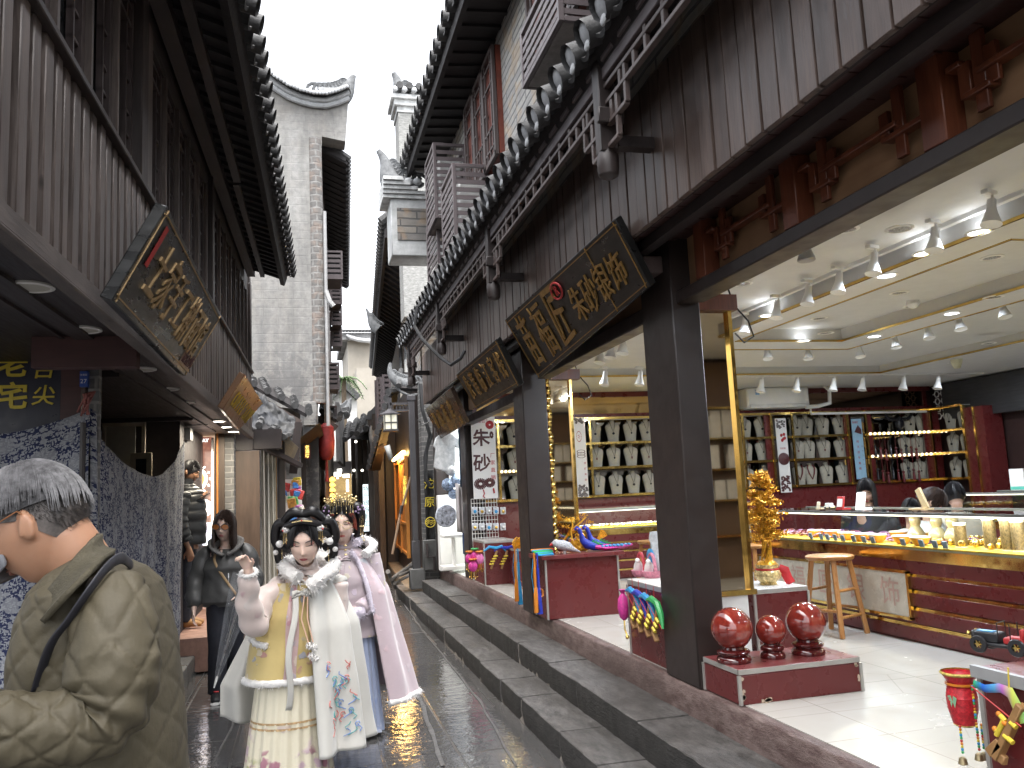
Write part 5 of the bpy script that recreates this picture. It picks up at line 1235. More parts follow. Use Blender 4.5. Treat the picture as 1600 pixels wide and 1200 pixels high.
# coping: string course, tiles and ridge
pts = [q(*p) for p in top]
def offs_(k, dz, dy=0): return [p+Vector((0,dy,dz)) for p in pts[:len(pts)-k]]
m = MB()
for dz, dy, r in ((-.10,-.05,.055),(.0,-.09,.06)): m.tube(offs_(0,dz,dy), r, 8);
m.build('cornice', M_plaster, TW)
m = MB(); m.tube(offs_(0,.12,.0), (.10), 8); m.tube(offs_(1,.22,.2), .09, 8)
P_ = pts
for i in range(len(P_)-1):
 for k in range(6):
  c = P_[i].lerp(P_[i+1], k/6); m.tube([c+Vector((0,-.26,.06)), c+Vector((0,.3,.26))], .045, 6)
m.build('coping_tile', M_tile, TW, smooth=50)
m = MB()
for i in range(0, 40): k_ = i/40*(len(P_)-1); c = P_[int(k_)].lerp(P_[int(k_)+1], k_%1); m.ball(c+Vector((0,-.28,.06)), (.045,.03,.045), 6, 5)
m.build('tile_end_plaster', M_plaster, TW)
horn(TW, YT+.1, (553,118), (541,138), (548,155), (500,158), .17, -1)
# openwork panel
m = MB(); a = q(398,150);
for k in range(4):
 for j in range(2): c = a+Vector((-.12+.2*j,-.03,.2-.17*k)); m.tube([c+Vector((.09*cos(u),0,.085*sin(u))) for u in [2*pi*i/8 for i in range(9)]], .018, 5, cap=False)
m.build('openwork', M_plaster, TW)
# dark side eave and slatted cages on the lane side
sl = .05; z = zt-.02
m = MB(); x1 = q(542,221).x; m.add([(xs-.05,YT+.45,z),(x1,YT+.45,z-.25),(x1+sl*11,YT+11,z-.25),(xs+sl*11,YT+11,z),(xs-.05,YT+.45,z+.1),(x1,YT+.45,z-.1),(x1+sl*11,YT+11,z-.1),(xs+sl*11,YT+11,z+.1)], [(0,3,2,1),(4,5,6,7),(0,1,5,4),(1,2,6,5),(2,3,7,6),(3,0,4,7)])
y = YT+.5
while y < YT+11: m.bar((xs+sl*(y-YT),y,z-.02),(x1+sl*(y-YT),y,z-.27),.05,.05); y += .35
E2 = m.build('side_eave', M_soffit, TW)
m = MB(); y = YT+.5
while y < YT+11: m.tube([(x1+.06+sl*(y-YT),y,z-.18),(xs+sl*(y-YT),y,z+.2)], .07, 7); y += .2
m.build('side_eave_tile', M_tile, TW, smooth=50)
def cage2(label, px0, py0, px1, py1, Y, dep):
 a = PY(px0,py0,Y); c = PY(px1,py1,Y); t = thing('air_conditioner_cage', label, 'cage', (a.x,Y,c.z), group='slatted cages down the lane')
 m = MB(); e = .04
 for xx in (a.x, c.x-e):
  for yy in (Y, Y+dep-e): m.box(xx,yy,c.z,xx+e,yy+e,a.z)
 m.box(a.x+e,Y,a.z-e,c.x-e,Y+dep,a.z); m.box(a.x+e,Y,c.z,c.x-e,Y+dep,c.z+e); m.build('frame', M_cage, t)
 m = MB(); n = max(3,int((a.z-c.z)/.11))
 for k in range(n): z0 = c.z+e+(a.z-c.z-2*e)*k/n; z1 = z0+(a.z-c.z-2*e)/n*.6; m.box(a.x+e,Y+.01,z0,c.x-e,Y+.02,z1); m.box(c.x-.015,Y+e,z0,c.x-.005,Y+dep-e,z1)
 m.build('slats', M_cage, t); m = MB(); m.box(a.x+.06,Y+.08,c.z+.06,c.x-.06,Y+dep-.06,a.z-.06); m.build('outdoor_unit', M_blackpl, t)
cage2('uppermost brown slatted cage on the tall pale gable house', 507,391,536,436,17.2,.9)
for i, (py0, py1) in enumerate(((438,475),(478,508),(510,541))): cage2('small dark cage under the uppermost one on the pale gable house, %s down' % ORD[i], 515+i,py0,535,py1,19+.5*i,.7)
cage2('dark slatted cage by the palm on the pale gable house', 508,566,531,608,17.5,.8)
cage2('lowest dark slatted cage over the red lantern on the pale gable house', 508,634,527,657,18.0,.6)
m = MB(); p = q(509,440); m.tube([(p.x,YT-.0,3),(p.x,YT,7.2)], .035, 6); m.tube([(p.x,YT,5.6),(p.x+.06,YT-.03,5.4),(p.x+.14,YT-.03,5.3)], .05, 6); tag(m.build('drain_pipe', mat('grey_pipe', (.30,.30,.30), .5), None), 'grey drain pipe down the brick corner of the pale gable house', 'pipe')
# low tiled roofs at the foot of the tower
def quadroof(name, label, P4, pitch, parent=None, r=.06, cat='roof', under=True):
 """P4: eave A, eave B, ridge B, ridge A"""
 A, B, C_, D = P4; n = max(2, int((B-A).length/pitch)); t = thing(name, label, cat, (A+B)/2) if parent is None else parent
 m = MB(); nn = (B-A).cross(D-A).normalized(); nn = nn if nn.z > 0 else -nn
 m.add([A,B,C_,D,A+nn*.05,B+nn*.05,C_+nn*.05,D+nn*.05], [(0,3,2,1),(4,5,6,7),(0,1,5,4),(1,2,6,5),(2,3,7,6),(3,0,4,7)]); m.build('boarding', M_soffit, t)
 m = MB()
 for k in range(n+1):
  a = A.lerp(B, k/n); d = D.lerp(C_, k/n); L = (d-a).length; ns = max(2,int(L/.3))
  for j in range(ns): p, q_ = a.lerp(d, j/ns), a.lerp(d, (j+1)/ns+.02); h = nn*(.08+rnd.uniform(-.012,.012)); m.tube([p-(d-a).normalized()*.05*(j==0)+h*1.15, q_+h*.9], r, 7)
 m.build('tiles', M_tile, t, smooth=50); return t
t = quadroof('tiled_roof', 'small sloping tiled roof at the foot of the pale gable wall', [PY(392,606,13.0),PY(478,652,13.0),PY(478,642,15.6),PY(380,585,15.6)], .2)
m = MB(); m.bar(PY(398,620,12.98),PY(468,662,12.98),.05,.12); m.build('barge_board', wood('barge_wood', (.05,.035,.03), (.11,.08,.07), .6,'x',1,.1,False), t)
m = MB(); m.bar(PY(466,660,12.98),PY(458,740,12.98),.12,.12,(0,1,0)); m.build('post', M_darkz, t)
t = quadroof('tiled_roof', 'little tiled roof over the red lantern at the far end of the pale gable house', [PY(500,650,17),PY(528,660,17),PY(530,652,19),PY(502,634,19)], .2)
m = MB(); m.bar(PY(498,652,16.97),PY(524,672,16.97),.05,.2); m.build('barge_board', MT['barge_wood'], t)
# crumpled grey sheet
a, b_, c, d = PY(402,612,12.6), PY(462,655,12.6), PY(456,688,12.2), PY(392,668,12.2)
m = MB(); m.grid(lambda u, v: (a.lerp(b_,u)).lerp(d.lerp(c,u),v)+Vector((0,-.06*noise.noise(Vector((u*6,v*5,2)))-.02*noise.noise(Vector((u*17,v*13,5))),.05*noise.noise(Vector((u*8,v*7,9))))), 40, 24)
def sheetmat():
 m, n = newmat('grey_tarpaulin'); f = n.noise(n.co(), 3, 6, .7); g = n.noise(n.co(), 14, 4, .7)
 n.set(col=n.mix(n.ramp(f,[(.35,0.),(.6,1.)]), (.010,.013,.02), (.034,.034,.034)), rough=.7); n.bump(g, .3, .02); return m
tag(m.build('grey_tarpaulin', sheetmat(), None, smooth=180), 'crumpled blue grey sheet under the small roof beside the coffee board', 'sheet')
quadroof('broken_tiles', 'jumbled old tiles on the low awning under the crumpled grey sheet', [PY(400,672,11.6),PY(436,692,11.6),PY(448,686,12.4),PY(404,662,12.4)], .16, r=.05)
t = thing('shop_awning', 'dark low lean-to awning over the doorway below the jumbled tiles', 'awning', PY(430,700,12))
m = MB(); m.bar(PY(395,690,11.6),PY(470,728,11.9),.12,.06); m.build('edge_board', M_dark, t); m = MB(); m.add([PY(395,694,11.6),PY(470,730,11.9),PY(470,715,14),PY(380,690,14)],[(0,1,2,3)]); m.build('underside', M_soffit, t, smooth=0)
TL, TR, BR, BL = PY(443.6,678,12.2), PY(467,699,12.6), PY(458,719.5,12.5), PY(425.6,709.5,12.1)
t, P, w_, h_, n_ = signboard('shop_sign', 'small tilted brown board below the crumpled sheet, smallest of the left boards', TL, TR, BR, BL, .06, [], mt=mat('olive_brown_board', (.15,.115,.075), .4, var=.3, scale=6), border=None)
m = MB()
for k in range(9): m.add([P(.2+.07*k,.25,.003),P(.212+.07*k,.25,.003),P(.212+.07*k,.80-.03*(k%4),.003),P(.2+.07*k,.80-.03*(k%4),.003)],[(0,1,2,3)])
m.build('faded_strokes', M_gilt2, t, smooth=0)
# building row on the left behind (dark fronts, snack stall, lanterns)
LR = thing('lane_houses_front', 'row of dark timber shop fronts on the left side of the far lane', 'house', (-.2,18,0))
def wallq(name, mt, A, B, z0, z1, parent, th=.1):
 A = Vector(A); B = Vector(B); d = (B-A).normalized(); nn = Vector((-d.y,d.x,0))*th
 m = MB(); m.add([(A.x,A.y,z0),(B.x,B.y,z0),(B.x,B.y,z1),(A.x,A.y,z1),(A.x+nn.x,A.y+nn.y,z0),(B.x+nn.x,B.y+nn.y,z0),(B.x+nn.x,B.y+nn.y,z1),(A.x+nn.x,A.y+nn.y,z1)], [(0,1,2,3),(7,6,5,4),(0,4,5,1),(1,5,6,2),(2,6,7,3),(3,7,4,0)]); return m.build(name, mt, parent)
wallq('stone_wall', mat('sooty_stone', (.20,.20,.195), .9, var=.5, scale=3, bump=.5), (PY(440,700,13.6).x-.8,13.8), (PY(470,700,14.6).x,14.8), 0, 3.2, LR)
A = PY(476,700,15);
wallq('timber_front', M_darkz, (PY(468,700,15).x,15), (PY(500,700,24).x,24), 0, 3.0, LR)
wallq('timber_front', M_darkz, (PY(500,700,24).x,24), (PY(520,700,36).x,36), 0, 4.0, LR)
m = MB()
for px, Y in ((466,14.9),(474,15.4),(484,17),(490,19),(497,22),(505,25)): p = PY(px,760,Y); m = MB(); m.box(p.x-.05,Y,0,p.x+.05,Y+.1,2.7); m.build('timber_post', wood('brown_post', (.05,.035,.028), (.12,.09,.07), .5,'z',.8,.1,False), LR)
m = MB(); m.add([PY(462,690,14.5),PY(505,735,24),PY(520,728,24),PY(500,660,14.5)],[(0,1,2,3)]); m.build('awning', M_soffit, LR, smooth=0)
wallq('pale_side_wall', mat('grey_side', (.30,.30,.31), .85, var=.2, scale=3), (PY(531,700,22).x,22), (PY(539,700,26).x,26), 2.6, PY(531,640,22).z+.2, LR)
t = thing('hanging_lantern', 'long faded red lantern hanging under the little tiled roof', 'lantern', PY(510,700,16.5))
p = PY(510,690,16.5); p2 = PY(510,712,16.5); R = .14
m = MB(); m.lathe([(.06,.36),(R,.28),(R*1.15,.0),(R,-.28),(.07,-.36)], p, 16); m.build('lantern_body', mat('faded_red_paper', (.28,.03,.03), .6, var=.3), t); m = MB(); m.lathe([(.07,-.05),(.07,-.12),(.015,-.14),(.03,-.42),(.035,-.6)], p2+Vector((0,0,.1)), 10); m.build('tassel', MT['faded_red_paper'], t)
p = PY(480,706,15); t = thing('small_sign', 'tiny dark red hanging sign with yellow characters left of the red lantern', 'sign', p)
m = MB(); m.cbox(p, (.11,.04,.24)); m.build('board', mat('maroon_board', (.12,.015,.012), .4), t); m = MB()
for k in range(3): m.text('老酒坊'[k], p+Vector((0,-.024,.075-.075*k)), (1,0,0), (0,0,1), .075, .003, bold=.01)
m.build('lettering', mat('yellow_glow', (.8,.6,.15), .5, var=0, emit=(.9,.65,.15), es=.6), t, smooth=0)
# snack stall
t = thing('snack_stall', 'street stall stacked with bright packets beside the plastic strip curtain', 'stall', PY(455,860,12.6))
a = PY(440,800,12.6); c = PY(472,800,12.6)
m = MB(); m.box(a.x,12.6,0.05,c.x,13.4,.9); m.build('table', M_dark, t)
cols = [(.55,.06,.05),(.62,.5,.06),(.1,.35,.12),(.6,.58,.5),(.06,.2,.5),(.5,.25,.05),(.35,.08,.3),(.6,.15,.2)]
pm = [mat('packet_%s' % n_, c_, .35, var=.4, scale=25) for n_, c_ in zip(('red','yellow','green','cream','blue','orange','purple','pink'), cols)]
for k in range(46):
 px = rnd.uniform(441,471); zz = .92+rnd.random()*1.0; Y = 12.6+.5*(zz-.9)+rnd.uniform(0,.1); p = PY(px,800,Y)
 m = MB(); m.cbox((p.x,Y,zz), (rnd.uniform(.07,.13),.04,rnd.uniform(.07,.14)), rz=rnd.uniform(-.5,.5), rx=rnd.uniform(-.3,.3), ry=rnd.uniform(-.3,.3))
 o = m.build('snack_packet', pm[k % 8], None, bevel=.008); tag(o, 'bright snack packet heaped on the stall by the plastic strip curtain', 'packet', 'snack packets on the stall')
m = MB(); m.box(a.x+.02,13.2,1.0,c.x,13.25,1.95); m.build('back_rack', M_white, t)
# far lit shop closing the view
ES = thing('far_shop', 'brightly lit shop at the bend of the lane with hanging gold lamps', 'shop', PY(540,780,30))
Yf = 30
slab('back_wall', mat('lit_back', (.5,.35,.15), .6, var=.4, scale=3, emit=(.9,.6,.25), es=.10), 520, 562, 738, 800, Yf+1, .2, ES, 0)
slab('roof_canopy', M_soffit, 515, 566, 722, 738, Yf, 1.5, ES)
slab('side_post', M_darkz, 552, 566, 735, 800, Yf, .3, ES, 0)
for (x0,x1,y0,y1) in ((522,533,738,744),(536,546,741,746),(541,545,750,768),(526,529,742,748),(527,534,733,737)): slab('light_tube', em('tube_white', (1,.98,.9), 1.5), x0,x1,y0,y1, Yf-.1,.05, ES)
for i, py in enumerate((749,757,765,774,782,790)):
 p = PY(519,py,20); m = MB(); m.lathe([(.015,.06),(.06,.02),(.09,-.03),(.05,-.05)], p, 10)
 tag(m.build('gold_lamp', mat('gold_glow', (.8,.45,.08), .4, var=0, emit=(1,.6,.12), es=.6), None), 'little glowing gold lamp in the hanging string by the far shop', 'lamp', 'string of gold lamps')
# vertical lit sign
p = PY(572,780,21); t = thing('light_box', 'slim white vertical light box sign on the right side of the far lane', 'sign', p)
a = PY(567,757,21); c = PY(577,830,21); m = MB(); m.box(a.x,21,c.z,c.x,21.1,a.z); m.build('lit_panel', em('cool_white', (.75,.85,.9), .35), t)
m = MB()
for k in range(6): m.text('特产银饰手工'[k], ((a.x+c.x)/2,20.99,a.z-.12-.17*k), (1,0,0), (0,0,1), .14, .004)
m.build('lettering', mat('green_ink', (.05,.25,.2), .5), t, smooth=0)
for i, (px, py) in enumerate(((556,690),(566,735),(553,735))):
 p = PY(px,py,24); m = MB(); m.ball(p, .035, 8, 6); tag(m.build('bulb', em('bulb_glow', (1,.95,.8), 2), None), 'small bright bulb over the far lane, %s of three' % ORD[i], 'bulb')
# ------------------------------------------------------------------ right side beyond the shop house
RH = thing('corner_house', 'second right-hand house with steep dark eave and stone wall beyond the tile eave', 'house', (1.9,14,0))
RS = .066
def RX(x, Y): return x+RS*(Y-13)
Y0, Y1 = 13.75, 30
e0 = PY(604,364,Y0); i0 = PY(661,402,Y0)
m = MB(); A = e0; B = i0; D = Vector((e0.x+RS*(Y1-Y0),Y1,e0.z)); C_ = Vector((i0.x+RS*(Y1-Y0),Y1,i0.z))
up = Vector((0,0,.14)); m.add([A,B,C_,D,A+up,B+up,C_+up,D+up], [(0,1,2,3),(7,6,5,4),(0,4,5,1),(1,5,6,2),(2,6,7,3),(3,7,4,0)])
y = Y0+.1
while y < Y1: s = (y-Y0)/(Y1-Y0); m.bar(A.lerp(D,s)-Vector((0,0,.03)), B.lerp(C_,s)-Vector((0,0,.03)), .06, .06); y += .4
m.bar(A, D, .06, .16); m.build('eave_soffit', M_soffit, RH)
m = MB(); y = Y0
while y < Y1: s = (y-Y0)/(Y1-Y0); p = A.lerp(D,s); m.tube([p+Vector((-.1,0,.2)), p+Vector((1.0,0,1.1))], .075, 7); y += .22
m.build('eave_tile', M_tile, RH, smooth=50)
xw = PY(655,500,Y0).x
m = MB(); m.add([(xw,Y0,2.6),(xw+RS*16,Y0+16,2.6),(xw+RS*16,Y0+16,i0.z+.6),(xw,Y0,i0.z+.6)],[(0,1,2,3)]); m.build('side_wall', M_slab, RH, smooth=0)
a = PY(655,400,Y0-.1); c = PY(690,620,Y0-.1); m = MB(); m.box(a.x,Y0-.1,1,3.2,Y0+.2,i0.z+.3); m.build('end_wall', M_slabx, RH)
m = MB()
for s in (1.2,3.4,5.6): m.add([(xw-.02+RS*s,Y0+s,3.6),(xw-.02+RS*(s+1.1),Y0+s+1.1,3.6),(xw-.02+RS*(s+1.1),Y0+s+1.1,i0.z-.2),(xw-.02+RS*s,Y0+s,i0.z-.2)],[(0,1,2,3)])
m.build('side_window', M_glassdark, RH, smooth=0)
horn(RH, 16, (572,482),(580,496),(577,505),(590,515),.06)
# brick end wall with banner
m = MB(); a = PY(657,640,13.0); m.box(a.x,13.0,.3,3.0,13.3,PY(657,598,13).z); m.build('brick_end_wall', M_gbrick, RH)
p = PY(683,760,12.55); m = MB(); m.box(p.x-.02,12.5,.5,p.x+.20,12.7,3.0); m.build('end_pier', M_paint, RB, bevel=.01)
a = PY(662,735,12.9); c = PY(680,850,12.9)
t = thing('banner', 'black vertical banner with yellow characters and round emblem on the brick wall', 'banner', ((a.x+c.x)/2,12.9,c.z))
m = MB(); m.grid(lambda u, v: Vector((a.x+(c.x-a.x)*u, 12.9-.02*sin(u*7+2*v), a.z+(c.z-a.z)*v)), 12, 10); m.build('cloth_panel', mat('black_cloth', (.012,.012,.013), .8), t, smooth=180, solid=.01)
M_yel = mat('banner_yellow', (.55,.43,.04), .6)
m = MB(); xm = (a.x+c.x)/2; m.text('沱', (xm,12.86,a.z-.22), (1,0,0),(0,0,1), .17, .004, bold=.006); m.text('原', (xm,12.86,a.z-.50), (1,0,0),(0,0,1), .17, .004, bold=.006); m.build('lettering', M_yel, t, smooth=0)
m = MB(); cc = Vector((xm,12.86,a.z-.80)); m.tube([cc+Vector((.075*cos(u),0,.075*sin(u))) for u in [2*pi*k/20 for k in range(21)]], .007, 5, cap=False)
for k in range(3): m.tube([cc+Vector((-.065,0,-.03+.03*k-.02)),cc+Vector((-.02,0,.02+.02*k-.02)),cc+Vector((.01,0,-.02+.03*k-.02)),cc+Vector((.035,0,.01+.02*k-.02)),cc+Vector((.065,0,-.03+.03*k-.01))], .005, 4)
m.build('round_emblem', M_yel, t)
m = MB(); m.tube([PY(657,600,12.9),PY(660,640,12.85),PY(672,680,12.85),PY(664,715,12.85),PY(666,750,12.8),PY(672,760,12.8)], .03, 6); m.tube([PY(690,640,12.8),PY(680,670,12.8),PY(668,700,12.85),PY(665,735,12.8)], .02, 6)
tag(m.build('cable_bundle', M_cable, None), 'bundle of black cables down the brick wall above the banner', 'cable')
m = MB(); m.tube([PY(653,655,12.7),PY(660,664,12.7),PY(670,660,12.7),PY(675,645,12.7)], .013, 6); tag(m.build('white_hose', M_metal, None), 'loop of pale hose on the brick wall above the black cables', 'hose')
# post lamp
Yp = 12.95
t = thing('street_lamp', 'dark square post with a side arm and hanging square lantern by the steps', 'street lamp', PY(650,893,Yp))
pb = PY(651,888,Yp); m = MB(); m.box(pb.x-.11,Yp-.11,pb.z-.3,pb.x+.11,Yp+.11,pb.z); m.build('plinth', mat('plinth_stone', (.10,.10,.10), .7, var=.2), t, bevel=.01)
m = MB(); m.box(pb.x-.065,Yp-.06,pb.z,pb.x+.055,Yp+.06,pb.z+.42); m.box(pb.x-.05,Yp-.045,pb.z+.42,pb.x+.04,Yp+.045,PY(648,620,Yp).z); m.box(pb.x-.07,Yp-.06,PY(648,626,Yp).z,pb.x+.06,Yp+.06,PY(648,618,Yp).z); m.build('post', mat('slate_paint', (.05,.048,.052), .45, var=.15), t, bevel=.006)
za = PY(630,631,Yp).z; zb = PY(630,641,Yp).z; xa = PY(609,630,Yp).x; m = MB(); m.box(xa,Yp-.025,za-.02,pb.x,Yp+.025,za+.02); m.box(xa,Yp-.025,zb-.02,pb.x,Yp+.025,zb+.01)
for k in range(7): m.box(xa+.04+.055*k,Yp-.012,zb,xa+.055+.055*k,Yp+.012,za)
m.build('arm', MT['slate_paint'], t)
c = PY(610,658,Yp); hw = .095; m = MB(); m.box(c.x-.025,Yp-.025,c.z+.12,c.x+.025,Yp+.025,za+.1); m.lathe([(.03,.20),(.06,.165),(.165,.115),(.165,.10)], c, 4); m.build('lantern_cap', MT['slate_paint'], t)
m = MB(); m.box(c.x-hw,Yp-hw,c.z-.13,c.x+hw,Yp+hw,c.z+.10); m.build('lantern_pane', mat('frosted_pane', (.55,.54,.45), .4, var=.1, emit=(.8,.78,.6), es=.12), t)
m = MB()
for sx in (-1,0,1):
 for sy in (-1,1): m.box(c.x+sx*hw-.008,Yp+sy*hw-.008,c.z-.14,c.x+sx*hw+.008,Yp+sy*hw+.008,c.z+.11)
for zz in (-.14,-.03,.10): m.box(c.x-hw-.01,Yp-hw-.01,c.z+zz-.01,c.x+hw+.01,Yp-hw+.004,c.z+zz+.01)
m.box(c.x-hw-.02,Yp-hw-.02,c.z-.16,c.x+hw+.02,Yp+hw+.02,c.z-.14); m.build('lantern_frame', MT['slate_paint'], t)
# little roof with horn above the lamp
t = quadroof('little_roof', 'little curved tiled roof with white horn above the hanging lantern', [PY(622,610,13.3),PY(656,612,13.3),PY(658,588,13.9),PY(626,585,13.9)], .14, r=.045)
horn(t, 13.4, (610,567),(604,590),(622,600),(645,604),.075)
m = MB(); m.tube([PY(618,604,13.28),PY(626,612,13.28),PY(640,618,13.28),PY(655,616,13.28)], .022, 7); m.build('curved_barge', M_horn, t)
# orange lit doors
DW = thing('door_wall', 'dark timber wall with two warmly lit wooden doorways on a stone terrace', 'house', (2.3,16,0))
def dq(px, Y): return PY(px,700,Y).x
A = Vector((dq(645,14.2),14.2)); B = Vector((dq(601,24),24)); dd = (B-A)
wallq('timber_wall', M_darkz, A, B, 0, 3.6, DW, -.3)
M_odoor = wood('lit_orange_wood', (.42,.16,.035), (.62,.27,.06), .4, 'z', .6, .1, False)
def ddoor(px0, px1, py_t0, py_t1, name):
 def hit(px):  # point of the wall line under pixel column px
  v = ray(px,750); n_ = Vector((-dd.y,dd.x,0)); tt = n_.dot(Vector((A.x,A.y,0)))/n_.dot(v); return CO+v*tt
 a, c = hit(px0), hit(px1); nn = Vector((-(c-a).y,(c-a).x,0)).normalized()*.02
 z1 = min(HC+(a.y/1.0)*0+2.6, 2.6); P = [Vector((a.x,a.y,.5)),Vector((c.x,c.y,.5)),Vector((c.x,c.y,2.35)),Vector((a.x,a.y,2.35))]
 m = MB(); m.prism([p+nn for p in P], nn*.5); d = m.build('door', M_odoor, DW)
 m = MB()
 for u in (.0,.5,1.0): p = P[0].lerp(P[1],u); m.bar(p+nn*2.2, Vector((p.x,p.y,2.35))+nn*2.2, .06,.05,(0,1,0))
 for z in (.55,1.1,2.3): m.bar(Vector((P[0].x,P[0].y,z))+nn*2.2, Vector((P[1].x,P[1].y,z))+nn*2.2,.04,.05)
 m.build('door_frame', M_odoor, d)
 m = MB(); m.bar(Vector((a.x,a.y,2.42))+nn*4, Vector((c.x,c.y,2.42))+nn*4, .05,.05); m.build('led_strip', em('amber_led', (1,.62,.2), 6), DW)
 mid = (a+c)/2; lamp('door_glow', Vector((mid.x,mid.y,2.38))+nn*8, 9, .1, (1,.55,.16), (0,radians(-20),0), 1.0)
ddoor(639,621,0,0,'n'); ddoor(618.5,611,0,0,'f')
m = MB(); p = PY(630,735,15.2)
for k in range(8): m.text('古城客栈旅游接待'[k], PY(632.5,747+5.5*k,15.0), (1,-.6,0), (0,0,1), .075, .003, bold=.008)
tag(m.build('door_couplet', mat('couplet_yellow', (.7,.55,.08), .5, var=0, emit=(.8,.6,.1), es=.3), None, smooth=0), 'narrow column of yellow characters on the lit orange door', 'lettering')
m = MB(); a, b_ = PY(600,698,15), PY(608,697,15); m.add([PY(601,697,15.0),PY(608,695,14.9),PY(614,717,14.9),PY(609,721,15.0)],[(0,1,2,3)]); tag(m.build('hanging_board', mat('pale_board', (.42,.43,.41), .6, var=.2), None, solid=.03), 'pale tilted board hanging left of the lit orange doors', 'sign')
# terrace steps before the doors
m = MB(); m.add([PZ(655,905,.0),PZ(590,845,0),PZ(590,838,.0),PZ(650,870,0)],[(0,1,2,3)])
TS = thing('terrace', 'low stone terrace with broken paving before the lit doors', 'terrace', (1.9,15,0), kind='structure')
def tblock(P2, z0, z1, mt): m = MB(); m.prism([Vector((p[0],p[1],z0)) for p in P2], (0,0,z1-z0)); return m.build('terrace_slab', mt, TS, bevel=.015)
M_ter = stonemat('terrace_stone', (.13,.10,.075), (.20,.16,.12), .6, .35)
k0 = PZ(600,835,.17); k1 = PZ(655,905,.17)
tblock([(1.55,13.4),(3.2,13.4),(4.2,30),(2.35,30)], 0, .17, M_ter)
tblock([(1.95,13.9),(3.2,13.9),(4.2,30),(2.6,30)], .17, .42, M_ter)
# pipes and planks lying by the post
m = MB()
for (a, b_, r) in (((612,905),(648,878),.03),((622,900),(655,886),.025),((616,912),(640,898),.025),((606,893),(618,918),.035)):
 A = PY(*a,12.6); B = PY(*b_,13.4); m = MB(); m.tube([A,B], r, 8); tag(m.build('metal_pipe', mat('rusty_pipe', (.12,.11,.10), .5, metal=.4, var=.3), None), 'dark scrap pipe leaning on the steps by the lamp post', 'pipe', 'scrap pipes by the lamp post')
t = thing('broom_handle', 'long thin stick leaning against the lit orange doorway', 'stick', PY(613,866,14)); m = MB(); m.tube([PY(613,866,14),PY(626,800,14.2),PY(645,735,14.4)], .022, 7); m.build('shaft', mat('stick_wood', (.20,.13,.08), .6), t); m = MB(); m.tube([PY(626,803,14.19),PY(628,790,14.21)], .03, 7); m.build('tape_wrap', M_dark, t)
t = thing('meter_box', 'grey meter box with pipes at the foot of the brick wall', 'box', PY(672,885,12.8)); p = PY(672,880,12.8); m = MB(); m.box(p.x-.1,12.75,p.z-.1,p.x+.1,12.95,p.z+.35); m.build('casing', mat('box_grey', (.07,.07,.068), .6, var=.3), t, bevel=.01); m = MB(); m.tube([p+Vector((-.05,-.1,.3)),p+Vector((-.05,-.12,.1)),p+Vector((.05,-.12,.1)),p+Vector((.05,-.12,-.1))], .02, 6); m.build('pipe', M_dark, t)
# further roofs and walls
def house(label, px0, px1, py0, Y, dep, mt, cat='house', name='far_house'):
 a = PY(px0,py0,Y); c = PY(px1,py0,Y); t = thing(name, label, cat, ((a.x+c.x)/2,Y,0)); m = MB(); m.box(a.x,Y,0,c.x,Y+dep,a.z); m.build('wall', mt, t); return t, a, c
M_beige = mat('beige_render', (.30,.275,.235), .9, var=.1, scale=1)
t, a, c = house('tall beige house with tiled coping at the far end of the lane', 543, 640, 533, 42, 6, M_beige)
m = MB(); m.box(a.x-.3,41.6,a.z,c.x,48,a.z+.35); m.build('coping', mat('coping_dark', (.2,.2,.2), .8, var=.5, scale=3), t)
m = MB()
for k in range(22): x = a.x-.2+.16*k; m.tube([(x,41.4,a.z+.40),(x,43,a.z+.75)], .075, 6)
m.build('coping_tile', M_tile, t, smooth=50); m = MB(); m.tube([PY(541,523,41.5),PY(547,527,41.5),PY(560,531,41.5),PY(580,533,41.5)], [.05,.1,.12,.12], 7); m.build('ridge', M_plaster, t)
m = MB(); z = PY(543,642,41.9).z; m.box(a.x,41.85,z-.15,PY(556,640,42).x,42,z); m.build('ledge', M_plaster, t)
m = MB(); a2 = PY(543,648,41.8); c2 = PY(557,672,41.8); m.box(a2.x,41.8,c2.z,c2.x,41.95,a2.z); m.build('dark_opening', M_dark, t)
t, a, c = house('lower cream wall stepping forward of the tall beige house', 557, 640, 575, 40, 2, M_beige, name='stepped_wall', cat='wall')
t = thing('gable_house', 'small white gabled house with grey roof in front of the beige house', 'house', PY(538,650,36)); P4 = [PY(516,660,36),PY(516,627,36),PY(537,607,36),PY(558,627,36),PY(558,720,36),PY(516,720,36)]
m = MB(); m.prism(P4[::-1], (0,5,0)); m.build('wall', mat('white_render', (.62,.61,.58), .9, var=.08), t); m = MB(); m.bar(PY(512,625,35.8),PY(537,600,35.8),.5,.25); m.bar(PY(537,600,35.8),PY(560,622,35.8),.5,.25)
for s in range(12): m.tube([PY(510+2.3*s,627-2.2*s,35.7)+Vector((0,0,.25)),PY(510+2.3*s,627-2.2*s,35.7)+Vector((0,5,.25))], .09, 6)
m.build('roof', M_tile, t, smooth=50)
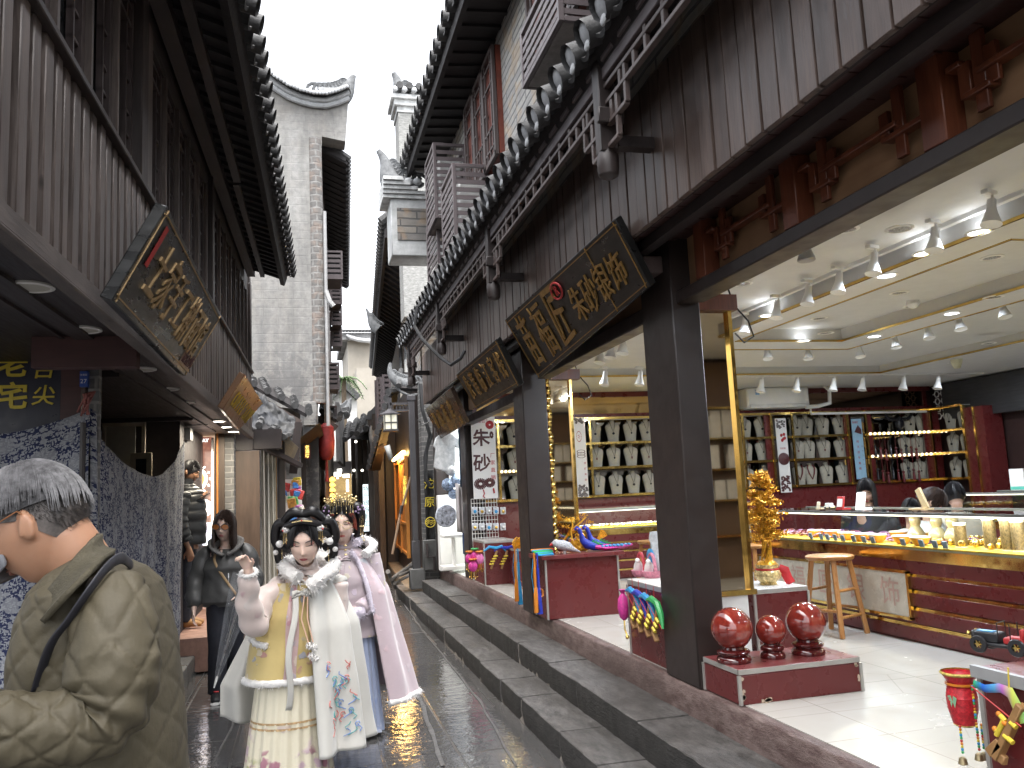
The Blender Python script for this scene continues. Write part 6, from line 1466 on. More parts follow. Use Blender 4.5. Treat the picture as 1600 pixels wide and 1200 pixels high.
# roofs on the right of the far lane, with dark fronts below
for lab, P4 in (('curved tiled roof on the right of the far lane, lower of the two', [PY(541,690,24),PY(600,646,24),PY(604,636,27),PY(548,664,27)]), ('upper tiled roof on the right of the far lane', [PY(560,682,21),PY(602,660,21),PY(606,640,24),PY(566,668,24)])):
 quadroof('tiled_roof', lab, P4, .25, r=.08)
RR = thing('lane_house_fronts', 'row of dark timber house fronts on the right side of the far lane', 'house', (2.6,24,0))
wallq('timber_front', M_darkz, (PY(602,700,19).x,19), (PY(548,700,29).x,29), 0, 3.9, RR, -.3)
m = MB()
for px, Y in ((600,18.9),(592,20),(584,21.5),(575,23),(566,25),(556,27)): p = PY(px,760,Y); m = MB(); m.box(p.x-.12,Y-.1,0,p.x,Y,3.6); m.build('timber_post', MT['brown_post'], RR)
m = MB(); m.add([PY(545,685,24),PY(606,690,18.5),PY(606,670,19.5),PY(552,668,26)],[(0,1,2,3)]); m.build('eave_underside', M_soffit, RR, smooth=0)
for i, (px0,py0,px1,py1,Y) in enumerate(((588,589,600,700,17),(597,585,612,640,16))): cage2('tall dark slatted shutter cage on the right of the far lane, %s' % ('farther one','nearer one')[i], px0,py0,px1,py1,Y,.5)
t = quadroof('tiled_roof', 'narrow steep tiled roof running down beside the hanging lantern', [PY(580,735,18),PY(612,618,15),PY(622,615,15.2),PY(594,735,18.2)], .25, r=.07)
horn(t, 18, (580,665),(577,680),(583,690),(586,700),.06)
t = thing('far_lane_roof', 'grey tiled roof ridge with small horn in front of the white gabled house', 'roof', PY(525,660,30)); m = MB(); m.bar(PY(516,650,30),PY(545,645,30),1.2,.3)
for k in range(10): m.tube([PY(514+3*k,651-.5*k,29.3),PY(516+3*k,643-.5*k,30)], .09, 6)
m.build('tiles', M_tile, t, smooth=50); horn(t, 30, (549,622),(543,632),(547,640),(535,646),.12,-1)
# palm behind
t = thing('palm_tree', 'green palm crown showing between the slatted cage and the beige house', 'tree', PY(537,680,33)); p = PY(537,592,33)
m = MB(); m.tube([(p.x,33,0),(p.x,33,p.z)], [.14,.09], 8); m.build('trunk', mat('palm_bark', (.12,.09,.06), .9, bump=.5), t)
m = MB()
for k in range(16):
 a = 2*pi*k/16+rnd.uniform(-.2,.2); L = rnd.uniform(.7,1.0); e = rnd.uniform(.1,.9)
 pts = [p+Vector((cos(a)*L*s, sin(a)*L*s, e*s*.9-1.1*s*s)) for s in (0,.25,.5,.75,1)]; m.tube(pts, [.02,.018,.015,.01,.004], 4)
 for s in range(1,14):
  f_ = s/14; i = int(f_*4); c0_ = pts[i].lerp(pts[min(i+1,4)], f_*4-i);
  for sd_ in (-1,1):
   tip = c0_+Vector((-sin(a)*sd_*.22+cos(a)*.1, cos(a)*sd_*.22+sin(a)*.1, -.10)); m.add([c0_, c0_+Vector((cos(a)*.05,sin(a)*.05,0)), tip],[(0,1,2)])
m.build('crown', mat('palm_green', (.07,.12,.04), .6, var=.3), t, smooth=0)
# ================================================================== goods and furniture along the shop front
def desk(label, x0, y0, x1, y1, zt, top=.03, topm=None, name='display_desk', over=0, edge=True):
 t = thing(name, label, 'desk', ((x0+x1)/2,(y0+y1)/2,.504)); m = MB(); m.box(x0,y0,.504,x1,y1,zt-top); m.build('carcass', M_red, t, bevel=.003)
 m = MB(); m.box(x0-over,y0-over,zt-top,x1+over,y1,zt); m.build('top', topm or M_redtop, t, bevel=.003)
 if edge:
  m = MB(); e = .008
  for xx, yy in ((x0,y0),(x1,y0),(x0,y1)): m.box(xx-e,yy-e,.504,xx+e,yy+e,zt-top)
  m.box(x0-over-.003,y0-over-.003,zt-top+.004,x1+over,y0-over+.006,zt-.002) if not over else None
  m.box(x0-over-.003,y0,zt-top+.004,x0-over+.004,y1,zt-.002) if not over else None
  m.build('edge_trim', M_edge, t)
 return t
Y2 = 6.98; a = PY(852,875,Y2); c = PY(970,955,Y2); zt2 = PY(852,868,Y2).z
desk('wide dark red display desk with overhanging top, peacock toys on it', a.x, Y2, c.x, 7.34, zt2, .035, over=.05)
Y3 = 9.95; a = PY(756,848,Y3); c = PY(804,848,Y3); zt3 = PY(756,846,Y3).z
D3 = desk('small dark red desk with grey top below the wire grid, flutes hung on it', a.x, Y3, c.x+.02, 10.6, zt3, .03, mat('grey_top', (.35,.33,.31), .3, var=.2)); x3 = a.x
desk('low dark red side table behind the second pillar with orange trinkets', PY(806,860,9.6).x, 9.6, PY(836,860,9.6).x, 10.0, PY(806,858,9.6).z)
a = PX(980,905,2.10); c = PX(1038,918,2.10); zs = (a.z+c.z)/2
desk('dark red side desk by the near pillar with crossbows hung on it', 2.10, 4.72, 2.62, a.y, zs, .035, mat('pale_top', (.62,.60,.56), .35, var=.1)); xs1 = 2.10; ys1 = a.y
PB_ = desk('low chipped dark red plinth carrying three red stone balls', 2.075, 3.86, 2.765, 4.235, .675, .03)
m = MB(); r = random.Random(4)
for k in range(16):   # chipped veneer patches
 y = 3.853; x = 2.08+.02*r.random() if k < 6 else 2.73+.02*r.random() if k < 10 else 2.12+.12*r.random(); z = .52+.12*r.random() if k < 10 else .508+.015*r.random()
 n_ = 6; m.add([(x+.013*cos(u)*r.uniform(.5,1.3), y, z+.012*sin(u)*r.uniform(.5,1.3)) for u in [2*pi*i/n_ for i in range(n_)]], [list(range(n_))])
m.build('chipped_patch', mat('bare_board', (.45,.35,.26), .8), PB_, smooth=0)
# stone balls
def jasper():
 m, n = newmat('red_jasper'); f = n.noise(n.co(), 7, 6, .6, 1.5); g = n.vor(n.co(), 5)
 col = n.ramp(f, [(.3, (.10,.012,.010)), (.55, (.24,.028,.018)), (.75, (.36,.09,.06))]); col = n.mix(n.ramp(g, [(.05, .5), (.2, 0.)]), col, (.05,.01,.01))
 n.set(col=col, rough=.09); n.b.inputs['Coat Weight'].default_value = .8; n.b.inputs['Coat Roughness'].default_value = .03; return m
M_jas = jasper(); M_rosep = mat('polished_rosewood', (.07,.008,.008), .12, var=.3, scale=12, coat=.6)
for lab, px, R, py in (('large red stone ball on the left of the plinth nearest the pillar', 1142, .107, 968), ('smallest red stone ball in the middle of the plinth', 1203, .078, 972), ('large red stone ball on the right of the plinth', 1258, .104, 962)):
 y = 4.04; p = PY(px, py, y); t = thing('stone_ball', lab, 'ornament', (p.x,y,.675), group='red stone balls on the plinth')
 h = .085; s = R/.107*1.02
 m = MB(); m.lathe([(.085*s,0),(.088*s,.012),(.082*s,.026),(.070*s,.03),(.066*s,.036),(.080*s,.042),(.084*s,.054),(.076*s,.062),(.058*s,.066),(.055*s,.076),(.062*s,.086),(.05*s,.088)], (0,0,0), 30); m.build('turned_stand', M_rosep, t, True, smooth=50)
 m = MB(); m.ball((0,0,.062+R*.98), R, 40, 24); m.build('ball', M_jas, t, True, smooth=180)
# pedestal and golden tree
Yt = 4.95; a = PY(1178,922,Yt); c = PY(1262,922,Yt)
desk('dark red pedestal with white top under the golden tree', a.x+.0, Yt, c.x, 5.4, a.z+.0, .03, mat('white_top', (.72,.71,.70), .3, var=.05), name='pedestal')
zt = a.z; M_gwire = mat('gold_wire', (.72,.36,.03), .32, metal=.55, var=.25, scale=30)
tc = PY(1200,905,Yt+.2); tc.z = zt
t = thing('golden_tree', 'golden wire bonsai tree in a ceramic bowl with red ribbon on the white topped pedestal', 'ornament', tuple(tc))
m = MB(); m.lathe([(.055,0),(.06,.008),(.052,.016),(.085,.045),(.092,.07),(.080,.095),(.070,.10),(.070,.11),(.078,.125),(.076,.135),(.0,.13)], (0,0,0), 28); m.build('bowl', mat('gilt_ceramic', (.62,.46,.20), .25, metal=.3, var=.5, scale=35), t, True, smooth=50)
m = MB(); m.lathe([(.074,.096),(.078,.103),(.074,.111)], (0,0,0), 28, cap=False); m.tube([(.07,-.03,.105),(.10,-.05,.09),(.115,-.06,.04),(.13,-.07,.005)], [(.03,.006),(.035,.006),(.03,.006),(.03,.005)], 6); m.build('red_ribbon', mat('red_ribbon_cloth', (.5,.015,.02), .4), t, True)
m = MB(); r = random.Random(2); H = .70
for k in range(16):
 a0 = r.random()*6.28; pts = []
 for j in range(9): f = j/8; rr = .034*(1-.55*f)+.012*(f < .1); pts.append(Vector((rr*cos(a0+f*5)+.012*sin(f*5), rr*sin(a0+f*5), .13+f*.50)))
 m.tube(pts, .006, 5)
m.ball((0,0,.135), (.07,.07,.035), 14, 6)
m.build('twisted_trunk', M_gwire, t, True)
m = MB()
tiers = [(.29,.115),(.33,.13),(.40,.12),(.45,.135),(.53,.115),(.58,.12),(.66,.085),(.71,.06)]
for z, R in tiers:
 for k in range(11):
  a0 = r.random()*6.28; L = R*r.uniform(.6,1.1); base = Vector((0,0,z+.02)); tip = Vector((L*cos(a0), L*sin(a0), z+r.uniform(-.02,.05)))
  m.tube([base, base.lerp(tip,.5)+Vector((0,0,.02)), tip], [.006,.005,.004], 5)
  for q_ in range(16):
   c_ = base.lerp(tip, r.uniform(.35,1.1))+Vector((r.uniform(-.03,.03),r.uniform(-.03,.03),r.uniform(-.008,.022)))
   d_ = Vector((r.uniform(-1,1),r.uniform(-1,1),r.uniform(-.2,.5)))*.016; m.tube([c_-d_, c_, c_+d_+Vector((0,0,.008))], [.003,.0062,.003], 4)
m.build('wire_foliage', M_gwire, t, True)
# wooden stools
M_stool = wood('honey_wood', (.36,.15,.04), (.52,.25,.075), .32, 'z', 1, .05, False)
def stool_proto(loc, label):
 t = thing('wooden_stool', label, 'stool', loc, .35, 'wooden stools'); H = .545
 m = MB(); m.lathe([(.0,H-.03),(.155,H-.03),(.165,H-.02),(.165,H-.006),(.155,H),(.0,H)], (0,0,0), 32, cap=False); m.build('seat', M_stool, t, True, smooth=50)
 L = []
 for k in range(4):
  a_ = pi/4+k*pi/2; p = Vector((.205*cos(a_), .205*sin(a_), 0)); q_ = Vector((.125*cos(a_), .125*sin(a_), H-.03)); L.append((p,q_)); m = MB(); m.bar(p, q_, .034, .034, (cos(a_),sin(a_),0)); m.build('leg', M_stool, t, True, bevel=.004)
 for k in range(4):
  (p,q_), (p2,q2) = L[k], L[(k+1)%4]
  for f in ((.34,) if k % 2 else (.26,.6)): m = MB(); m.tube([p.lerp(q_,f), p2.lerp(q2,f)], .011, 8); m.build('rung', M_stool, t, True)
 return t
ST = stool_proto((3.62,5.28,.504), 'honey coloured round wooden stool in front of the long lit counter')
copy_tree(ST, (PY(1185,880,6.6).x,6.6,.504), .1, 'wooden stool mostly hidden behind the golden tree')
copy_tree(ST, (PY(1022,860,7.9).x,7.9,.504), .6, 'wooden stool half hidden behind the near pillar by the far counter')
# ------------------------------------------------------------------ toys on the wide desk
def P2(px, py, Y=7.12): return PY(px,py,Y)
M_blue = mat('peacock_blue', (.015,.03,.33), .45, var=.3, scale=40); M_pink = mat('hot_pink', (.55,.04,.26), .5, var=.3, scale=30); M_cy = mat('cyan_plastic', (.03,.25,.5), .4, var=.2); M_or = mat('orange_plastic', (.6,.2,.02), .4, var=.2); M_gr = mat('green_plastic', (.03,.30,.08), .4, var=.3)
zt = zt2
for i, (px, Y) in enumerate(((912,7.06),(924,7.14))):
 p = P2(px+10, 856, Y); p.z = zt; t = thing('peacock_toy', 'blue wire peacock with pink tail on the wide red desk, %s' % ('left one','right one')[i], 'toy', tuple(p), group='blue peacock toys'); t.scale = (1.3,1.3,1.2)
 m = MB(); m.tube([(-.105,0,.165),(-.09,0,.178),(-.07,0,.165),(-.058,0,.13),(-.05,0,.09),(-.02,0,.055),(.03,0,.035),(.08,0,.02)], [.008,.016,.016,.014,.022,.034,.03,.016], 9); m.build('body', M_blue, t, True, smooth=180)
 m = MB(); m.tube([(-.105,0,.165),(-.125,0,.160)], [.007,.002], 6); m.ball((-.088,-.014,.172), .006, 6, 4); m.build('beak', M_or, t, True)
 m = MB(); m.tube([(.03,-.005,.035),(.10,-.01,.02),(.18,-.01,.02),(.25,-.01,.03)], [(.018,.03),(.018,.035),(.014,.03),(.008,.012)], 8)
 m.build('tail', M_pink, t, True); m = MB()
 for k in range(6): m.ball((.08+.028*k,-.03,.036), (.014,.012,.008), 6, 4)
 m.build('tail_spots', M_cy, t, True)
 m = MB()
 for k in range(4): m.tube([(.0,.0,.05),(.03+.02*k,-.02,.09-.012*k)], [.012,.003], 5)
 m.build('wing', M_gr, t, True)
p = P2(885,866,7.02); p.z = zt; t = thing('parrot_toy', 'grey woven parrot with red beak on the wide red desk', 'toy', tuple(p))
m = MB(); m.tube([(-.12,0,.085),(-.10,0,.095),(-.07,0,.085),(-.03,0,.075),(.02,0,.06),(.07,0,.03),(.13,0,.005)], [.02,.034,.038,.045,.04,.02,.006], 10); m.build('body', mat('silver_weave', (.42,.42,.44), .5, var=.5, scale=70), t, True, smooth=180)
m = MB(); m.tube([(-.125,0,.09),(-.148,0,.075)], [.016,.005], 6); m.build('beak', M_redpaint, t, True); m = MB(); m.tube([(-.02,0,.04),(-.02,0,0)], .006, 5); m.tube([(.0,.02,.04),(.0,.02,0)], .006, 5); m.build('leg', M_metal, t, True)
# golden wire dragon shape
p = P2(910,850,7.22); p.z = zt; t = thing('golden_dragon', 'orange gold wire dragon and tree ornament behind the peacocks', 'ornament', tuple(p)); m = MB(); r = random.Random(8)
for k in range(150):
 c_ = Vector((r.gauss(-.03,.045), r.uniform(-.03,.03), abs(r.gauss(.05,.04))));
 m.tube([c_+Vector((.02*cos(u)*r.uniform(.6,1.2),.01*sin(u),.02*sin(u))) for u in (0,1.3,2.6,3.9,5.2)], .0035, 4)
for k in range(9): a_ = .2+.14*k; m.tube([(.10,0,.03),(.15,0,.09),(.17+.06*cos(a_)*1.2,0,.11+.07*sin(a_))], [.016,.012,.004], 5)
m.tube([(-.09,0,.05),(-.10,0,.18),(-.08,0,.24),(-.10,0,.30)], .008, 5); m.tube([(-.09,0,.2),(-.02,0,.24),(.05,0,.3)], .007, 5)
for (x,z) in ((-.13,.29),(-.04,.29),(.03,.32),(.07,.25),(-.16,.22),(.02,.21),(.08,.2)):
 for k in range(24): c_ = Vector((x+r.gauss(0,.022), r.uniform(-.03,.03), z+r.gauss(0,.009))); m.tube([c_, c_+Vector((r.uniform(-.014,.014),0,r.uniform(-.004,.01)))], .0036, 4)
m.build('wire_body', M_gwire, t, True)
m = MB(); r = random.Random(3)
for k, mt in enumerate((M_or, M_cy, M_gr, M_gr, M_cy, M_gr, M_cy)):
 m = MB(); p0 = P2(829+2*k,853+1.8*k,7.02-.02*k); p0.z = zt+.012+.006*(6-k); m.tube([p0, p0+Vector((.20-.01*k,.02+.02*(k%3),0))], .009, 6); tag(m.build('toy_stick', mt, None), 'coloured toy stick in the pile at the left end of the wide red desk', 'toy', 'toy sticks on the wide desk')
m = MB(); p = P2(862,850,7.1); m.box(p.x-.018,7.08,zt,p.x+.018,7.12,zt+.05); tag(m.build('red_box', M_redpaint, None, bevel=.004), 'small red box behind the toy sticks', 'box')
m = MB(); p = P2(884,840,7.3)
# hanging toy rifles
def rifle(label, px, py0, py1, Y, mt, grp):
 a = PY(px,py0,Y); c = PY(px+2,py1,Y); L = a.z-c.z; t = thing('toy_rifle', label, 'toy', (a.x,Y,c.z), group=grp)
 m = MB(); m.tube([(0,0,L),(0,0,L*.45)], .007, 6); m.tube([(.0,0,L*.75),(0,0,L*.35)], .012, 6); m.build('barrel', mt, t, True)
 m = MB(); m.prism([(-.014,-.012,L*.42),(.014,-.012,L*.42),(.026,-.012,.0),(-.022,-.012,.0)], (0,.024,0)); m.build('stock', mt, t, True, bevel=.004)
 m = MB(); m.tube([(.012,0,L*.42),(.035,0,L*.38),(.035,0,L*.3),(.012,0,L*.27)], .005, 5); m.tube([(-.01,0,L*.9),(-.028,0,L*.6),(-.012,0,L*.3)], .003, 4); m.build('trigger_strap', M_cy if mt is M_or else M_or, t, True)
for i, (px, mt, y1) in enumerate(((834,M_or,958),(839,M_blue,960))): rifle('%s toy rifle hanging on the left end of the wide red desk' % ('orange','dark blue')[i], px, 864, y1, 6.90, mt, 'toy rifles by the second pillar')
for i, (px, mt, y1) in enumerate(((804,M_or,940),(809,M_cy,945),(817,M_cy,930))): rifle(('orange toy rifle hanging on the low side table left of the second pillar','light blue toy rifle hanging beside the orange one left of the second pillar','light blue toy rifle touching the left edge of the second pillar')[i], px, 857, y1, 7.9, mt, 'toy rifles left of the second pillar')
m = MB(); r = random.Random(6)
for k in range(50): c_ = PY(813+r.uniform(-9,9),852+r.uniform(-9,4),9.7); m.tube([c_+Vector((.03*cos(u),0,.03*sin(u))) for u in (0,1.5,3,4.5)], .006, 4)
tag(m.build('wire_bundle', M_gwire, None), 'bundle of orange wire trinkets on the side table behind the second pillar', 'ornament')
# wire grid with small packets
a = PY(736,780,10.78); c = PY(779,845,10.78); t = thing('wire_grid', 'white wire grid hung with small packets below the tall poster', 'rack', (a.x,10.78,c.z)); m = MB()
for k in range(10): x = a.x+(c.x-a.x)*k/9; m.tube([(x,10.78,c.z-.06),(x,10.78,a.z)], .004, 4)
for k in range(12): z = c.z-.06+(a.z-c.z+.06)*k/11; m.tube([(a.x,10.775,z),(c.x,10.775,z)], .004, 4)
m.build('grid', M_white, t)
M_pack = mat('clear_packet', (.62,.63,.66), .2, var=.4, scale=30)
for r_ in range(2):
 for k in range(5):
  p = PY(742+11*k,798+25*r_,10.74); t = thing('trinket_packet', 'small clear trinket packet on the wire grid, %s row' % ('upper','lower')[r_], 'packet', p, group='trinket packets %s row' % ('upper','lower')[r_]); m = MB(); m.cbox((0,0,0), (.075,.015,.095)); m.build('bag', M_pack, t, True, bevel=.006); m = MB(); m.ball((0,-.012,-.01), (.022,.006,.022), 8, 6); m.build('trinket', (M_cy,M_brass,M_metal)[(k+r_)%3], t, True)
# flutes and pink bags on the small desk
for i, (px, py) in enumerate(((774,866),(790,866))):
 Y = 9.9; p = PY(px,py,Y); t = thing('toy_crossbow', 'wooden toy crossbow with blue bow hung on the small desk, %s' % ('left one','right one')[i], 'toy', p, group='crossbows on the small desk')
 m = MB(); m.bar((.02,0,.04),(-.06,0,-.17),.025,.02,(0,1,0)); m.build('stock', mat('toy_wood', (.27,.145,.055), .55, var=.2), t, True, bevel=.004)
 m = MB(); m.tube([(-.14,0,.045),(-.07,0,.09),(.02,0,.07),(.08,0,.09),(.13,0,.03)], [.01,.018,.02,.018,.01], 6); m.build('bow', (M_blue if i else M_cy), t, True)
 m = MB()
 for k in range(4): m.tube([(-.03-.018*k,-.02,-.02-.03*k),(.025-.018*k,-.02,-.02-.03*k)], .007, 6)
 m.build('dart', mat('yellow_plastic', (.65,.5,.05), .4), t, True)
for i, (px, py) in enumerate(((734,872),(742,868),(749,872),(739,884))):
 Y = 9.75-.02*i; p = PY(px,py,Y); t = thing('beaded_pouch', 'pink beaded pouch with little bells hanging at the corner of the small desk', 'pouch', p, group='pink pouches on the small desk')
 m = MB(); m.ball((0,0,0), (.055,.035,.075), 10, 8, fn=lambda d: 1-.25*max(0,d.z)); m.build('bag', M_pink if i != 2 else mat('pink_cloth', (.6,.15,.35), .6), t, True); m = MB(); m.lathe([(.03,.06),(.05,.075),(.045,.085),(.02,.08)], (0,0,0), 10); m.build('flap', M_gr if i == 1 else M_or, t, True)
 m = MB()
 for k in range(5): m.tube([(-.04+.02*k,-.01,-.06),(-.045+.022*k,-.015,-.12-.02*(k%2))], .005, 4); m.ball((-.045+.022*k,-.015,-.13-.02*(k%2)), .011, 6, 5)
 m.build('bell_tassel', M_brass, t, True)
# side desk by the near pillar: baskets and crossbows
def SX(px, py): return PX(px,py,2.06)
M_pinkb = mat('pink_crochet', (.60,.22,.30), .7, var=.3, scale=60, bump=.4, bscale=200); M_redcro = mat('red_crochet', (.5,.05,.07), .7, var=.3, scale=60)
for i, (px, py, mt) in enumerate(((1003,902,M_redcro),(1020,906,M_pinkb))):
 p = PX(px,py,2.24+.03*i); p.z = zs; t = thing('toy_basket', ('red and white crochet basket with a hen, left of the two on the side desk','pink crochet basket on the side desk beside the near pillar')[i], 'basket', tuple(p), group='crochet baskets')
 m = MB(); m.lathe([(.05,0),(.065,.02),(.07,.045),(.06,.045),(.0,.03)], (0,0,0), 18); m.build('basket_body', M_pinkb, t, True)
 m = MB(); m.tube([Vector((0,.06*cos(u),.045+.11*sin(u))) for u in [pi*k/12 for k in range(13)]], .012, 7); m.build('handle', mt, t, True)
 m = MB(); m.tube([(-.02,.02,.04),(-.02,0,.075),(-.03,-.02,.10)], [.03,.032,.018], 9); m.ball((-.035,-.025,.11), .018, 8, 6); m.build('hen', M_white, t, True)
for i, (px, py) in enumerate(((990,945),(1000,950),(1012,956),(1024,962))):
 p = PX(px,py,2.05-.012*i); t = thing('toy_crossbow', 'wooden toy crossbow with yellow darts hung on the side desk, %s from the left' % ORD[i], 'toy', p, group='crossbows on the side desk')
 # local axes: y runs along the street (towards the camera is -y)
 m = MB(); m.bar((0,-.05,.05),(0,.05,-.12),.022,.026,(1,0,0)); m.bar((0,.035,-.10),(0,.0,-.15),.02,.03,(1,0,0)); m.build('stock', mat('toy_wood', (.27,.145,.055), .55, var=.2), t, True, bevel=.004)
 m = MB(); m.tube([(-.005,.10,.08),(-.005,.03,.095),(-.005,-.05,.075),(-.005,-.09,.02),(-.005,-.11,-.06)], [.01,.02,.02,.018,.008], 7); m.build('bow', (M_cy,M_blue,M_cy,M_gr)[i], t, True)
 m = MB(); m.tube([(-.012,.10,.08),(-.012,-.11,-.06)], .0025, 4); m.tube([(0,0,.09),(0,0,.17)], .002, 4); m.build('string', M_redpaint, t, True)
 m = MB()
 for k in range(3): m.tube([(-.014,-.04+.03*k,-.01-.03*k),(-.014,-.075+.03*k,-.03-.03*k)], .009, 7)
 m.build('dart', mat('yellow_plastic', (.65,.5,.05), .4), t, True)
p = PX(974,945,2.07); t = thing('beaded_pouch', 'slim magenta pouch hanging at the far corner of the side desk', 'pouch', p)
m = MB(); m.lathe([(.01,-.10),(.03,-.08),(.04,-.02),(.034,.04),(.012,.075),(.026,.10)], (0,0,0), 14); m.build('bag', M_pink, t, True); m = MB(); m.tube([(0,0,-.1),(.0,0,-.16),(.01,-.01,-.2)], .006, 5); m.ball((.01,-.01,-.21), .014, 8, 6); m.build('bell_tassel', M_brass, t, True)
p = PX(1032,880,2.35); p.z = zs; t = thing('plastic_wrap', 'clear plastic wrapped toy standing on the side desk against the near pillar', 'toy', tuple(p)); m = MB(); m.grid(lambda u, v: Vector(((.06+.02*noise.noise(Vector((u*9,v*6,1))))*cos(2*pi*u), (.05+.02*noise.noise(Vector((u*7,v*8,3))))*sin(2*pi*u), .30*v)), 20, 12, True); m.build('wrapper', mat('crinkled_film', (.62,.64,.66), .12, var=.3, scale=14, bump=.8, bscale=25), t, True); m = MB(); m.ball((-.07,-.0,.14), (.02,.05,.05), 10, 8); m.build('toy_fan', M_cy, t, True)
# near right corner: desk with model car, red vase and rainbow crossbow
a = PX(1530,1040,2.12); zc = a.z
DK = desk('dark red desk with grey edged top cut off by the right edge of the photo', 2.12, 1.6, 2.75, a.y, zc, .035)
m = MB(); m.box(2.10,1.6,zc-.036,2.12,a.y+.02,zc+.001); m.build('grey_edge', mat('grey_edging', (.28,.28,.28), .4), DK)
p = PZ(1570,1022,zc); p = Vector((2.33,PX(1568,1015,2.33).y,zc)); t = thing('model_car', 'black vintage model car with red seats on the corner desk', 'toy', tuple(p), radians(112))
m = MB(); m.box(-.09,-.035,.022,.09,.035,.036); m.box(.0,-.03,.036,.085,.03,.07); m.cbox((.085,0,.05), (.012,.062,.045)); m.build('body', M_blackpl, t, True, bevel=.004)
m = MB(); m.box(-.08,-.032,.036,-.045,.032,.062); m.box(-.04,-.032,.036,-.015,.032,.058); m.box(-.083,-.032,.055,-.07,.032,.09); m.build('seat', M_redpaint, t, True, bevel=.004)
m = MB(); m.box(.02,-.012,.0702,.075,.018,.073); m.build('bonnet', M_cy, t, True)
for x_ in (-.062,.062):
 for y_ in (-.042,.042):
  m = MB(); m.lathe([(.014,-.006),(.027,-.006),(.03,0),(.027,.006),(.014,.006),(.014,-.006)], (x_,y_,.03), 20, ax=(0,1,0), cap=False); w_ = m.build('wheel', M_blackpl, t, True); m = MB(); m.lathe([(.006,-.007),(.006,.007)], (x_,y_,.03), 8, ax=(0,1,0))
  for k in range(6): m.bar((x_,y_,.03), (x_+.015*cos(k*pi/3),y_,.03+.015*sin(k*pi/3)), .003,.003)
  m.build('spokes', M_brass, w_, True)
for y_ in (-.028,.028):
 m = MB(); m.ball((.098,y_,.062), (.008,.01,.01), 8, 6); m.build('headlight', M_brass, t, True)
m = MB()
for y_ in (-.03,.03):
 for x_ in (-.04,.0): m.tube([(x_,y_,.05),(x_,y_,.105)], .002, 4)
m.tube([(-.0,-.03,.105),(-.0,.03,.105)], .002, 4); m.build('windscreen_frame', M_blackpl, t, True)
# red woven vase
p = PX(1510,1095,2.24); t = thing('woven_vase', 'red woven vase with bead strings and bells hanging beside the corner desk', 'vase', (p.x,p.y+.02,p.z))
m = MB(); prof = [(.028,-.085),(.036,-.08),(.048,-.03),(.05,.01),(.044,.045),(.04,.058),(.055,.085),(.060,.092)]
rows = []
for k in range(45):
 f = k/44*(len(prof)-1); i = min(int(f), len(prof)-2); g_ = f-i; r_ = prof[i][0]*(1-g_)+prof[i+1][0]*g_; z_ = prof[i][1]*(1-g_)+prof[i+1][1]*g_; rows.append((r_+.0016*(k % 2), z_))
m.lathe(rows, (0,0,0), 36, cap=False); m.build('vase_body', mat('red_wicker', (.50,.025,.035), .4, var=.35, scale=90), t, True)
m = MB(); m.lathe([(.059,.086),(.064,.092),(.059,.097)], (0,0,0), 30, cap=False); m.lathe([(.03,-.088),(.038,-.082),(.03,-.078)], (0,0,0), 24, cap=False); m.build('rim_braid', mat('yellow_braid', (.5,.38,.08), .6, var=.5, scale=70), t, True)
bc = [M_redpaint, M_cy, M_or, M_gr, MT['yellow_plastic']]
for j, (ang, L) in enumerate(((3.6,.10),(4.75,.22),(5.5,.09))):
 x_, y_ = .043*cos(ang), .043*sin(ang); z0 = .055 if j == 1 else -.08; m = [MB() for _ in bc]
 for k in range(int(L/.0095)): m[(k*7+j) % 5].ball((x_*1.12,y_*1.12-.004,z0-.0095*k), .0052, 6, 5)
 for mm, mt in zip(m, bc):
  if mm.v: mm.build('bead_string', mt, t, True)
 b = MB(); b.lathe([(.003,0),(.012,-.006),(.016,-.024),(.014,-.026)], (x_*1.12,y_*1.12,z0-L), 12); b.build('bell', mat('old_brass', (.35,.28,.16), .35, metal=.8), t, True)
m = MB(); m.tube([Vector((.046*cos(u),.046*sin(u),.055)) for u in [2*pi*k/24 for k in range(25)]], .005, 6, cap=False); m.build('bead_band', M_or, t, True)
m = MB()
for s in (-1,1): m.add([Vector((-.050,-.012,0)),Vector((-.052,-.012+s*.006,.022)),Vector((-.051,-.012+s*.022,.016)),Vector((-.05,-.012+s*.014,-.002)),Vector((-.05,-.012+s*.008,-.02))],[(0,1,2,3,4)])
m.build('butterfly', mat('pale_green', (.25,.5,.3), .5), t, True, smooth=0)
# rainbow crossbow
p = PX(1575,1110,2.085); t = thing('toy_crossbow', 'rainbow bowed wooden toy crossbow with yellow darts on the corner desk', 'toy', p)
def rb():
 m, n = newmat('rainbow_paint'); s = n.new('ShaderNodeSeparateXYZ'); n.L(n.co(), s.inputs[0]); f = n.math('MULTIPLY', n.math('SUBTRACT', .14, s.outputs['Y']), 4.2)
 n.set(col=n.ramp(f, [(.05,(.05,.4,.1)),(.22,(.02,.12,.55)),(.42,(.1,.35,.6)),(.55,(.5,.15,.5)),(.7,(.55,.6,.1)),(.9,(.1,.45,.15))]), rough=.4); return m
Q = lambda px, py: PX(px,py,2.085)-p
m = MB(); m.tube([Q(1522,1068),Q(1540,1076),Q(1562,1075),Q(1578,1082),Q(1588,1102),Q(1600,1130)], [(.012,.004),(.012,.004),(.014,.004),(.020,.004),(.020,.004),(.016,.004)], 8, up=(0,0,1)); m.build('bow', rb(), t, True)
m = MB(); m.bar(Q(1597,1102),Q(1557,1185),.024,.03,(1,0,0)); m.bar(Q(1566,1160),Q(1548,1176),.03,.03,(1,0,0)); m.bar(Q(1560,1180),Q(1572,1190),.03,.02,(1,0,0)); m.build('stock', MT['toy_wood'], t, True, bevel=.003)
m = MB()
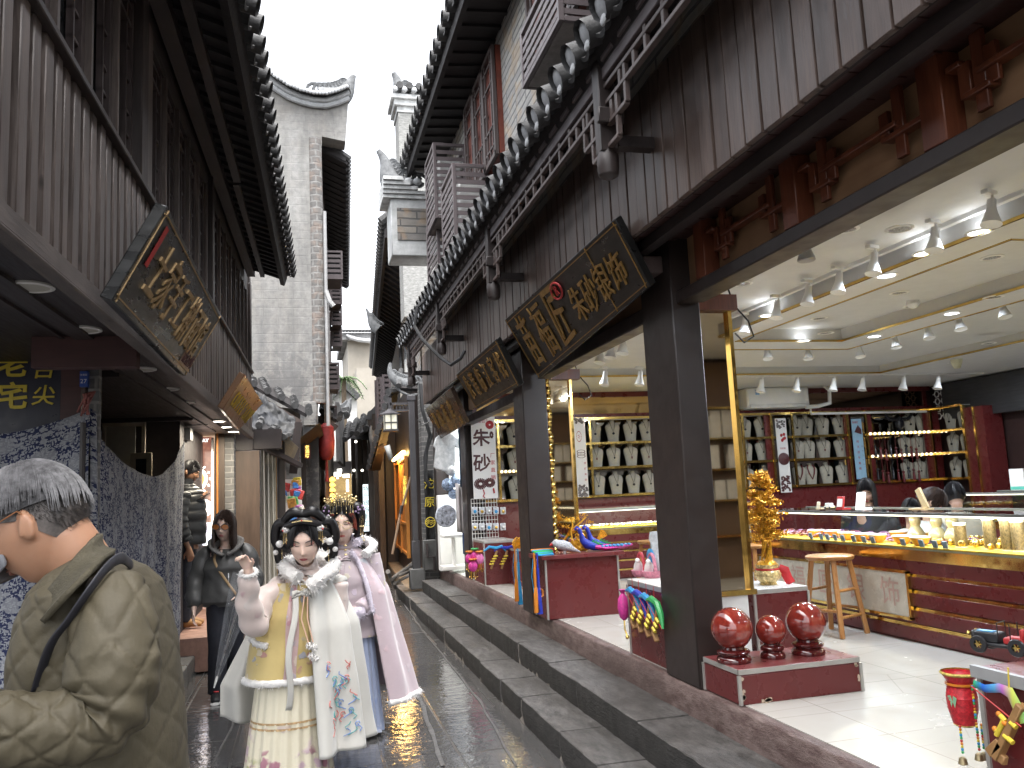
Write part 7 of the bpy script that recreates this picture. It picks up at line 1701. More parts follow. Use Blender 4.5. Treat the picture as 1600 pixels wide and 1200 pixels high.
for (a_,b_) in (((1568,1117),(1576,1126)),((1584,1128),(1593,1136)),((1562,1148),(1573,1126)),((1574,1148),(1588,1160)),((1560,1140),(1566,1142))): m.tube([Q(*a_)+Vector((-.012,0,0)),Q(*b_)+Vector((-.012,0,0))], .008, 8)
m.build('dart', MT['yellow_plastic'], t, True)
m = MB()
for a_ in ((1566,1115),(1575,1129),(1560,1138)): m.ball(Q(*a_)+Vector((-.013,0,0)), .009, 8, 6)
m.build('dart_tip', M_or, t, True); m = MB(); m.tube([Q(1522,1072)+Vector((-.01,0,0)),Q(1600,1135)+Vector((-.01,0,0))], .0025, 5); m.build('string', M_redpaint, t, True); m = MB(); m.tube([Q(1575,1043),Q(1577,1078)], .0025, 5); m.build('loop', MT['yellow_plastic'], t, True)
# ------------------------------------------------------------------ the clothes shop
CL = thing('clothes_shop', 'bright white interior of the clothes shop at the far end of the platform', 'shop', (2.6,12,.5))
m = MB(); m.box(2.15,12.45,.504,4.5,12.5,2.6); m.box(3.9,11.3,.504,3.95,12.45,2.6); m.box(2.12,11.3,2.56,4.5,12.5,2.6); m.box(2.3,11.22,.504,4.5,11.26,2.6); m.build('white_lining', M_white, CL)
lamp('clothes_shop_glow', (2.7,11.9,2.54), 16, .5, (.95,1,1), (0,0,0), .8)
m = MB(); m.box(2.3,11.6,2.53,2.36,12.3,2.55); m.build('tube_lamp', em('tube_white2', (.95,1,1), 2.5), CL)
m = MB(); p = PY(710,880,11.9); m.box(p.x-.18,11.75,.55,p.x+.2,12.1,.6); m.tube([(p.x,11.9,.6),(p.x,11.9,1.0)], .03, 8); m.box(p.x-.16,11.7,1.0,p.x+.2,12.1,1.04); tag(m.build('white_table', M_white, None, bevel=.006), 'white pedestal table inside the bright clothes shop', 'table')
M_shirt = mat('white_print_shirt', (.80,.84,.84), .8, var=.25, scale=14); M_denim = mat('indigo_cloth', (.07,.13,.22), .8, var=.35, scale=7); M_bluepr = mat('blue_print', (.25,.32,.45), .7, var=1.0, scale=40)
a = PY(697,676,11.7); t = thing('hanging_shirt', 'white printed shirt hanging at the front of the clothes shop', 'shirt', a); s = 11.7/1296
def shp(pts, Y, dep=.05): return [PY(px,py,Y) for px,py in pts]
m = MB(); m.prism(shp(((690,676),(704,676),(722,688),(716,702),(712,698),(711,741),(678,731),(681,700),(677,697),(681,684)),11.7)[::-1], (0,.05,0)); m.build('shirt_cloth', M_shirt, t, bevel=.012); m = MB(); m.tube(shp(((697,676),(697,668),(701,664)),11.72), .008, 5); m.build('hanger', M_metal, t)
for i, (px,py,R) in enumerate(((700,757,.09),(712,752,.09),(708,772,.07),(705,735,.08))):
 p = PY(px,py,11.75); m = MB(); m.ball(p, R, 14, 10, fn=lambda d: 1+.18*noise.noise(d*5)); tag(m.build('tie_dye_bundle', M_bluepr if i != 3 else M_shirt, None), 'ruffled blue and white cloth bundle hanging in the clothes shop', 'cloth', 'cloth bundles in the clothes shop')
p = PY(697,806,11.6); t = thing('round_bag', 'round blue and white printed fan hanging on the clothes shop pier', 'fan', p); m = MB(); m.lathe([(.0,-.02),(.15,-.015),(.16,0),(.15,.015),(.0,.02)], p, 28, ax=(.2,-1,0), cap=False); m.build('fan_face', MT['blue_print'] if 0 else mat('porcelain_print', (.42,.45,.52), .6, var=.7, scale=22), t)
for i, (x0_,x1_,y0_,y1_,mt) in enumerate(((716,729,664,760,M_denim),(712,728,755,830,mat('pale_shawl', (.50,.47,.47), .8, var=.15)),(720,729,750,865,mat('deep_indigo', (.03,.07,.2), .8, var=.3)))):
 m = MB(); aa = PY(x0_,y0_,11.5+.05*i); cc_ = PY(x1_,y1_,11.5+.05*i); m.grid(lambda u, v: Vector((aa.x+(cc_.x-aa.x)*u, 11.5+.05*i+.03*sin(u*14+i), aa.z+(cc_.z-aa.z)*v-.03*u)), 16, 5); tag(m.build('hanging_garment', mt, None, smooth=180, solid=.01), ('faded blue shawl at the top right of the clothes shop','pale bundled shawl under the faded blue one','long deep indigo dress beside the dark pier')[i], 'garment')
p = PY(700,855,11.9); m = MB(); m.box(PY(686,800,12.2).x,12.2,.504,PY(724,800,12.2).x,12.4,1.6); tag(m.build('shelf_unit', M_white, None, bevel=.004), 'white shelf unit at the back of the clothes shop', 'shelf')
# ================================================================== people
M_skin = mat('skin', (.50,.315,.235), .5, var=.06, scale=18, sss=.12); M_skinpale = mat('pale_skin', (.70,.50,.41), .45, var=.05, scale=18, sss=.12); M_skintan = mat('tan_skin', (.36,.19,.115), .5, var=.08, scale=14, sss=.1)
M_hairblk = mat('black_hair', (.008,.007,.008), .42, var=.3, scale=30); M_hairbrn = mat('dark_brown_hair', (.028,.016,.012), .42, var=.35, scale=30)
M_lip = mat('lip', (.36,.09,.09), .4); M_eye = mat('eye_dark', (.012,.009,.008), .25); M_blush = mat('rosy_skin', (.52,.22,.19), .55, var=.05)
def smoothpath(P, n):
 P = [Vector(p) for p in P]; out = []
 for i in range(n):
  t = i/(n-1)*(len(P)-1); k = min(int(t), len(P)-2); f = t-k
  p0, p1, p2, p3 = P[max(k-1,0)], P[k], P[k+1], P[min(k+2,len(P)-1)]
  out.append(.5*((2*p1)+(p2-p0)*f+(2*p0-5*p1+4*p2-p3)*f*f+(3*p1-p0-3*p2+p3)*f**3))
 return out
def lerpl(L, t):
 t = max(0,min(1,t))*(len(L)-1); k = min(int(t), len(L)-2); f = t-k; f = f*f*(3-2*f) if False else f
 a, b = L[k], L[k+1]
 return tuple(x*(1-f)+y*f for x, y in zip(a,b)) if isinstance(a,(tuple,list)) else a*(1-f)+b*f
def sweep(mb, path, radii, nu=24, nv=20, disp=None, up=(0,0,1), cap=True, smooth=True):
 """tube along path with elliptical radii (list of r or (ra, rb)) and a displacement disp(u, v)"""
 pts = smoothpath(path, nv) if smooth else [Vector(p) for p in path]; rings = []; ref = Vector(up)
 for j, p in enumerate(pts):
  d = (pts[min(j+1,nv-1)]-pts[max(j-1,0)]).normalized(); a = ref-d*ref.dot(d)
  a = a.normalized() if a.length > 1e-5 else d.orthogonal().normalized(); ref = a; b = d.cross(a)
  r = lerpl(radii, j/(nv-1)); ra, rb = r if isinstance(r, tuple) else (r,r)
  rings.append((p,a,b,ra,rb))
 def fn(u, v):
  p,a,b,ra,rb = rings[round(v*(nv-1))]; t = 2*pi*u; k = 1; dd = disp(u,v) if disp else 0
  return p + a*(cos(t)*(ra+dd)) + b*(sin(t)*(rb+dd))
 o = len(mb.v); mb.grid(fn, nu, nv, True)
 if cap: mb.f.append([o+k for k in range(nu)][::-1]); mb.f.append([o+(nv-1)*nu+k for k in range(nu)])
 return mb
def gauss(x, s): return math.exp(-(x/s)**2)
def headfn(d, female=True, fat=0):
 """point of the head surface in direction d; face towards -Y, z up, chin near z=-.115"""
 rx, ry, rz = .073, .092, .116
 p = Vector((d.x*rx, d.y*ry, d.z*rz)); z = p.z; x = p.x
 if p.y > 0: p.y *= 1.06;
 lo = max(0, min(1, -z/.11))
 p.x *= 1-(.34-fat)*lo**1.6;
 if p.y > 0: p.y *= 1-.45*lo
 else: p.y *= 1-.10*lo**2+.02
 if p.y < 0:
  fr = min(1, -p.y/.05)
  nose = gauss(x,.011)*(max(0,min(1,(.024-z)/.05)) if z > -.030 else max(0, 1-(-.030-z)/.012))
  p.y -= fr*(.021*nose + .006*gauss(x,.018)*gauss(z+.030,.012) + .006*gauss(x,.020)*gauss(z+.062,.009) + .008*gauss(x,.022)*gauss(z+.100,.018) + .004*gauss(abs(x)-.04,.025)*gauss(z+.03,.03) + .003*gauss(z-.036,.014))
  p.y += fr*(.009*gauss(abs(x)-.031,.017)*gauss(z-.012,.013) + .004*gauss(x,.03)*gauss(z+.078,.008))
 return p
def add_head(mb, H, female=True, fat=0, n=44, m=36):
 vs = []; fs = []
 for i in range(m+1):
  a = pi*i/m
  for k in range(n): t = 2*pi*k/n; d = Vector((sin(a)*cos(t), sin(a)*sin(t), cos(a))); vs.append(H @ headfn(d, female, fat))
 for i in range(m):
  for k in range(n): k2 = (k+1) % n; fs.append((i*n+k,(i+1)*n+k,(i+1)*n+k2,i*n+k2))
 mb.add(vs, fs)
 for s in (-1,1):  # ears
  c = Vector((s*.073, .012, -.004)); e = MB(); e.ball((0,0,0), (.009,.020,.032), 12, 8, rot=Matrix.Rotation(-s*.35,3,'Z')); mb.add([H @ (p+c) for p in e.v], e.f)
  e = MB(); e.tube([Vector((s*.006,-.012,-.022)),Vector((s*.012,-.004,.0)),Vector((s*.012,.010,.022)),Vector((s*.008,.018,.0)),Vector((s*.004,.008,-.026))], .0045, 6); mb.add([H @ (p+c) for p in e.v], e.f)
def fsurf(H, x, z, out=.0):
 """point on the face front at local x, z"""
 best = None
 for i in range(60):
  a = pi*.5;
 # solve direction by iteration
 d = Vector((x/.073, -1, z/.116)); d.normalize()
 for _ in range(12):
  p = headfn(d); d = Vector((d.x+(x-p.x)/.08, d.y, d.z+(z-p.z)/.12)).normalized()
 p = headfn(d); return H @ (p+Vector((0,-out,0)))
def face(t, H, look='down', lip=M_lip, brow=M_hairblk, blush=True, eyes=True):
 e = MB(); w = MB(); b = MB(); l = MB(); bl = MB()
 for s in (-1,1):
  if look == 'down':
   e.tube([fsurf(H, s*(.031+q*.016), .010-.003*(1-q*q)+(.002 if q*1 > .5 else 0), .0012) for q in (-1,-.6,-.2,.2,.6,1)], [.0008,.0017,.002,.0021,.002,.001], 6)
  else:
   c = fsurf(H, s*.031, .010, -.0015); R = H.to_3x3()
   w.ball(c, (.0135,.005,.0055), 12, 8, rot=R); e.ball(fsurf(H, s*.031, .010, .0022), (.0055,.003,.0055), 10, 8, rot=R)
   e.tube([fsurf(H, s*(.031+q*.016), .0155-.004*q*q, .0012) for q in (-1,-.5,0,.5,1)], .0015, 6)
  b.tube([fsurf(H, s*(.033+q*.019), .033-.004*q*q+.002*q, .0012) for q in (-1,-.5,0,.5,1)], [.0014,.0026,.0026,.002,.0008], 6)
  if blush: bl.ball(fsurf(H, s*.036, .017, -.0030), (.019,.0042,.009), 12, 8, rot=H.to_3x3())
 for zz, rr in ((-.0575,.0032),(-.0655,.0040)):
  l.tube([fsurf(H, q*.019, zz+(.0035 if zz > -.06 else -.001)*(-abs(q)) + (.001 if zz > -.06 and abs(q) > .1 and abs(q) < .6 else 0), .0015) for q in (-1,-.6,-.25,0,.25,.6,1)], [.0012,rr*.8,rr,rr*.9,rr,rr*.8,.0012], 8)
 if eyes: e.build('eye', M_eye, t)
 if w.v: w.build('eye_white', mat('eye_white', (.6,.58,.56), .3), t)
 b.build('eyebrow', brow, t); l.build('lips', lip, t)
 if blush: bl.build('eyeshadow', M_blush, t)
def hair(mb, H, n, th_end, drop, r=.004, lift=1.04, rx=.078, ry=.102, rz=.122, c0=(0,.0,0), seed=1, phi=None, wav=.004, steps=7, jitter=.10, spread=0):
 R = random.Random(seed)
 for i in range(n):
  ph = (phi(R) if phi else R.uniform(-pi, pi)); te = th_end(ph)*(1+R.uniform(-jitter,jitter)); dr = drop(ph)*(1+R.uniform(-.15,.15)); k0 = R.uniform(.0,.25); li = lift*(1+R.uniform(-.02,.03)); pts = []
  for j in range(steps):
   a = te*(k0+(1-k0)*j/(steps-1)); pp = ph+wav*4*sin(j*1.3+i); d = Vector((sin(a)*cos(pp), sin(a)*sin(pp), cos(a))); pts.append(Vector((d.x*rx*li+c0[0], d.y*ry*li+c0[1], d.z*rz*li+c0[2])))
  pts = [H @ p for p in pts]
  if dr > .01:
   last = pts[-1]; dirv = (pts[-1]-pts[-2]).normalized(); hd = Vector((dirv.x,dirv.y,0))
   for j in range(1,6): f = j/5; pts.append(last+Vector((0,0,-dr*f))+hd*(.02*f)+Vector((cos(ph),sin(ph),0))*(spread*f+R.uniform(-.004,.004)))
  m = len(pts); mb.tube(pts, [(r*(.6+.6*sin(pi*min(1,(k+1)/m*.9))), r*.55*(.5+.6*sin(pi*min(1,(k+1)/m*.9)))) for k in range(m)], 5)
def scalp(mb, H, zmin, front, lift=1.035, n=36, m=24, side=None):
 """hair cap: everything above a hairline that is high at the front (front) and low at the back (zmin)"""
 vs = []; idx = {}; fs = []
 for i in range(m+1):
  for k in range(n):
   t = 2*pi*k/n; fr = max(0, -sin(t)); zl = zmin if side is None else zmin+(side-zmin)*(1-max(0,sin(t)))**1.6; lim = math.acos(max(-1,min(1,(zl*(1-fr**1.2)+front*fr**1.2)))); a = lim*i/m
   d = Vector((sin(a)*cos(t), sin(a)*sin(t), cos(a))); p = headfn(d); vs.append(H @ (Vector((p.x*lift*1.02,p.y*lift*1.02,p.z*lift))))
 for i in range(m):
  for k in range(n): k2 = (k+1) % n; fs.append((i*n+k,(i+1)*n+k,(i+1)*n+k2,i*n+k2))
 mb.add(vs, fs)
def fur(mb, path, r, n=400, L=.02, seed=1, nu=16, nv=None, up=(0,0,1)):
 R = random.Random(seed); nv = nv or 10*len(path)
 sweep(mb, path, [r*.85]*3 if not isinstance(r, list) else r, nu, nv, lambda u, v: .18*(r if not isinstance(r,list) else .03)*noise.noise(Vector((u*9, v*len(path)*3, seed))), up)
 pts = smoothpath(path, 60)
 for i in range(n):
  k = R.randrange(59); p = pts[k].lerp(pts[k+1], R.random()); d = Vector((R.gauss(0,1),R.gauss(0,1),R.gauss(0,1))).normalized(); rr = r if not isinstance(r, list) else lerpl(r, k/59)
  a = p+d*rr*.75; b = p+d*(rr+L*R.uniform(.3,1.2))+Vector((0,0,-L*.4)); w = d.orthogonal().normalized()*.0035; w2 = d.cross(w).normalized()*.0035
  mb.add([a-w, a+w, a+w2, b], [(0,1,3),(1,2,3),(2,0,3)])
def hand(mb, wrist, dirv, nrm, side=1, sc=1, curl=.5, spread=.12, thumb=.7):
 """palm, four fingers and a thumb; nrm points out of the back of the hand, side=+1 puts the thumb on the dir x nrm side"""
 w = Vector(wrist); d = Vector(dirv).normalized(); nn = Vector(nrm); nn = (nn-d*nn.dot(d)).normalized(); s = d.cross(nn).normalized()*side
 mb.tube([w-d*.03*sc, w+d*.02*sc, w+d*.055*sc, w+d*.088*sc], [(.022*sc,.026*sc),(.017*sc,.034*sc),(.014*sc,.041*sc),(.011*sc,.040*sc)], 12, up=nn)
 for i, (off, L) in enumerate(((.030,.070),(.010,.080),(-.011,.074),(-.031,.058))):
  p = w+d*.083*sc+s*off*sc; dd = (d+s*(off*spread*22*.3)).normalized(); pts = [p-dd*.012*sc]; c = 0; cur = p; pts.append(cur)
  for k, f in enumerate((.45,.32,.25)):
   c += curl*(.7 if k == 0 else 1.0)*(1+.12*i); v = dd*cos(c)-nn*sin(c); cur = cur+v*L*f*sc; pts.append(cur)
  mb.tube(pts, [.0092*sc,.0092*sc,.0082*sc,.0074*sc,.0058*sc], 8)
 p = w+d*.022*sc+s*.030*sc; a = (d*.75+s*.75-nn*.3*thumb).normalized(); q = p+a*.040*sc; b = (d*.95+s*.25-nn*.55*thumb).normalized()
 mb.tube([p-a*.015*sc, p, q, q+b*.028*sc, q+b*.046*sc], [.012*sc,.012*sc,.0105*sc,.009*sc,.006*sc], 8)
def body(t, mb, mt, vox=.0065):
 o = mb.build('body', mt, t, smooth=180); m = o.modifiers.new('join', 'REMESH'); m.mode = 'VOXEL'; m.voxel_size = vox; m.use_smooth_shade = True; m.adaptivity = 0
 sm = o.modifiers.new('even', 'SMOOTH'); sm.factor = .5; sm.iterations = 3; return o
def headM(c, yaw=0, pitch=0, rollz=0, sc=1): return Matrix.Translation(c) @ Matrix.Rotation(yaw,4,'Z') @ Matrix.Rotation(rollz,4,'Y') @ Matrix.Rotation(pitch,4,'X') @ Matrix.Scale(sc,4)
def limbs(mb, P, r): sweep(mb, P, r, 14, 6*len(P))
def standard_body(t, mt, H, neck, fat, hips, knees, feet, arms, hands, sc=1, vox=.0065):
 """one continuous figure: head, neck, trunk, two legs, two arms with hands"""
 mb = MB(); add_head(mb, H, True, fat or 0); hc = H @ Vector((0,.012,-.07)); n0 = Vector(neck)
 sweep(mb, [hc, hc.lerp(n0,.5), n0, n0+Vector((0,0,-.05))], [.046*sc,.044*sc,.052*sc,.075*sc], 16, 10)
 hp = (Vector(hips[0])+Vector(hips[1]))/2
 sweep(mb, [n0+Vector((0,0,-.02)), n0.lerp(hp,.15), n0.lerp(hp,.4), n0.lerp(hp,.75), hp+Vector((0,0,-.04))], [(.07*sc,.06*sc),(.10*sc,.15*sc),(.105*sc,.145*sc),(.10*sc,.125*sc),(.10*sc,.14*sc)], 20, 22, up=(0,-1,0))
 for h_, k, f in zip(hips, knees, feet): limbs(mb, [h_, Vector(h_).lerp(Vector(k),.5), k, Vector(k).lerp(Vector(f),.4), f], [.078*sc,.068*sc,.050*sc,.046*sc,.034*sc])
 for a, hd in zip(arms, hands):
  limbs(mb, a, [.046*sc,.042*sc,.034*sc,.024*sc][:max(2,len(a))] if len(a) == 4 else [.046*sc,.036*sc,.024*sc]); hand(mb, a[-1], *hd)
 return body(t, mb, mt, vox)
def embroid(name, base, c1, c2, c3, sc=9, dens=.35, sheen=.3, rough=.55, band=None):
 m, n = newmat(name); c = n.co(); f = n.noise(n.co(), 30, 3)
 dn = n.new('ShaderNodeTexNoise'); n.L(c, dn.inputs['Vector']); dn.inputs['Scale'].default_value = sc*1.4; ad = n.new('ShaderNodeVectorMath', operation='MULTIPLY_ADD'); ad.inputs[1].default_value = (.9/sc,)*3; n.L(dn.outputs['Color'], ad.inputs[0]); n.L(c, ad.inputs[2])
 v = n.vor(ad.outputs[0], sc); vc = n.new('ShaderNodeTexVoronoi'); n.L(ad.outputs[0], vc.inputs['Vector']); vc.inputs['Scale'].default_value = sc; s = n.new('ShaderNodeSeparateColor'); n.L(vc.outputs['Color'], s.inputs[0])
 pc = n.ramp(s.outputs[0], [(.0,c1),(.34,c2),(.67,c3)], 'CONSTANT'); where = n.ramp(n.noise(c, sc*.32, 2), [(.5-.1*dens,0.),(.56-.1*dens,1.)]); petal = n.ramp(v, [(dens*.75,1.),(dens,0.)])
 k = n.math('MULTIPLY', petal, where)
 if band:
  z = n.new('ShaderNodeSeparateXYZ'); n.L(c, z.inputs[0]); k = n.math('MULTIPLY', k, n.ramp(n.math('ADD', z.outputs['Z'], 0), band))
 n.set(col=n.mix(k, n.mix(f, base, tuple(x*.9 for x in base)), pc), rough=rough); n.b.inputs['Sheen Weight'].default_value = sheen; n.bump(n.math('ADD', n.math('MULTIPLY', k, .8), n.noise(n.co(), 5, 4)), .25, .012); return m
M_fur = mat('white_fur', (.68,.66,.64), .9, var=.1, scale=30, sheen=.6); M_lfur = mat('lilac_fur', (.52,.47,.55), .9, var=.1, scale=30, sheen=.6)
M_gilt = mat('gilt_headdress', (.70,.55,.28), .3, metal=.8, var=.15, scale=30); M_pearl = mat('pearl', (.7,.68,.66), .25)
def V(*a): return Vector(a)
# ------------------------------------------------------------------ 1: woman in the white cape
def woman_white():
 X0, Y0 = -.015, 5.27; t = thing('person', 'person in white fur collared cape and yellow vest, black ornamented updo, hand raised', 'person', (X0,Y0,0), .0)
 W_ = lambda x,y,z: V(X0+x,Y0+y,z)
 q = lambda px, py, dy=0: PY(px,py,Y0+dy)
 hc = q(476,848,-.10); H = headM(hc, -.12, .26, 0, 1.16)
 neck = V(hc.x+.015, Y0+.0, 1.185)
 rw = q(388,890,-.34); el = q(398,962,-.22); shl = V(hc.x-.16, Y0+.02, 1.10); shr = V(hc.x+.18, Y0+.02, 1.10)
 standard_body(t, M_skinpale, H, neck, .20, (W_(-.16,.02,.62),W_(.02,.02,.62)), (W_(-.16,.0,.34),W_(.02,-.03,.34)), (W_(-.16,.04,.05),W_(.03,.0,.05)),
  ((shl, el, rw), (shr, shr+V(.0,.0,-.24), shr+V(-.06,-.04,-.40))), (((rw-el).normalized()*1+V(-.25,0,0), V(0,.3,1), -1, .9, .75), (V(-.5,-.6,-.3), V(.3,-.8,.3), 1, .9, .6)), .95)
 face(t, H, 'down', M_lip)
 # black hair swept up with loops and buns
 m = MB(); scalp(m, H, -.55, .66, 1.045); hair(m, H, 170, lambda p: 1.75 if sin(p) > -.3 else (1.45 if abs(cos(p)) > .55 else .80), lambda p: 0, .006, 1.06, seed=3)
 def lh(x,y,z): return H @ V(x,y,z)
 for (a,b,c,d,r) in (((-.06,.02,.09),(-.13,.03,.10),(-.15,.04,.0),(-.09,.05,-.05),.028),((.06,.02,.09),(.13,.03,.10),(.15,.04,.0),(.09,.05,-.05),.028),((-.07,.04,.05),(-.135,.05,.02),(-.14,.06,-.10),(-.10,.05,-.15),.026),((.07,.04,.05),(.125,.05,.02),(.14,.06,-.08),(.10,.05,-.12),.026)): sweep(m, [lh(*a),lh(*b),lh(*c),lh(*d)], [r*.9,r,r,r*.8], 14, 18, lambda u,v: .002*sin(u*40))
 sweep(m, [lh(-.10,.0,.12),lh(-.05,-.01,.165),lh(0,-.01,.155),lh(.05,-.01,.165),lh(.10,.0,.12)], [.02,.032,.026,.032,.02], 14, 22, lambda u,v: .002*sin(u*44))
 sweep(m, [lh(-.09,-.03,.10),lh(0,-.05,.128),lh(.09,-.03,.10)], [.018,.024,.018], 12, 14, lambda u,v: .0015*sin(u*40)); m.build('hair', M_hairblk, t, smooth=60)
 m = MB();
 for s in (-1,1):
  c = lh(s*.085,-.035,.085);
  for k in range(26): d = V(rnd.gauss(0,1),rnd.gauss(0,1),rnd.gauss(0,1)).normalized(); m.ball(c+d*.014, .009, 6, 5)
  c2 = lh(s*.125,.0,.0) ; m.ball(c2, .022, 10, 8); m.ball(lh(s*.15,.02,-.05), .016, 8, 6)
 m.build('fur_pompom', M_fur, t); m = MB()
 for k in range(13): a = -.1+.5*k/12; m.ball(lh(.125+.03*sin(pi*k/12),.02,.13-.13*k/12), .0055, 8, 6)
 m.build('pearl_string', M_pearl, t); m = MB(); m.tube([lh(-.05,-.062,.128),lh(0,-.075,.138),lh(.05,-.062,.128)], .004, 6)
 for s in (-1,1):
  for k in range(3): x = s*(.08+.008*k); m.tube([lh(x,-.055,.075),lh(x,-.06,.04-.008*k)], .0016, 4); m.ball(lh(x,-.06,.036-.008*k), .004, 6, 5)
  m.tube([lh(s*.115,.0,-.03),lh(s*.118,-.0,-.13)], .0016, 4)
  for k in range(4): m.ball(lh(s*.117,-.0,-.05-.025*k), .004, 6, 5)
 m.build('hairpin', M_gilt, t); m = MB()
 for s in (-1,1): m.ball(lh(s*.098,-.045,.082), .006, 8, 6)
 m.ball(lh(.0,-.078,.14), .005, 6, 5); m.build('red_bead', M_redpaint, t)
 # cream skirt with flowered hem
 cx = q(450,1100).x-X0; m = MB()
 def sk(u, v):
  a = 2*pi*u; z = .66-.645*v; f = .008*sin(a*22)*(.3+.7*v); rx = .185+.07*v+f; ry = .15+.09*v+f; return W_(cx+.02*(1-v)+rx*cos(a), .0+ry*sin(a), z)
 m.grid(sk, 220, 24, True); m.build('skirt', embroid('cream_skirt', (.60,.55,.42), (.30,.13,.17), (.34,.33,.17), (.42,.30,.35), 15, .55, .3, .5, [(.16,1.),(.34,.45),(.36,0.)]), t, smooth=180)
 m = MB()
 for z0 in (.365,.335,.06): m.grid(lambda u, v, z0=z0: W_(cx+.02*(1-(.66-z0)/.645)+(.185+.07*(.66-z0)/.645+.006)*cos(2*pi*u)*1.0, (.15+.09*(.66-z0)/.645+.006)*sin(2*pi*u), z0-.012*v), 60, 2, True)
 m.build('skirt_band', mat('gold_braid', (.42,.28,.14), .5, var=.4, scale=50), t, smooth=180)
 # yellow vest
 def vest(u, v):
  a = 2*pi*u; z = 1.13-.55*v; k = min(1, v*3); rx = .13+.075*k+.035*v; ry = .10+.05*k+.03*v; return W_(cx+.035*(1-v)+rx*cos(a)+.004*sin(a*7+v*9), ry*sin(a)-.004*sin(a*5+v*12), z)
 m = MB(); m.grid(vest, 80, 30, True); m.build('vest', embroid('yellow_vest', (.50,.38,.145), (.40,.20,.18), (.30,.30,.33), (.52,.44,.30), 15, .36, .6, .75), t, smooth=180)
 m = MB(); m.grid(lambda u, v: vest(.735+.05*u, v*.98)+V(0,-.006,0), 10, 24); m.build('front_panel', embroid('pink_panel', (.48,.33,.32), (.42,.22,.25), (.38,.36,.40), (.55,.45,.38), 18, .45, .4, .6), t, smooth=180)
 m = MB(); fur(m, [vest(u,1.0)+V(0,0,.0) for u in [k/16 for k in range(17)]], .024, 520, .016, 4); fur(m, [vest(.55,.55)+V(0,-.01,0),vest(.60,.60)+V(0,-.01,0),vest(.66,.62)+V(0,-.01,0)], .02, 120, .014, 6); m.build('vest_fur', M_fur, t)
 # raised sleeve and the other sleeve
 M_slv = embroid('pink_white_satin', (.62,.51,.47), (.52,.30,.32), (.55,.48,.45), (.5,.33,.34), 8, .3, .5, .45)
 m = MB(); sweep(m, [shl+V(.03,0,.0), shl.lerp(el,.5)+V(-.03,0,-.01), el+V(0,.02,-.05), el.lerp(rw,.45)+V(-.02,0,-.03), rw-(rw-el).normalized()*.03], [.072,.074,.076,.066,.048], 30, 36, lambda u,v: .006*sin(v*34+u*5)+.006*noise.noise(V(u*8,v*9,2))); m.build('sleeve', M_slv, t, smooth=180)
 m = MB(); sweep(m, [shr, shr+V(.0,0,-.22), shr+V(-.03,-.02,-.36)], [.075,.07,.06], 24, 20, lambda u,v: .006*noise.noise(V(u*8,v*9,2))); m.build('sleeve', M_slv, t, smooth=180)
 m = MB(); c = rw-(rw-el).normalized()*.02; a1 = (rw-el).normalized(); o1 = a1.orthogonal().normalized(); o2 = a1.cross(o1); fur(m, [c+o1*.042*cos(k*pi/5)+o2*.042*sin(k*pi/5) for k in range(11)], .014, 160, .012, 8); m.build('cuff_fur', M_fur, t)
 # white cape: hangs over the left side and back, thrown open on the raised arm side
 nx = hc.x+.02-X0
 def cape(u, v):
  ztop = 1.175; k = min(1, v*3.2)**.6; fl = .016+.036*v
  if u < .62:
   f = u/.62; a = -1.62+f*(3.55); zb = .17+.03*f; fold = fl*sin(a*8+1.5*v+.6*sin(v*5))+.014*v*noise.noise(V(u*11,v*4,7)); z = ztop-v*(ztop-zb)
   rx = .075+.165*k+.085*v+fold; ry = .075+.115*k+.09*v+fold*.8; x = nx+rx*cos(a)+.01*v; y = .03+ry*sin(a)
   if f < .2: x += .05*v*(1-f/.2)
  else:
   s = (u-.62)/.38; a = 1.93; zb = .20+.13*s; z = ztop-v*(ztop-zb)-.02*s*(1-v); rx = .075+.165*k+.085*v; ry = .075+.115*k+.09*v
   x = nx+rx*cos(a)+.01*v - s*(.10+.33*min(1,v*1.3)); y = .03+ry*sin(a)+fl*.9*sin(s*13+1.5*v)-.05*s*k
  return W_(x, y, z)
 M_cape = mat('ivory_satin', (.52,.505,.465), .42, var=.05, scale=3, sheen=.4, bump=.15, bscale=14)
 m = MB(); m.grid(cape, 150, 50); m.build('cape', M_cape, t, smooth=180, solid=.006)
 # embroidered phoenix knots on the cape front
 cols = [mat('thread_teal', (.12,.36,.36), .5), mat('thread_coral', (.55,.17,.15), .5), mat('thread_blue', (.16,.25,.5), .5)]
 for j in range(3):
  m = MB(); R = random.Random(j)
  for k in range(11):
   u0 = .055+.10*R.random(); v0 = .50+.38*R.random(); pts = [cape(u0+.012*sin(s*2+k)*s, v0+.028*s)+V(.0,-.006,0) for s in (0,.5,1,1.5)]; pts = [p+V(0,-.007,0) for p in pts]; m.tube(pts, .003, 4)
   if k < 5: c = cape(u0,v0)+V(0,-.01,0); m.tube([c+V(.014*cos(s),0,.014*sin(s)) for s in (0,1,2,3,4,5)], .0028, 4)
  m.build('embroidery', cols[j], t)
 m = MB(); fur(m, [W_(nx-.06,-.145,1.155),W_(nx-.13,-.06,1.21),W_(nx-.11,.06,1.24),W_(nx+.02,.11,1.25),W_(nx+.13,.05,1.235),W_(nx+.14,-.07,1.20),W_(nx+.06,-.155,1.145),W_(nx+.0,-.16,1.10)], .048, 1100, .022, 2); m.build('fur_collar', M_fur, t)
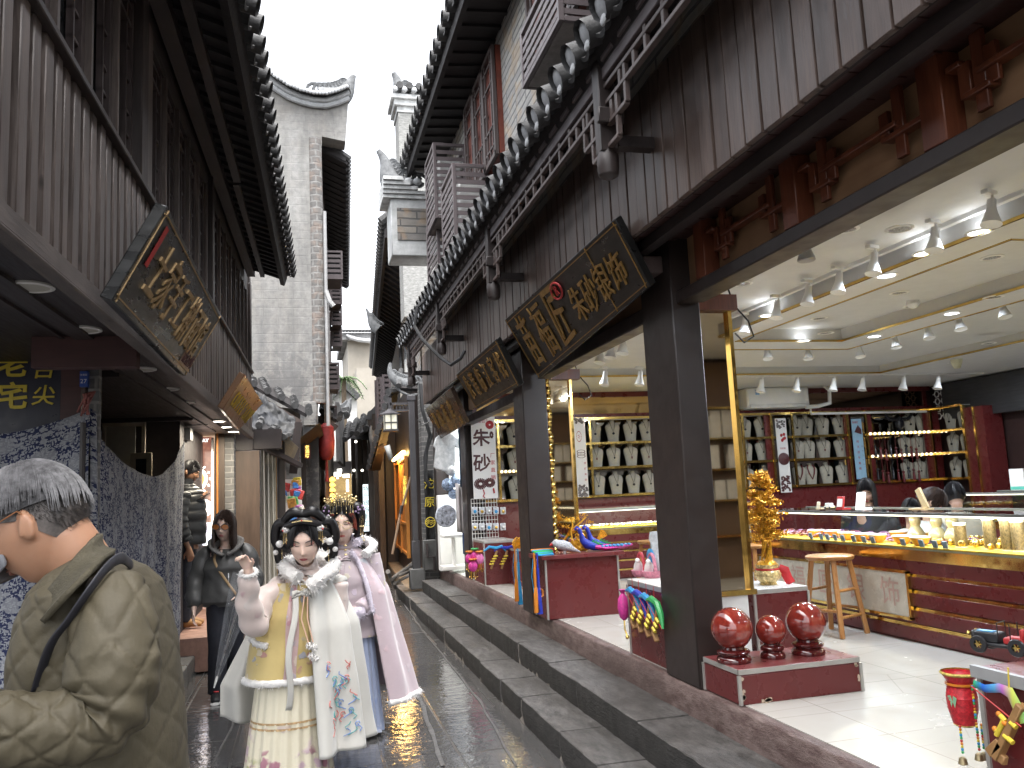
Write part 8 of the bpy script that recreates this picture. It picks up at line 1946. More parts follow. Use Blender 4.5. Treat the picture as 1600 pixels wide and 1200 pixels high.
 m = MB(); sweep(m, [W_(nx-.22,.04,1.09),W_(nx-.12,.12,1.12),W_(nx+.05,.16,1.13),W_(nx+.2,.06,1.10)], [(.03,.06),(.045,.07),(.045,.07),(.03,.06)], 16, 20, lambda u,v: .008*noise.noise(V(u*6,v*8,1))); m.build('hood', M_cape, t, smooth=180); m = MB(); sweep(m, [H @ V(0,.0,-.085), neck+V(0,-.015,.035), neck+V(0,-.01,-.02)], [.056,.062,.085], 24, 10, lambda u,v: .004*sin(u*19), cap=False); m.build('stand_collar', M_slv, t, smooth=180)
 m = MB(); m.grid(lambda u, v: W_(nx-.08+.012*v-.06*v+.035*(u-.5)+.012*sin(v*9), -.165-.10*sin(pi*min(1,v*.9))*.6, 1.09-.66*v), 5, 24)
 for s in (-1,1): m.tube([W_(nx-.04,-.16,1.075),W_(nx-.04+s*.03,-.175,1.085),W_(nx-.04+s*.055,-.175,1.05),W_(nx-.04,-.165,1.07)], (.008), 6)
 m.build('cape_ribbon', M_cape, t, smooth=180, solid=.004); m = MB()
 for k, (dx,dz) in enumerate(((.0,0),(.02,-.012),(.012,-.06),(.03,-.075))): c = W_(nx+.0+dx,-.225,.785+dz); fur(m, [c+V(-.004,0,0),c,c+V(.004,0,0)], .019, 60, .01, 30+k, 10, 8)
 m.build('pompom', M_fur, t); m = MB()
 for dx in (-.005,.012): m.tube([W_(nx-.02+dx,-.17,1.06),W_(nx-.035+dx*2,-.215,.93),W_(nx+.0+dx*1.5,-.222,.80)], .004, 5)
 m.build('cord', mat('peach_cord', (.6,.38,.27), .6), t)
 m = MB();
 for s, (x,y) in ((1,(.03,-.06)),(-1,(-.16,.02))): sweep(m, [W_(x,y+.10,.04),W_(x,y,.05),W_(x,y-.09,.035)], [(.03,.035),(.045,.042),(.02,.03)], 14, 10)
 m.build('shoe', mat('cream_shoe', (.5,.47,.42), .5), t, smooth=180)
woman_white()
# ------------------------------------------------------------------ 2: woman in the lilac cape
def woman_lilac():
 X0, Y0 = .32, 6.03; t = thing('person', 'person in long lilac cape and pale blue skirt wearing glasses and gilt headdress', 'person', (X0,Y0,0), 0)
 W_ = lambda x,y,z: V(X0+x,Y0+y,z); q = lambda px, py, dy=0: PY(px,py,Y0+dy)
 hc = q(536,819,-.03); H = headM(hc, -.16, .12, 0, 1.10); neck = V(hc.x+.01,Y0+.02,hc.z-.165); nx = hc.x+.01-X0; zs = neck.z
 shl = W_(nx-.17,.02,zs-.06); shr = W_(nx+.17,.02,zs-.06)
 standard_body(t, M_skinpale, H, neck, .10, (W_(-.10,.02,.72),W_(.08,.02,.72)), (W_(-.10,-.02,.40),W_(.08,-.0,.40)), (W_(-.10,.02,.06),W_(.10,.06,.06)),
  ((shl, shl+V(-.03,-.03,-.25), shl+V(.10,-.14,-.36)), (shr, shr+V(.03,-.02,-.25), shr+V(-.10,-.15,-.36))), ((V(.9,-.2,.0), V(0,-1,.2), 1, .9, .5), (V(-.9,-.2,0), V(0,-1,.2), -1, .9, .5)), .97)
 face(t, H, 'down', mat('coral_lip', (.42,.10,.08), .35))
 lh = lambda x,y,z: H @ V(x,y,z)
 m = MB(); scalp(m, H, -.5, .64, 1.045); hair(m, H, 150, lambda p: 1.7 if sin(p) > -.2 else (1.35 if abs(cos(p)) > .6 else .82), lambda p: 0, .006, 1.06, seed=5)
 for s in (-1,1): sweep(m, [lh(s*.05,.02,.10),lh(s*.10,.02,.10),lh(s*.11,.03,.03),lh(s*.095,.03,-.06),lh(s*.07,.04,-.09)], [.03,.034,.034,.028,.015], 14, 20, lambda u,v: .002*sin(u*40))
 sweep(m, [lh(-.07,.02,.11),lh(0,.0,.135),lh(.07,.02,.11)], [.03,.034,.03], 14, 14); m.build('hair', M_hairblk, t, smooth=60)
 m = MB()
 for s in (-1,1):
  for k in range(9): m.tube([lh(s*(.045+.003*k),-.078+.004*k,.075),lh(s*(.068+.002*k),-.055+.004*k,.03),lh(s*(.072+.002*k),-.040+.004*k,-.02-.003*k)], [.003,.004,.002], 5)
 m.build('red_hair_streak', mat('red_hair', (.16,.025,.012), .45, var=.3), t)
 m = MB(); R = random.Random(11)
 for k in range(13):
  a = -1.2+2.4*k/12; b0 = lh(.075*sin(a),-.03-.03*cos(a),.125); tip = lh(.11*sin(a),-.045-.03*cos(a),.155+.035*cos(a*1.3)+(.012 if k % 2 else 0)); m.tube([b0,b0.lerp(tip,.5)+V(0,-.005,.01),tip], [.004,.005,.002], 5)
  for j in range(3): c = b0.lerp(tip,.4+.3*j); m.ball(c+V(R.uniform(-.012,.012),-.004,R.uniform(-.008,.012)), (.009,.003,.006), 6, 4)
  if k % 2 == 0: m.tube([b0,b0+V(0,-.012,-.05-.02*(k==6))], .0016, 4); m.ball(b0+V(0,-.012,-.052-.02*(k==6)), .004, 6, 5)
 for s in (-1,1):
  for k in range(3): m.tube([lh(s*(.105+.01*k),.0,.05),lh(s*(.108+.01*k),-.0,-.06-.02*k)], .0016, 4); m.ball(lh(s*(.108+.01*k),.0,-.07-.02*k), .005, 6, 5); m.ball(lh(s*(.107+.01*k),.0,-.02), .006, 6, 5)
 m.build('gilt_headdress', M_gilt, t); m = MB()
 for s in (-1,1):
  for k in range(14): m.ball(lh(s*.105,.0,.085)+V(R.gauss(0,.014),R.gauss(0,.01),R.gauss(0,.014)), .008, 6, 5)
 m.build('lilac_flower', mat('lilac_petal', (.36,.25,.42), .7), t)
 m = MB()
 for s in (-1,1): c = lh(s*.034,-.105,.008); R3 = H.to_3x3(); m.tube([c+R3 @ V(.027*cos(a),0,.024*sin(a)) for a in [2*pi*k/20 for k in range(21)]], .0016, 5, cap=False); m.tube([lh(s*.06,-.10,.012),lh(s*.078,-.02,.012)], .0016, 5)
 m.tube([lh(-.007,-.108,.012),lh(.007,-.108,.012)], .0016, 5); m.build('glasses', M_gilt, t)
 M_jk = embroid('lilac_jacket', (.47,.39,.42), (.55,.48,.30), (.5,.42,.5), (.55,.5,.40), 16, .34, .5, .4)
 def jk(u, v):
  a = 2*pi*u; z = zs-.01-(zs-.01-.66)*v; k = min(1,v*3.2); return W_(nx*(1-v)+(.075+.115*k+.01*v)*cos(a), .01+(.065+.075*k)*sin(a)+.004*sin(v*40+a*3)*(.3+.7*v), z)
 m = MB(); m.grid(jk, 70, 60, True); m.build('jacket', M_jk, t, smooth=180)
 m = MB(); sweep(m, [lh(0,.005,-.095), neck+V(0,0,.03), neck+V(0,0,-.01)], [.052,.056,.07], 24, 8, cap=False); m.build('stand_collar', M_jk, t, smooth=180)
 m = MB()
 for k in range(3): m.ball(W_(nx,-.085-.02*k,zs+.02-.03*k), (.012,.006,.007), 8, 6)
 m.build('knot_button', M_gilt, t)
 m = MB(); M_mz = mat('lilac_muff', (.42,.38,.46), .8, sheen=.6); fur(m, [shl+V(.04,-.15,-.36),W_(nx-.02,-.17,zs-.44),shr+V(-.06,-.15,-.37)], .05, 380, .018, 12); m.build('fur_muff', M_lfur, t)
 for s, sh in ((-1,shl),(1,shr)): m = MB(); sweep(m, [sh, sh+V(s*.03,-.02,-.24), sh+V(-s*.08,-.14,-.36)], [.075,.075,.065], 24, 22, lambda u,v: .005*noise.noise(V(u*8,v*9,s))); m.build('sleeve', M_jk, t, smooth=180)
 def sk(u, v): a = 2*pi*u; f = .009*sin(a*20)*(.4+.6*v); return W_(-.01+.01*v+(.15+.05*v+f)*cos(a), .01+(.13+.07*v+f)*sin(a), .72-.69*v)
 m = MB(); m.grid(sk, 200, 22, True); m.build('skirt', embroid('pale_blue_skirt', (.30,.35,.50), (.22,.28,.45), (.38,.34,.5), (.42,.45,.55), 14, .5, .3, .5, [(.25,1.),(.38,0.)]), t, smooth=180)
 M_cp = embroid('lilac_cape', (.47,.375,.405), (.52,.44,.46), (.42,.46,.50), (.56,.40,.43), 10, .4, .5, .35)
 def cape(u, v):
  a = -1.05+3.8*u; z = zs+.0-v*(zs-.24); k = min(1,v*3.5)**.6; fl = .008+.020*v; fo = fl*sin(a*7+v*1.2)+.012*v*noise.noise(V(u*9,v*3,3)); rx = .075+.145*k+.20*v+fo; ry = .07+.11*k+.10*v+fo*.7
  x = nx+rx*cos(a)+.03*v+(.02*v if u < .5 else 0); y = .03+ry*sin(a)
  return W_(x,y,z)
 m = MB(); m.grid(cape, 120, 44); m.build('cape', M_cp, t, smooth=180, solid=.006)
 m = MB(); fur(m, [cape(k/14,1.0) for k in range(15)], .022, 800, .018, 13); m.build('hem_fur', M_fur, t)
 m = MB(); fur(m, [cape(0,.03)+V(-.02,-.03,.01),cape(.0,.10)+V(0,-.012,0),cape(0,.25)+V(0,-.01,0),cape(0,.42)+V(0,-.01,0)], .018, 300, .018, 14); m.build('front_fur', M_lfur, t)
 m = MB(); fur(m, [W_(nx-.10,-.07,zs-.03),W_(nx-.17,.0,zs+.0),W_(nx-.12,.09,zs+.05),W_(nx,.12,zs+.07),W_(nx+.13,.09,zs+.05),W_(nx+.20,.0,zs+.01),W_(nx+.13,-.09,zs-.05)], .034, 800, .022, 15); m.build('fur_collar', M_fur, t)
 m = MB(); fur(m, [W_(nx-.075,-.05,zs+.03),W_(nx-.09,.02,zs+.05),W_(nx,.07,zs+.07),W_(nx+.09,.02,zs+.05),W_(nx+.075,-.05,zs+.03)], .03, 300, .016, 16); m.build('inner_fur', M_lfur, t)
 m = MB()
 for dx, L in ((-.045,.34),(.0,.30)): m.grid(lambda u, v: W_(nx-.03+dx+.03*(u-.5),-.175-.02*sin(v*5)-.02*v,zs-.07-L*v), 4, 14)
 for s in (-1,1): m.tube([W_(nx-.03,-.18,zs-.07),W_(nx-.03+s*.03,-.19,zs-.05),W_(nx-.03+s*.06,-.19,zs-.075),W_(nx-.03,-.185,zs-.07)], .007, 6)
 m.build('cape_ribbon', M_cp, t, smooth=180, solid=.004); m = MB()
 for (x,y) in ((.12,.03),(-.08,.0)): sweep(m, [W_(x,y+.10,.04),W_(x,y,.05),W_(x,y-.09,.03)], [(.03,.035),(.042,.042),(.02,.03)], 14, 10)
 m.build('shoe', mat('white_shoe', (.55,.54,.52), .5), t, smooth=180)
woman_lilac()
# ------------------------------------------------------------------ 3: woman with tinted glasses
def woman_grey():
 X0, Y0 = -.66, 7.55; t = thing('person', 'person in dark grey padded jacket and navy trousers wearing orange tinted glasses', 'person', (X0,Y0,0), 0)
 W_ = lambda x,y,z: V(X0+x,Y0+y,z); q = lambda px, py, dy=0: PY(px,py,Y0+dy)
 hc = q(351,823,-.02); H = headM(hc, -.22, .06, .06, 1.08); neck = V(hc.x+.01,Y0+.03,hc.z-.165); nx = neck.x-X0; zs = neck.z
 shl = W_(nx-.17,.03,zs-.06); shr = W_(nx+.17,.03,zs-.06); hl = q(303,952,-.06); hr = W_(nx+.14,-.13,zs-.42)
 knee1, knee2 = W_(-.04,-.05,.46), W_(.08,.03,.46)
 standard_body(t, M_skinpale, H, neck, None, (W_(-.05,.02,.86),W_(.09,.02,.86)), (knee1,knee2), (W_(-.05,-.02,.07),W_(.10,.10,.09)),
  ((shl, W_(nx-.255,.02,zs-.30), hl), (shr, shr+V(.06,.02,-.25), hr)), ((V(-.05,-.25,-1), V(-1,0,0), -1, .95, .35), (V(-.2,-.9,-.1), V(.3,0,1), 1, .95, .9)), .97)
 face(t, H, 'down', M_lip, blush=False); lh = lambda x,y,z: H @ V(x,y,z)
 m = MB(); scalp(m, H, -.6, .62, 1.04);
 hair(m, H, 260, lambda p: 1.75 if sin(p) > -.55 else (1.2 if abs(cos(p)) > .35 else .98), lambda p: .0 if sin(p) < -.72 else .20, .0058, 1.06, seed=9, spread=.008)
 m.build('hair', M_hairbrn, t, smooth=60)
 m = MB(); lens = MB()
 for s in (-1,1): c = lh(s*.035,-.103,.008); R3 = H.to_3x3(); ring = [c+R3 @ V(.028*cos(a)*(1+.1*cos(2*a)),0,.024*sin(a)) for a in [2*pi*k/20 for k in range(21)]]; m.tube(ring, .0032, 6, cap=False); lens.add(ring[:-1], [list(range(20))]); m.tube([lh(s*.062,-.10,.014),lh(s*.078,-.01,.012)], .0028, 5)
 m.tube([lh(-.008,-.107,.012),lh(.008,-.107,.012)], .003, 5); g = m.build('glasses', M_blackpl, t); lens.build('tinted_lens', mat('orange_lens', (.45,.14,.02), .08, alpha=.72), g, smooth=0)
 M_j = mat('charcoal_nylon', (.072,.071,.069), .45, var=.12, scale=6, bump=.25, bscale=12)
 def jk(u, v): a = 2*pi*u; z = zs-.02-(.47)*v; k = min(1,v*3); puff = .012*sin(v*9)+.012*noise.noise(V(cos(a)*3,sin(a)*3,v*6)); return W_(nx+.01+(.09+.115*k+.02*v-(.03 if v > .93 else 0)+puff)*cos(a), .03+(.08+.08*k+puff-(.03 if v > .93 else 0))*sin(a), z)
 m = MB(); m.grid(jk, 60, 40, True); j = m.build('jacket', M_j, t, smooth=180)
 m = MB(); m.bar(jk(.765,.05)+V(0,-.006,0), jk(.765,.5)+V(0,-.006,0), .006,.004); m.bar(jk(.765,.5)+V(0,-.006,0), jk(.765,.96)+V(0,-.006,0), .006,.004); m.build('zip', M_metal, t)
 for sh, el, w in ((shl, W_(nx-.25,.02,zs-.30), hl), (shr, shr+V(.06,.02,-.25), hr)):
  m = MB(); w2 = Vector(el).lerp(w,.9); sweep(m, [sh+V(.06 if sh.x < neck.x else -.06,0,.05), sh+V(0,0,.0), Vector(sh).lerp(el,.5), el, Vector(el).lerp(w2,.6), w2], [.02,.072,.074,.070,.072,.048], 26, 30, lambda u,v: .010*noise.noise(V(u*6,v*8,3))+.006*sin(v*26+u*6)); m.build('sleeve', M_j, t, smooth=180)
 m = MB()
 for s in (-1,1): sweep(m, [W_(nx+s*.012,-.10,zs-.07),W_(nx+s*.08,-.085,zs-.03),W_(nx+s*.11,-.0,zs+.02),W_(nx+s*.06,.09,zs+.05)], [(.014,.035),(.018,.045),(.018,.05),(.016,.045)], 12, 16, lambda u,v: .003*noise.noise(V(u*20,v*20,1)))
 m.build('collar', mat('grey_fleece', (.13,.125,.12), .95, var=.2, scale=40, bump=.6, bscale=90), t, smooth=180)
 m = MB(); P_ = [jk(.60,.03)+V(0,-.02,.01), jk(.66,.2)+V(0,-.01,0), jk(.74,.5)+V(0,-.014,0), jk(.82,.85)+V(0,-.014,0), jk(.88,1.0)+V(0,-.014,0)]; sweep(m, P_, [(.010,.003)]*3, 8, 20, up=(1,0,0)); m.build('bag_strap', mat('tan_strap', (.34,.22,.11), .5), t)
 M_t = mat('navy_trousers', (.010,.011,.018), .8, var=.2)
 m = MB()
 for h_, k_, f_ in ((W_(-.04,.02,.9),knee1,W_(-.05,-.01,.07)),(W_(.09,.02,.9),knee2,W_(.10,.10,.09))): sweep(m, [h_, Vector(h_).lerp(k_,.5), k_, Vector(k_).lerp(f_,.5), f_], [.10,.095,.078,.075,.075], 20, 24, lambda u,v: .004*noise.noise(V(u*5,v*12,2)))
 m.build('trousers', M_t, t, smooth=180)
 for (x,y,z) in ((-.05,-.02,.0),(.10,.09,.015)):
  m = MB(); sweep(m, [W_(x,y+.09,z+.045),W_(x,y,z+.055),W_(x,y-.10,z+.04),W_(x,y-.15,z+.03)], [(.04,.035),(.05,.042),(.035,.042),(.018,.03)], 14, 14); sh = m.build('shoe', M_blackpl, t, smooth=180); m = MB(); sweep(m, [W_(x,y+.10,z+.012),W_(x,y-.15,z+.012)], [(.012,.044),(.012,.04)], 12, 6, up=(0,0,1)); m.build('sole', M_white, sh); m = MB(); m.ball(W_(x,y-.04,z+.09), (.03,.04,.012), 8, 6); m.build('laces', M_redpaint, sh)
 # folded clear umbrella in her other hand
 u_ = thing('umbrella', 'folded clear plastic umbrella held tip down between the grey jacket and white cape', 'umbrella', PY(338,1068,6.9)); A = PY(386,895,7.0); B = PY(338,1062,6.9)
 m = MB(); m.tube([A,B], .006, 8); m.build('shaft', M_metal, u_); m = MB(); sweep(m, [A.lerp(B,.02), A.lerp(B,.15), A.lerp(B,.5), A.lerp(B,.85), B], [(.10,.03),(.10,.035),(.07,.03),(.035,.02),(.01,.01)], 40, 24, lambda u,v: .012*(1-v)*sin(u*38+v*4), cap=False)
 def clear():
  mm, n = newmat('clear_vinyl'); n.set(col=(.75,.78,.82), rough=.12); lw = n.new('ShaderNodeLayerWeight'); lw.inputs[0].default_value = .35; n.L(n.ramp(lw.outputs['Facing'], [(.0,.05),(.55,.14),(1.,.6)]), n.b.inputs['Alpha']); return mm
 m.build('canopy', clear(), u_, smooth=180); m = MB(); m.tube([A.lerp(B,.97),B,B+(B-A).normalized()*.06], [.008,.01,.005], 8); m.build('ferrule', M_white, u_); m = MB()
 for k in range(5): m.tube([A.lerp(B,.05)+V(.05*cos(k*1.3),.02*sin(k*1.3),0), A.lerp(B,.93)], .0018, 4)
 m.build('rib', M_metal, u_); m = MB(); m.tube([A-(B-A).normalized()*.10, A], .013, 8); m.build('handle', M_blackpl, u_)
woman_grey()
# ------------------------------------------------------------------ 4: man with the phone in the coffee doorway
def puffer(mb, fn_path, radii, rows, nu=36, nv=60, up=(0,-1,0)):
 sweep(mb, fn_path, radii, nu, nv, lambda u,v: .012*abs(sin(v*pi*rows))**.6-.004+.003*noise.noise(V(u*9,v*20,1)), up)
def man_black():
 Y0 = 9.6; b = PY(287,945,Y0); X0 = b.x; Z0 = .345; t = thing('person', 'person in black puffer jacket looking at phone in the coffee shop doorway', 'person', (X0,Y0,Z0), 0)
 W_ = lambda x,y,z: V(X0+x,Y0+y,z); hc = PY(296,738,Y0); H = headM(hc, 1.45, .34, 0, 1.0); neck = V(hc.x-.045,Y0,hc.z-.15); zs = neck.z; nx = neck.x-X0
 ph = PY(318,776,Y0-.08); s1 = W_(nx,-.19,zs-.07); s2 = W_(nx,.19,zs-.07); hl = W_(nx+.07,-.24,zs-.66)
 standard_body(t, M_skintan, H, neck, None, (W_(nx-.0,-.09,Z0+.85),W_(nx-.0,.09,Z0+.85)), (W_(nx+.02,-.09,Z0+.45),W_(nx+.05,.10,Z0+.45)), (W_(nx-.02,-.09,Z0+.07),W_(nx+.04,.10,Z0+.07)),
  ((s1, W_(nx-.02,-.25,zs-.36), hl), (s2, W_(nx+.02,.16,zs-.32), ph+V(-.07,.06,-.02))), ((V(.2,0,-1), V(0,-1,0), 1, 1, .6), (V(.8,-.4,.2), V(0,.3,-1), 1, 1, .7)), 1)
 face(t, H, 'down', mat('plain_lip', (.30,.13,.10), .5), blush=False); m = MB(); scalp(m, H, -.25, .45, 1.05); hair(m, H, 150, lambda p: 1.35 if sin(p) > -.5 else .95, lambda p: 0, .006, 1.08, seed=12); m.build('hair', M_hairblk, t, smooth=60)
 lh = lambda x,y,z: H @ V(x,y,z); m = MB()
 for s in (-1,1): m.tube([lh(s*.06,-.10,.012),lh(s*.08,.01,.012)], .0025, 5); m.tube([lh(s*.033,-.10,.008)+H.to_3x3() @ V(.024*cos(a),0,.018*sin(a)) for a in [2*pi*k/14 for k in range(15)]], .002, 5, cap=False)
 m.build('glasses', M_blackpl, t)
 M_p = mat('black_quilted_nylon', (.016,.017,.019), .42, var=.2, scale=8); m = MB(); puffer(m, [W_(nx,0,zs+.03),W_(nx,0,zs-.08),W_(nx+.02,0,zs-.3),W_(nx+.02,0,zs-.62)], [(.07,.08),(.12,.19),(.15,.20),(.15,.19)], 8); m.build('puffer_jacket', M_p, t, smooth=180)
 for P_ in ([s1,W_(nx-.02,-.25,zs-.36),W_(nx+.05,-.24,zs-.58)],[s2,W_(nx+.02,.2,zs-.32),ph+V(-.10,.08,-.03)]): m = MB(); puffer(m, P_, [.085,.08,.06], 7, 26, 44); m.build('sleeve', M_p, t, smooth=180)
 m = MB(); sweep(m, [W_(nx,0,zs-.02),W_(nx+.015,0,zs+.05),W_(nx+.02,0,zs+.085)], [(.085,.08),(.075,.07),(.075,.07)], 24, 8, cap=False); m.build('collar', M_p, t, smooth=180)
 m = MB()
 for y, k in ((-.09,.02),(.10,.05)): sweep(m, [W_(nx,y,Z0+.92),W_(nx+k,y,Z0+.45),W_(nx,y,Z0+.07)], [.10,.08,.07], 18, 18, lambda u,v: .004*noise.noise(V(u*5,v*12,2)))
 m.build('trousers', mat('dark_jeans', (.012,.014,.022), .8, var=.3), t, smooth=180)
 for y in (-.09,.10): m = MB(); sweep(m, [W_(nx-.08,y,Z0+.05),W_(nx,y,Z0+.06),W_(nx+.12,y,Z0+.045),W_(nx+.18,y,Z0+.03)], [(.045,.04),(.055,.045),(.035,.045),(.02,.03)], 14, 14); m.build('shoe', mat('tan_boot', (.30,.15,.05), .6, var=.2), t, smooth=180)
 p = thing('phone', 'dark phone held by the man in the black puffer jacket', 'phone', ph); m = MB(); m.cbox((0,0,0), (.15,.075,.009), 0, 0, -.5); m.build('casing', M_blackpl, p, True, bevel=.003)
man_black()
# ------------------------------------------------------------------ 5, 6: people behind
def simple_person(label, px, py, Y, yaw, pitch, hairm, topm, z0=0, hgt=None, hairfn=None, legs=True, sc=1, skin=M_skin, lookd='down', x=None):
 hc = PY(px,py,Y) if x is None else PX(px,py,x); Y = hc.y; t = thing('person', label, 'person', (hc.x,Y,z0), 0); H = headM(hc, yaw, pitch, 0, sc); f = Matrix.Rotation(yaw,3,'Z'); W_ = lambda x,y,z: V(hc.x,Y,0)+f @ V(x,y,0)+V(0,0,z)
 zs = hc.z-.16; hz = z0+(zs-z0)*.60; nb = .03
 arms = ((W_(-.17,nb,zs-.07),W_(-.21,nb,zs-.34),W_(-.16,nb-.16,zs-.50)),(W_(.17,nb,zs-.07),W_(.21,nb,zs-.34),W_(.16,nb-.16,zs-.50)))
 standard_body(t, skin, H, W_(0,nb,zs), None, (W_(-.09,nb,hz),W_(.09,nb,hz)), (W_(-.09,nb-.02,z0+(hz-z0)*.52),W_(.09,nb+.02,z0+(hz-z0)*.52)), (W_(-.09,nb,z0+.06),W_(.09,nb,z0+.06)), arms, ((f @ V(.2,-1,-.3), V(0,0,1), -1, 1, .5),(f @ V(-.2,-1,-.3), V(0,0,1), 1, 1, .5)), sc, .009)
 face(t, H, lookd, blush=False); m = MB(); scalp(m, H, -.5, .5, 1.05); (hairfn or (lambda m: hair(m, H, 140, lambda p: 1.7 if sin(p) > -.5 else 1.1, lambda p: .0, .006, 1.07, seed=px)))(m) if hairfn is None else hairfn(m, H); m.build('hair', hairm, t, smooth=60)
 m = MB(); sweep(m, [W_(0,nb,zs+.02),W_(0,nb,zs-.06),W_(0,nb,zs-.3),W_(0,nb,hz-.12)], [(.07,.08),(.12,.20),(.14,.20),(.14,.19)], 36, 30, lambda u,v: .010*noise.noise(V(u*7,v*8,px)), up=f @ V(0,-1,0)); m.build('jacket', topm, t, smooth=180)
 for a in arms: m = MB(); sweep(m, [a[0],a[1],Vector(a[1]).lerp(Vector(a[2]),.85)], [.08,.07,.055], 18, 18, lambda u,v: .006*noise.noise(V(u*7,v*8,px))); m.build('sleeve', topm, t, smooth=180)
 if legs:
  m = MB()
  for s in (-1,1): sweep(m, [W_(s*.09,nb,hz+.03),W_(s*.09,nb,z0+(hz-z0)*.5),W_(s*.09,nb,z0+.06)], [.10,.08,.065], 16, 12)
  m.build('trousers', MT['navy_trousers'], t, smooth=180)
  for s in (-1,1): m = MB(); sweep(m, [W_(s*.09,nb+.08,z0+.04),W_(s*.09,nb,z0+.05),W_(s*.09,nb-.13,z0+.03)], [(.04,.04),(.05,.042),(.02,.035)], 12, 10); m.build('shoe', M_blackpl, t, smooth=180)
 return t, H
def longhair(n, d, r=.006): return lambda m, H: hair(m, H, n, lambda p: 1.75 if sin(p) > -.5 else 1.05, lambda p: 0 if sin(p) < -.6 else d, r, 1.07, seed=n)
simple_person('person with wavy brown hair almost hidden behind the two caped people', 497, 822, 7.7, -.1, .1, mat('chestnut_hair', (.06,.028,.018), .45, var=.3, scale=30), mat('navy_coat', (.02,.025,.04), .7), hairfn=longhair(200,.22), skin=M_skinpale, lookd='open')
simple_person('distant person in brown jacket over black shirt walking up the lane', 505, 783, 21, .1, .05, M_hairblk, mat('brown_jacket', (.11,.085,.07), .8, var=.2), lookd='open')
# ------------------------------------------------------------------ people in the shop
t, H = simple_person('person with long black hair looking down behind the long lit counter', 1354, 768, 0, -.75, .45, M_hairblk, mat('black_down_coat', (.018,.019,.022), .5, var=.2), .504, hairfn=longhair(240,.24), x=5.2, legs=False)
M_wj = mat('white_down_jacket', (.52,.51,.48), .6, var=.06, scale=6, bump=.3, bscale=9)
def pony(m, H):
 hair(m, H, 240, lambda p: 1.55, lambda p: 0, .0055, 1.07, seed=44); lh = lambda x,y,z: H @ V(x,y,z); b0 = lh(0,.115,.0)
 for k in range(26): a = V(rnd.gauss(0,.012),rnd.gauss(0,.012),0); m.tube([b0+a*.4, b0+V(.05,.02,-.02)+a, b0+V(.10,.04,-.10)+a*1.6, b0+V(.13,.03,-.17)+a*.6], [.006,.007,.006,.002], 5)
simple_person('person with dark ponytail in white jacket bending over the long lit counter', 1456, 786, 0, .9, .55, MT['dark_brown_hair'], M_wj, .504, hairfn=pony, x=5.0, legs=False)
simple_person('person in cream hooded jacket turned away behind the ponytailed customer', 1492, 775, 0, 2.6, .5, M_hairblk, mat('cream_hooded_jacket', (.50,.45,.36), .7, var=.06, bump=.3, bscale=9), .504, x=5.7, legs=False)
simple_person('child with short dark hair just showing above the counter glass', 1424, 800, 0, -.3, .3, M_hairblk, M_wj, .504, x=5.0, legs=False, sc=.9)
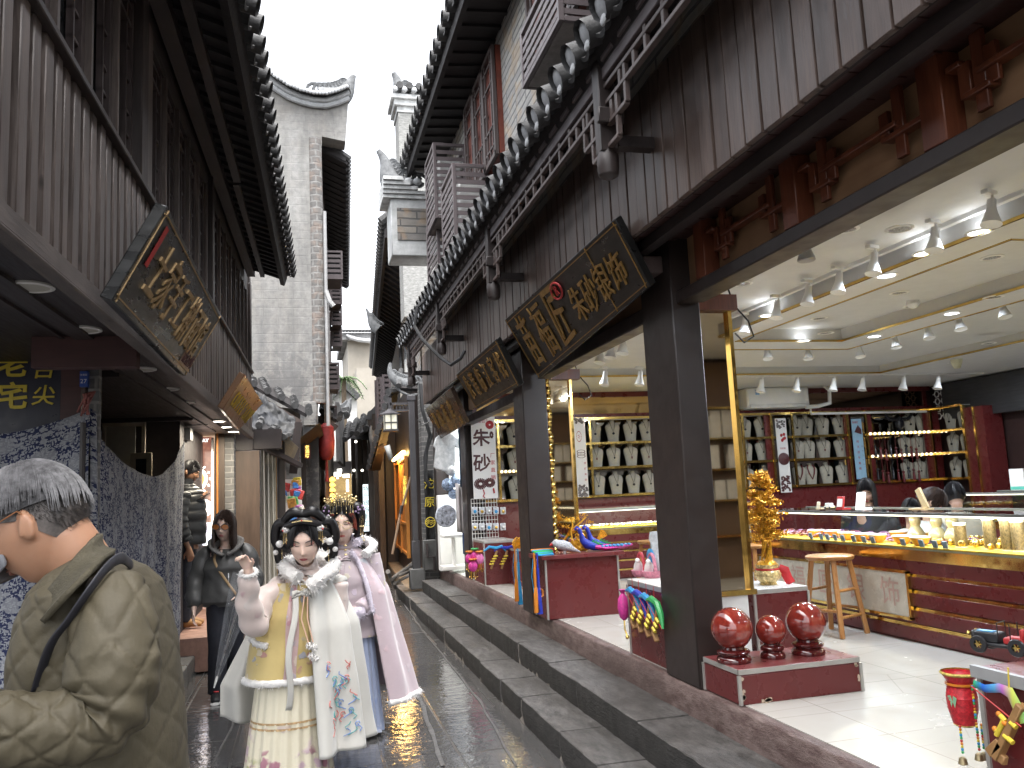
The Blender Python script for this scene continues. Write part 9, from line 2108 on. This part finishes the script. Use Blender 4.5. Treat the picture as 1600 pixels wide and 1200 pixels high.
# ------------------------------------------------------------------ 7: grey haired man close to the camera
def man_grey():
 def MP(px, py, dep): return CO + ray(px,py)*(dep/1296.)
 D = 1.80; g = MP(150,1000,D); t = thing('person', 'person with grey hair and olive quilted jacket close at the lower left, head bowed', 'person', (g.x,g.y,0), 0)
 right = CAMR @ V(1,0,0); right.z = 0; right.normalize(); away = V(-right.y,right.x,0); up = V(0,0,1); yaw = math.atan2(right.y,right.x)-pi/2
 hc = MP(61,823,D-.0); H = headM(hc, yaw+.02, .40, -.04, 1.06); lh = lambda x,y,z: H @ V(x,y,z)
 nb = MP(140,905,D+.03)
 # body (head, neck, trunk, arms, hands, legs)
 mb = MB(); add_head(mb, H, False, .10, 72, 60); sweep(mb, [lh(0,.035,-.035), lh(0,.05,-.085).lerp(nb,.45), nb, nb+V(0,0,-.06)], [(.062,.056),(.062,.058),(.068,.066),(.085,.11)], 28, 18)
 gz = lambda z: V(g.x,g.y,z)
 sweep(mb, [nb+V(0,0,-.03), nb+V(0,0,-.12), gz(1.15), gz(.9)], [(.09,.12),(.10,.19),(.11,.17),(.11,.16)], 24, 20, up=right)
 sL = MP(176,960,D-.13); eL = MP(172,1085,D-.205); wL = MP(-40,1139,D-.34); sR = MP(150,960,D+.21); eR = MP(140,1110,D+.24); wR = MP(-60,1120,D-.02)
 sweep(mb, [sL, MP(176,1030,D-.19), eL, MP(148,1120,D-.225), MP(95,1136,D-.26), wL], [.04,.042,.04,.04,.036,.028], 14, 30); limbs(mb, [sR,eR,wR], [.05,.045,.03]); hand(mb, wL, wL-eL, up, 1, 1.05, .5); hand(mb, wR, wR-eR, up, -1, 1.05, .5)
 for s in (-1,1): limbs(mb, [gz(.9)+away*s*.09, gz(.48)+away*s*.1-right*.02, gz(.07)+away*s*.1], [.085,.055,.04])
 body(t, mb, mat('warm_skin', (.36,.19,.115), .5, var=.07, scale=12, sss=.15), .0055)
 face(t, H, 'down', mat('plain_lip', (.30,.13,.10), .5), brow=mat('dark_brow', (.03,.025,.022), .6), blush=False)
 # hair: short sides and long silver top swept back and sideways
 M_gh = None
 def greyhair(nm, lo, hi):
  mm, n = newmat(nm); f = n.noise(n.co(scale=(1,1,1)), 55, 3, .7); g_ = n.noise(n.co(), 14, 3); n.set(col=n.ramp(n.math('ADD', n.math('MULTIPLY', f, .6), n.math('MULTIPLY', g_, .4)), [(.36,lo),(.66,hi)]), rough=.6); return mm
 M_gh = greyhair('silver_hair', (.030,.029,.031), (.18,.176,.184)); M_gd = greyhair('cropped_grey_hair', (.03,.026,.025), (.13,.11,.10))
 m = MB(); scalp(m, H, -.52, .45, 1.018, 60, 40, .10); m.build('cropped_hair', M_gd, t, smooth=180)
 m = MB(); R = random.Random(21)
 for i in range(2600):   # stubble on the sides and nape
  ph = R.uniform(.0,pi); a = R.uniform(1.05,1.45+.58*max(0,sin(ph))**1.5); d = V(sin(a)*cos(ph),sin(a)*sin(ph),cos(a)); p = headfn(d); p = V(p.x*1.02,p.y*1.02,p.z*1.01); q = p+d*.006+V(0,.003,-.008); pw = V(.0011,0,0); m.add([H @ (p-pw), H @ (p+pw), H @ q],[(0,1,2)])
 m.build('stubble', M_gd, t, smooth=0)
 m = MB(); scalp(m, H, .24, .52, 1.085, 60, 30)
 for i in range(1500):
  ph = R.uniform(-pi,pi); te = (1.50 if sin(ph) > .55 else 1.30 if sin(ph) > -.4 else 1.2)*R.uniform(.70,1.07); k0 = R.uniform(0,.55); tw = R.uniform(.2,.55); li = 1.10+.03*R.random(); pts = []
  for j in range(8):
   f = k0+(1-k0)*j/7; a = te*f; pp = ph+tw*(1-f)*1.2; d = V(sin(a)*cos(pp),sin(a)*sin(pp),cos(a)); bul = 1+.03*sin(pi*f)+.012*noise.noise(V(d.x*5,d.y*5,d.z*5)); pts.append(H @ V(d.x*.079*li*bul+.004, d.y*.103*li*bul, d.z*.122*li*bul))
  r = R.uniform(.0012,.0026); m.tube(pts, [r*.7,r,r,r,r,r*.9,r*.7,r*.2], 4)
 m.build('hair', M_gh, t, smooth=60)
 m = MB(); m.tube([lh(.080,.010,.028),lh(.082,-.03,.022),lh(.072,-.085,.012)], .0016, 6); m.tube([lh(.080,.010,.028),lh(.083,.022,.012)], .0018, 6)
 for s in (-1,1): m.tube([lh(s*.034,-.108,.006)+H.to_3x3() @ V(.026*cos(a),0,.02*sin(a)) for a in [2*pi*k/20 for k in range(21)]], .0014, 5, cap=False)
 m.build('glasses', mat('copper_wire', (.35,.16,.08), .3, metal=.8), t)
 m = MB(); c = lh(0,-.10,-.045); sweep(m, [lh(-.06,-.05,-.045),lh(-.03,-.105,-.042),lh(0,-.118,-.04),lh(.03,-.105,-.042),lh(.058,-.055,-.045)], [(.012,.004),(.03,.004),(.036,.004),(.03,.004),(.012,.004)], 10, 20, up=lh(0,0,1)-lh(0,0,0)); m.build('grey_mask', mat('grey_mask_cloth', (.16,.165,.18), .8), t, smooth=180)
 # olive quilted jacket
 def jacketmat():
  mm, n = newmat('olive_quilted_cotton'); f = n.noise(n.co(), 5, 5); h = n.noise(n.co(), 60, 3); w = n.noise(n.co(scale=(1,1,.6)), 9, 4, .6)
  n.set(col=n.ramp(f, [(.3,(.046,.037,.020)),(.7,(.068,.056,.032))]), rough=.7); n.bump(n.math('ADD', n.math('MULTIPLY', w, 1.5), n.math('MULTIPLY', h, .25)), .35, .012); return mm
 M_ol = jacketmat()
 def quilt(u, v, a, b, amp):
  s1 = abs(((u*a+v*b) % 1)-.5)*2; s2 = abs(((u*a-v*b) % 1)-.5)*2; e = min(1-s1, 1-s2); return amp*(1-math.exp(-e*7))-amp
 # trunk sections: (py, front px, back px) in the photo plane, half depth away from the camera
 SEC = [(872,128,176,.09),(890,104,205,.155),(915,84,228,.20),(955,70,241,.22),(1010,60,252,.23),(1070,52,261,.23),(1130,48,268,.23),(1200,46,274,.23),(1290,44,280,.23)]
 NU, NV = 150, 130; ring = []
 for j in range(NV):
  py, f_, b_, h_ = lerpl(SEC, j/(NV-1)); A = MP(f_,py,D); B = MP(b_,py,D); ring.append(((A+B)/2, (B-A)/2, h_))
 def trunk(u, v):
  c, ax, h_ = ring[round(v*(NV-1))]; a = 2*pi*u; r = 1+quilt(u*1.0, v*1.25, 11, 5.5, .030)*(1 if v > .12 else v/.12)*(1-.25*max(0,cos(a))**4)+.020*noise.noise(V(cos(a)*2,sin(a)*2,v*5))
  ca, sa = cos(a), sin(a); ca = math.copysign(abs(ca)**.85, ca); sa = math.copysign(abs(sa)**.85, sa)
  return c+ax*(ca*r)+away*(sa*h_*r)
 m = MB(); m.grid(trunk, NU, NV, True); m.build('jacket', M_ol, t, smooth=180)
 def slv(u, v): return quilt(u, v*1.3, 5, 3.4, .006)+(.006*gauss(v-.52,.13))*sin(v*70+2.5*sin(u*6.28+1))+.008*noise.noise(V(u*4,v*7,3))+.004*noise.noise(V(u*11,v*22,5))
 m = MB(); sweep(m, [MP(182,925,D-.10), MP(178,975,D-.17), MP(178,1030,D-.20), MP(176,1085,D-.215), MP(150,1122,D-.23), MP(95,1136,D-.26), MP(30,1140,D-.30), MP(-30,1140,D-.34)], [.060,.082,.085,.080,.074,.072,.066,.058], 90, 200, slv); m.build('sleeve', M_ol, t, smooth=180)
 m = MB(); sweep(m, [sR, MP(140,1050,D+.24), eR, MP(40,1120,D+.12), wR], [.08,.08,.078,.066,.056], 40, 60, slv); m.build('sleeve', M_ol, t, smooth=180)
 m = MB()  # turned down corduroy collar
 def collar(u, v):
  P_ = smoothpath([MP(66,972,D-.23), MP(96,938,D-.255), MP(128,905,D-.235), MP(160,876,D-.16), MP(180,862,D-.02), MP(150,868,D+.11), MP(110,905,D+.13)], 40); p = P_[round(u*39)]; q0 = smoothpath([MP(62,938,D-.17), MP(86,912,D-.175), MP(112,880,D-.155), MP(140,846,D-.10), MP(156,834,D-.01), MP(140,840,D+.08), MP(105,880,D+.09)], 40)[round(u*39)]
  out = (p-q0).cross(P_[min(39,round(u*39)+1)]-P_[max(0,round(u*39)-1)]).normalized(); return q0.lerp(p, v)-out*.012*sin(pi*v)
 m.grid(collar, 40, 10); m.build('collar', mat('olive_cord', (.052,.044,.026), .85, var=.15, scale=20, bump=.4, bscale=120, stretch=(1,1,1)), t, smooth=180, solid=.012)
 m = MB(); m.ball(MP(65,938,D-.15), .006, 10, 8); m.ball(MP(74,985,D-.16), .004, 8, 6); m.build('snap_button', M_brass, t)
 m = MB(); sweep(m, [MP(206,884,D+.02), MP(190,872,D-.10), MP(168,886,D-.175), MP(140,922,D-.225), MP(108,968,D-.235), MP(78,1010,D-.24), MP(56,1080,D-.22)], [(.003,.012)]*4, 8, 40, up=V(.3,-1,.2)); m.build('bag_strap', mat('black_webbing', (.016,.016,.022), .6, var=.2), t, smooth=180)
 m = MB()
 for s in (-1,1): sweep(m, [gz(.98)+away*s*.09, gz(.5)+away*s*.1-right*.02, gz(.07)+away*s*.1], [.115,.09,.08], 18, 18)
 m.build('trousers', MT['navy_trousers'], t, smooth=180)
 for s in (-1,1): m = MB(); sweep(m, [gz(.045)+away*s*.1+right*.08, gz(.055)+away*s*.1, gz(.04)+away*s*.1-right*.14, gz(.03)+away*s*.1-right*.19], [(.045,.04),(.055,.045),(.035,.045),(.02,.03)], 14, 12); m.build('shoe', M_blackpl, t, smooth=180)
man_grey()
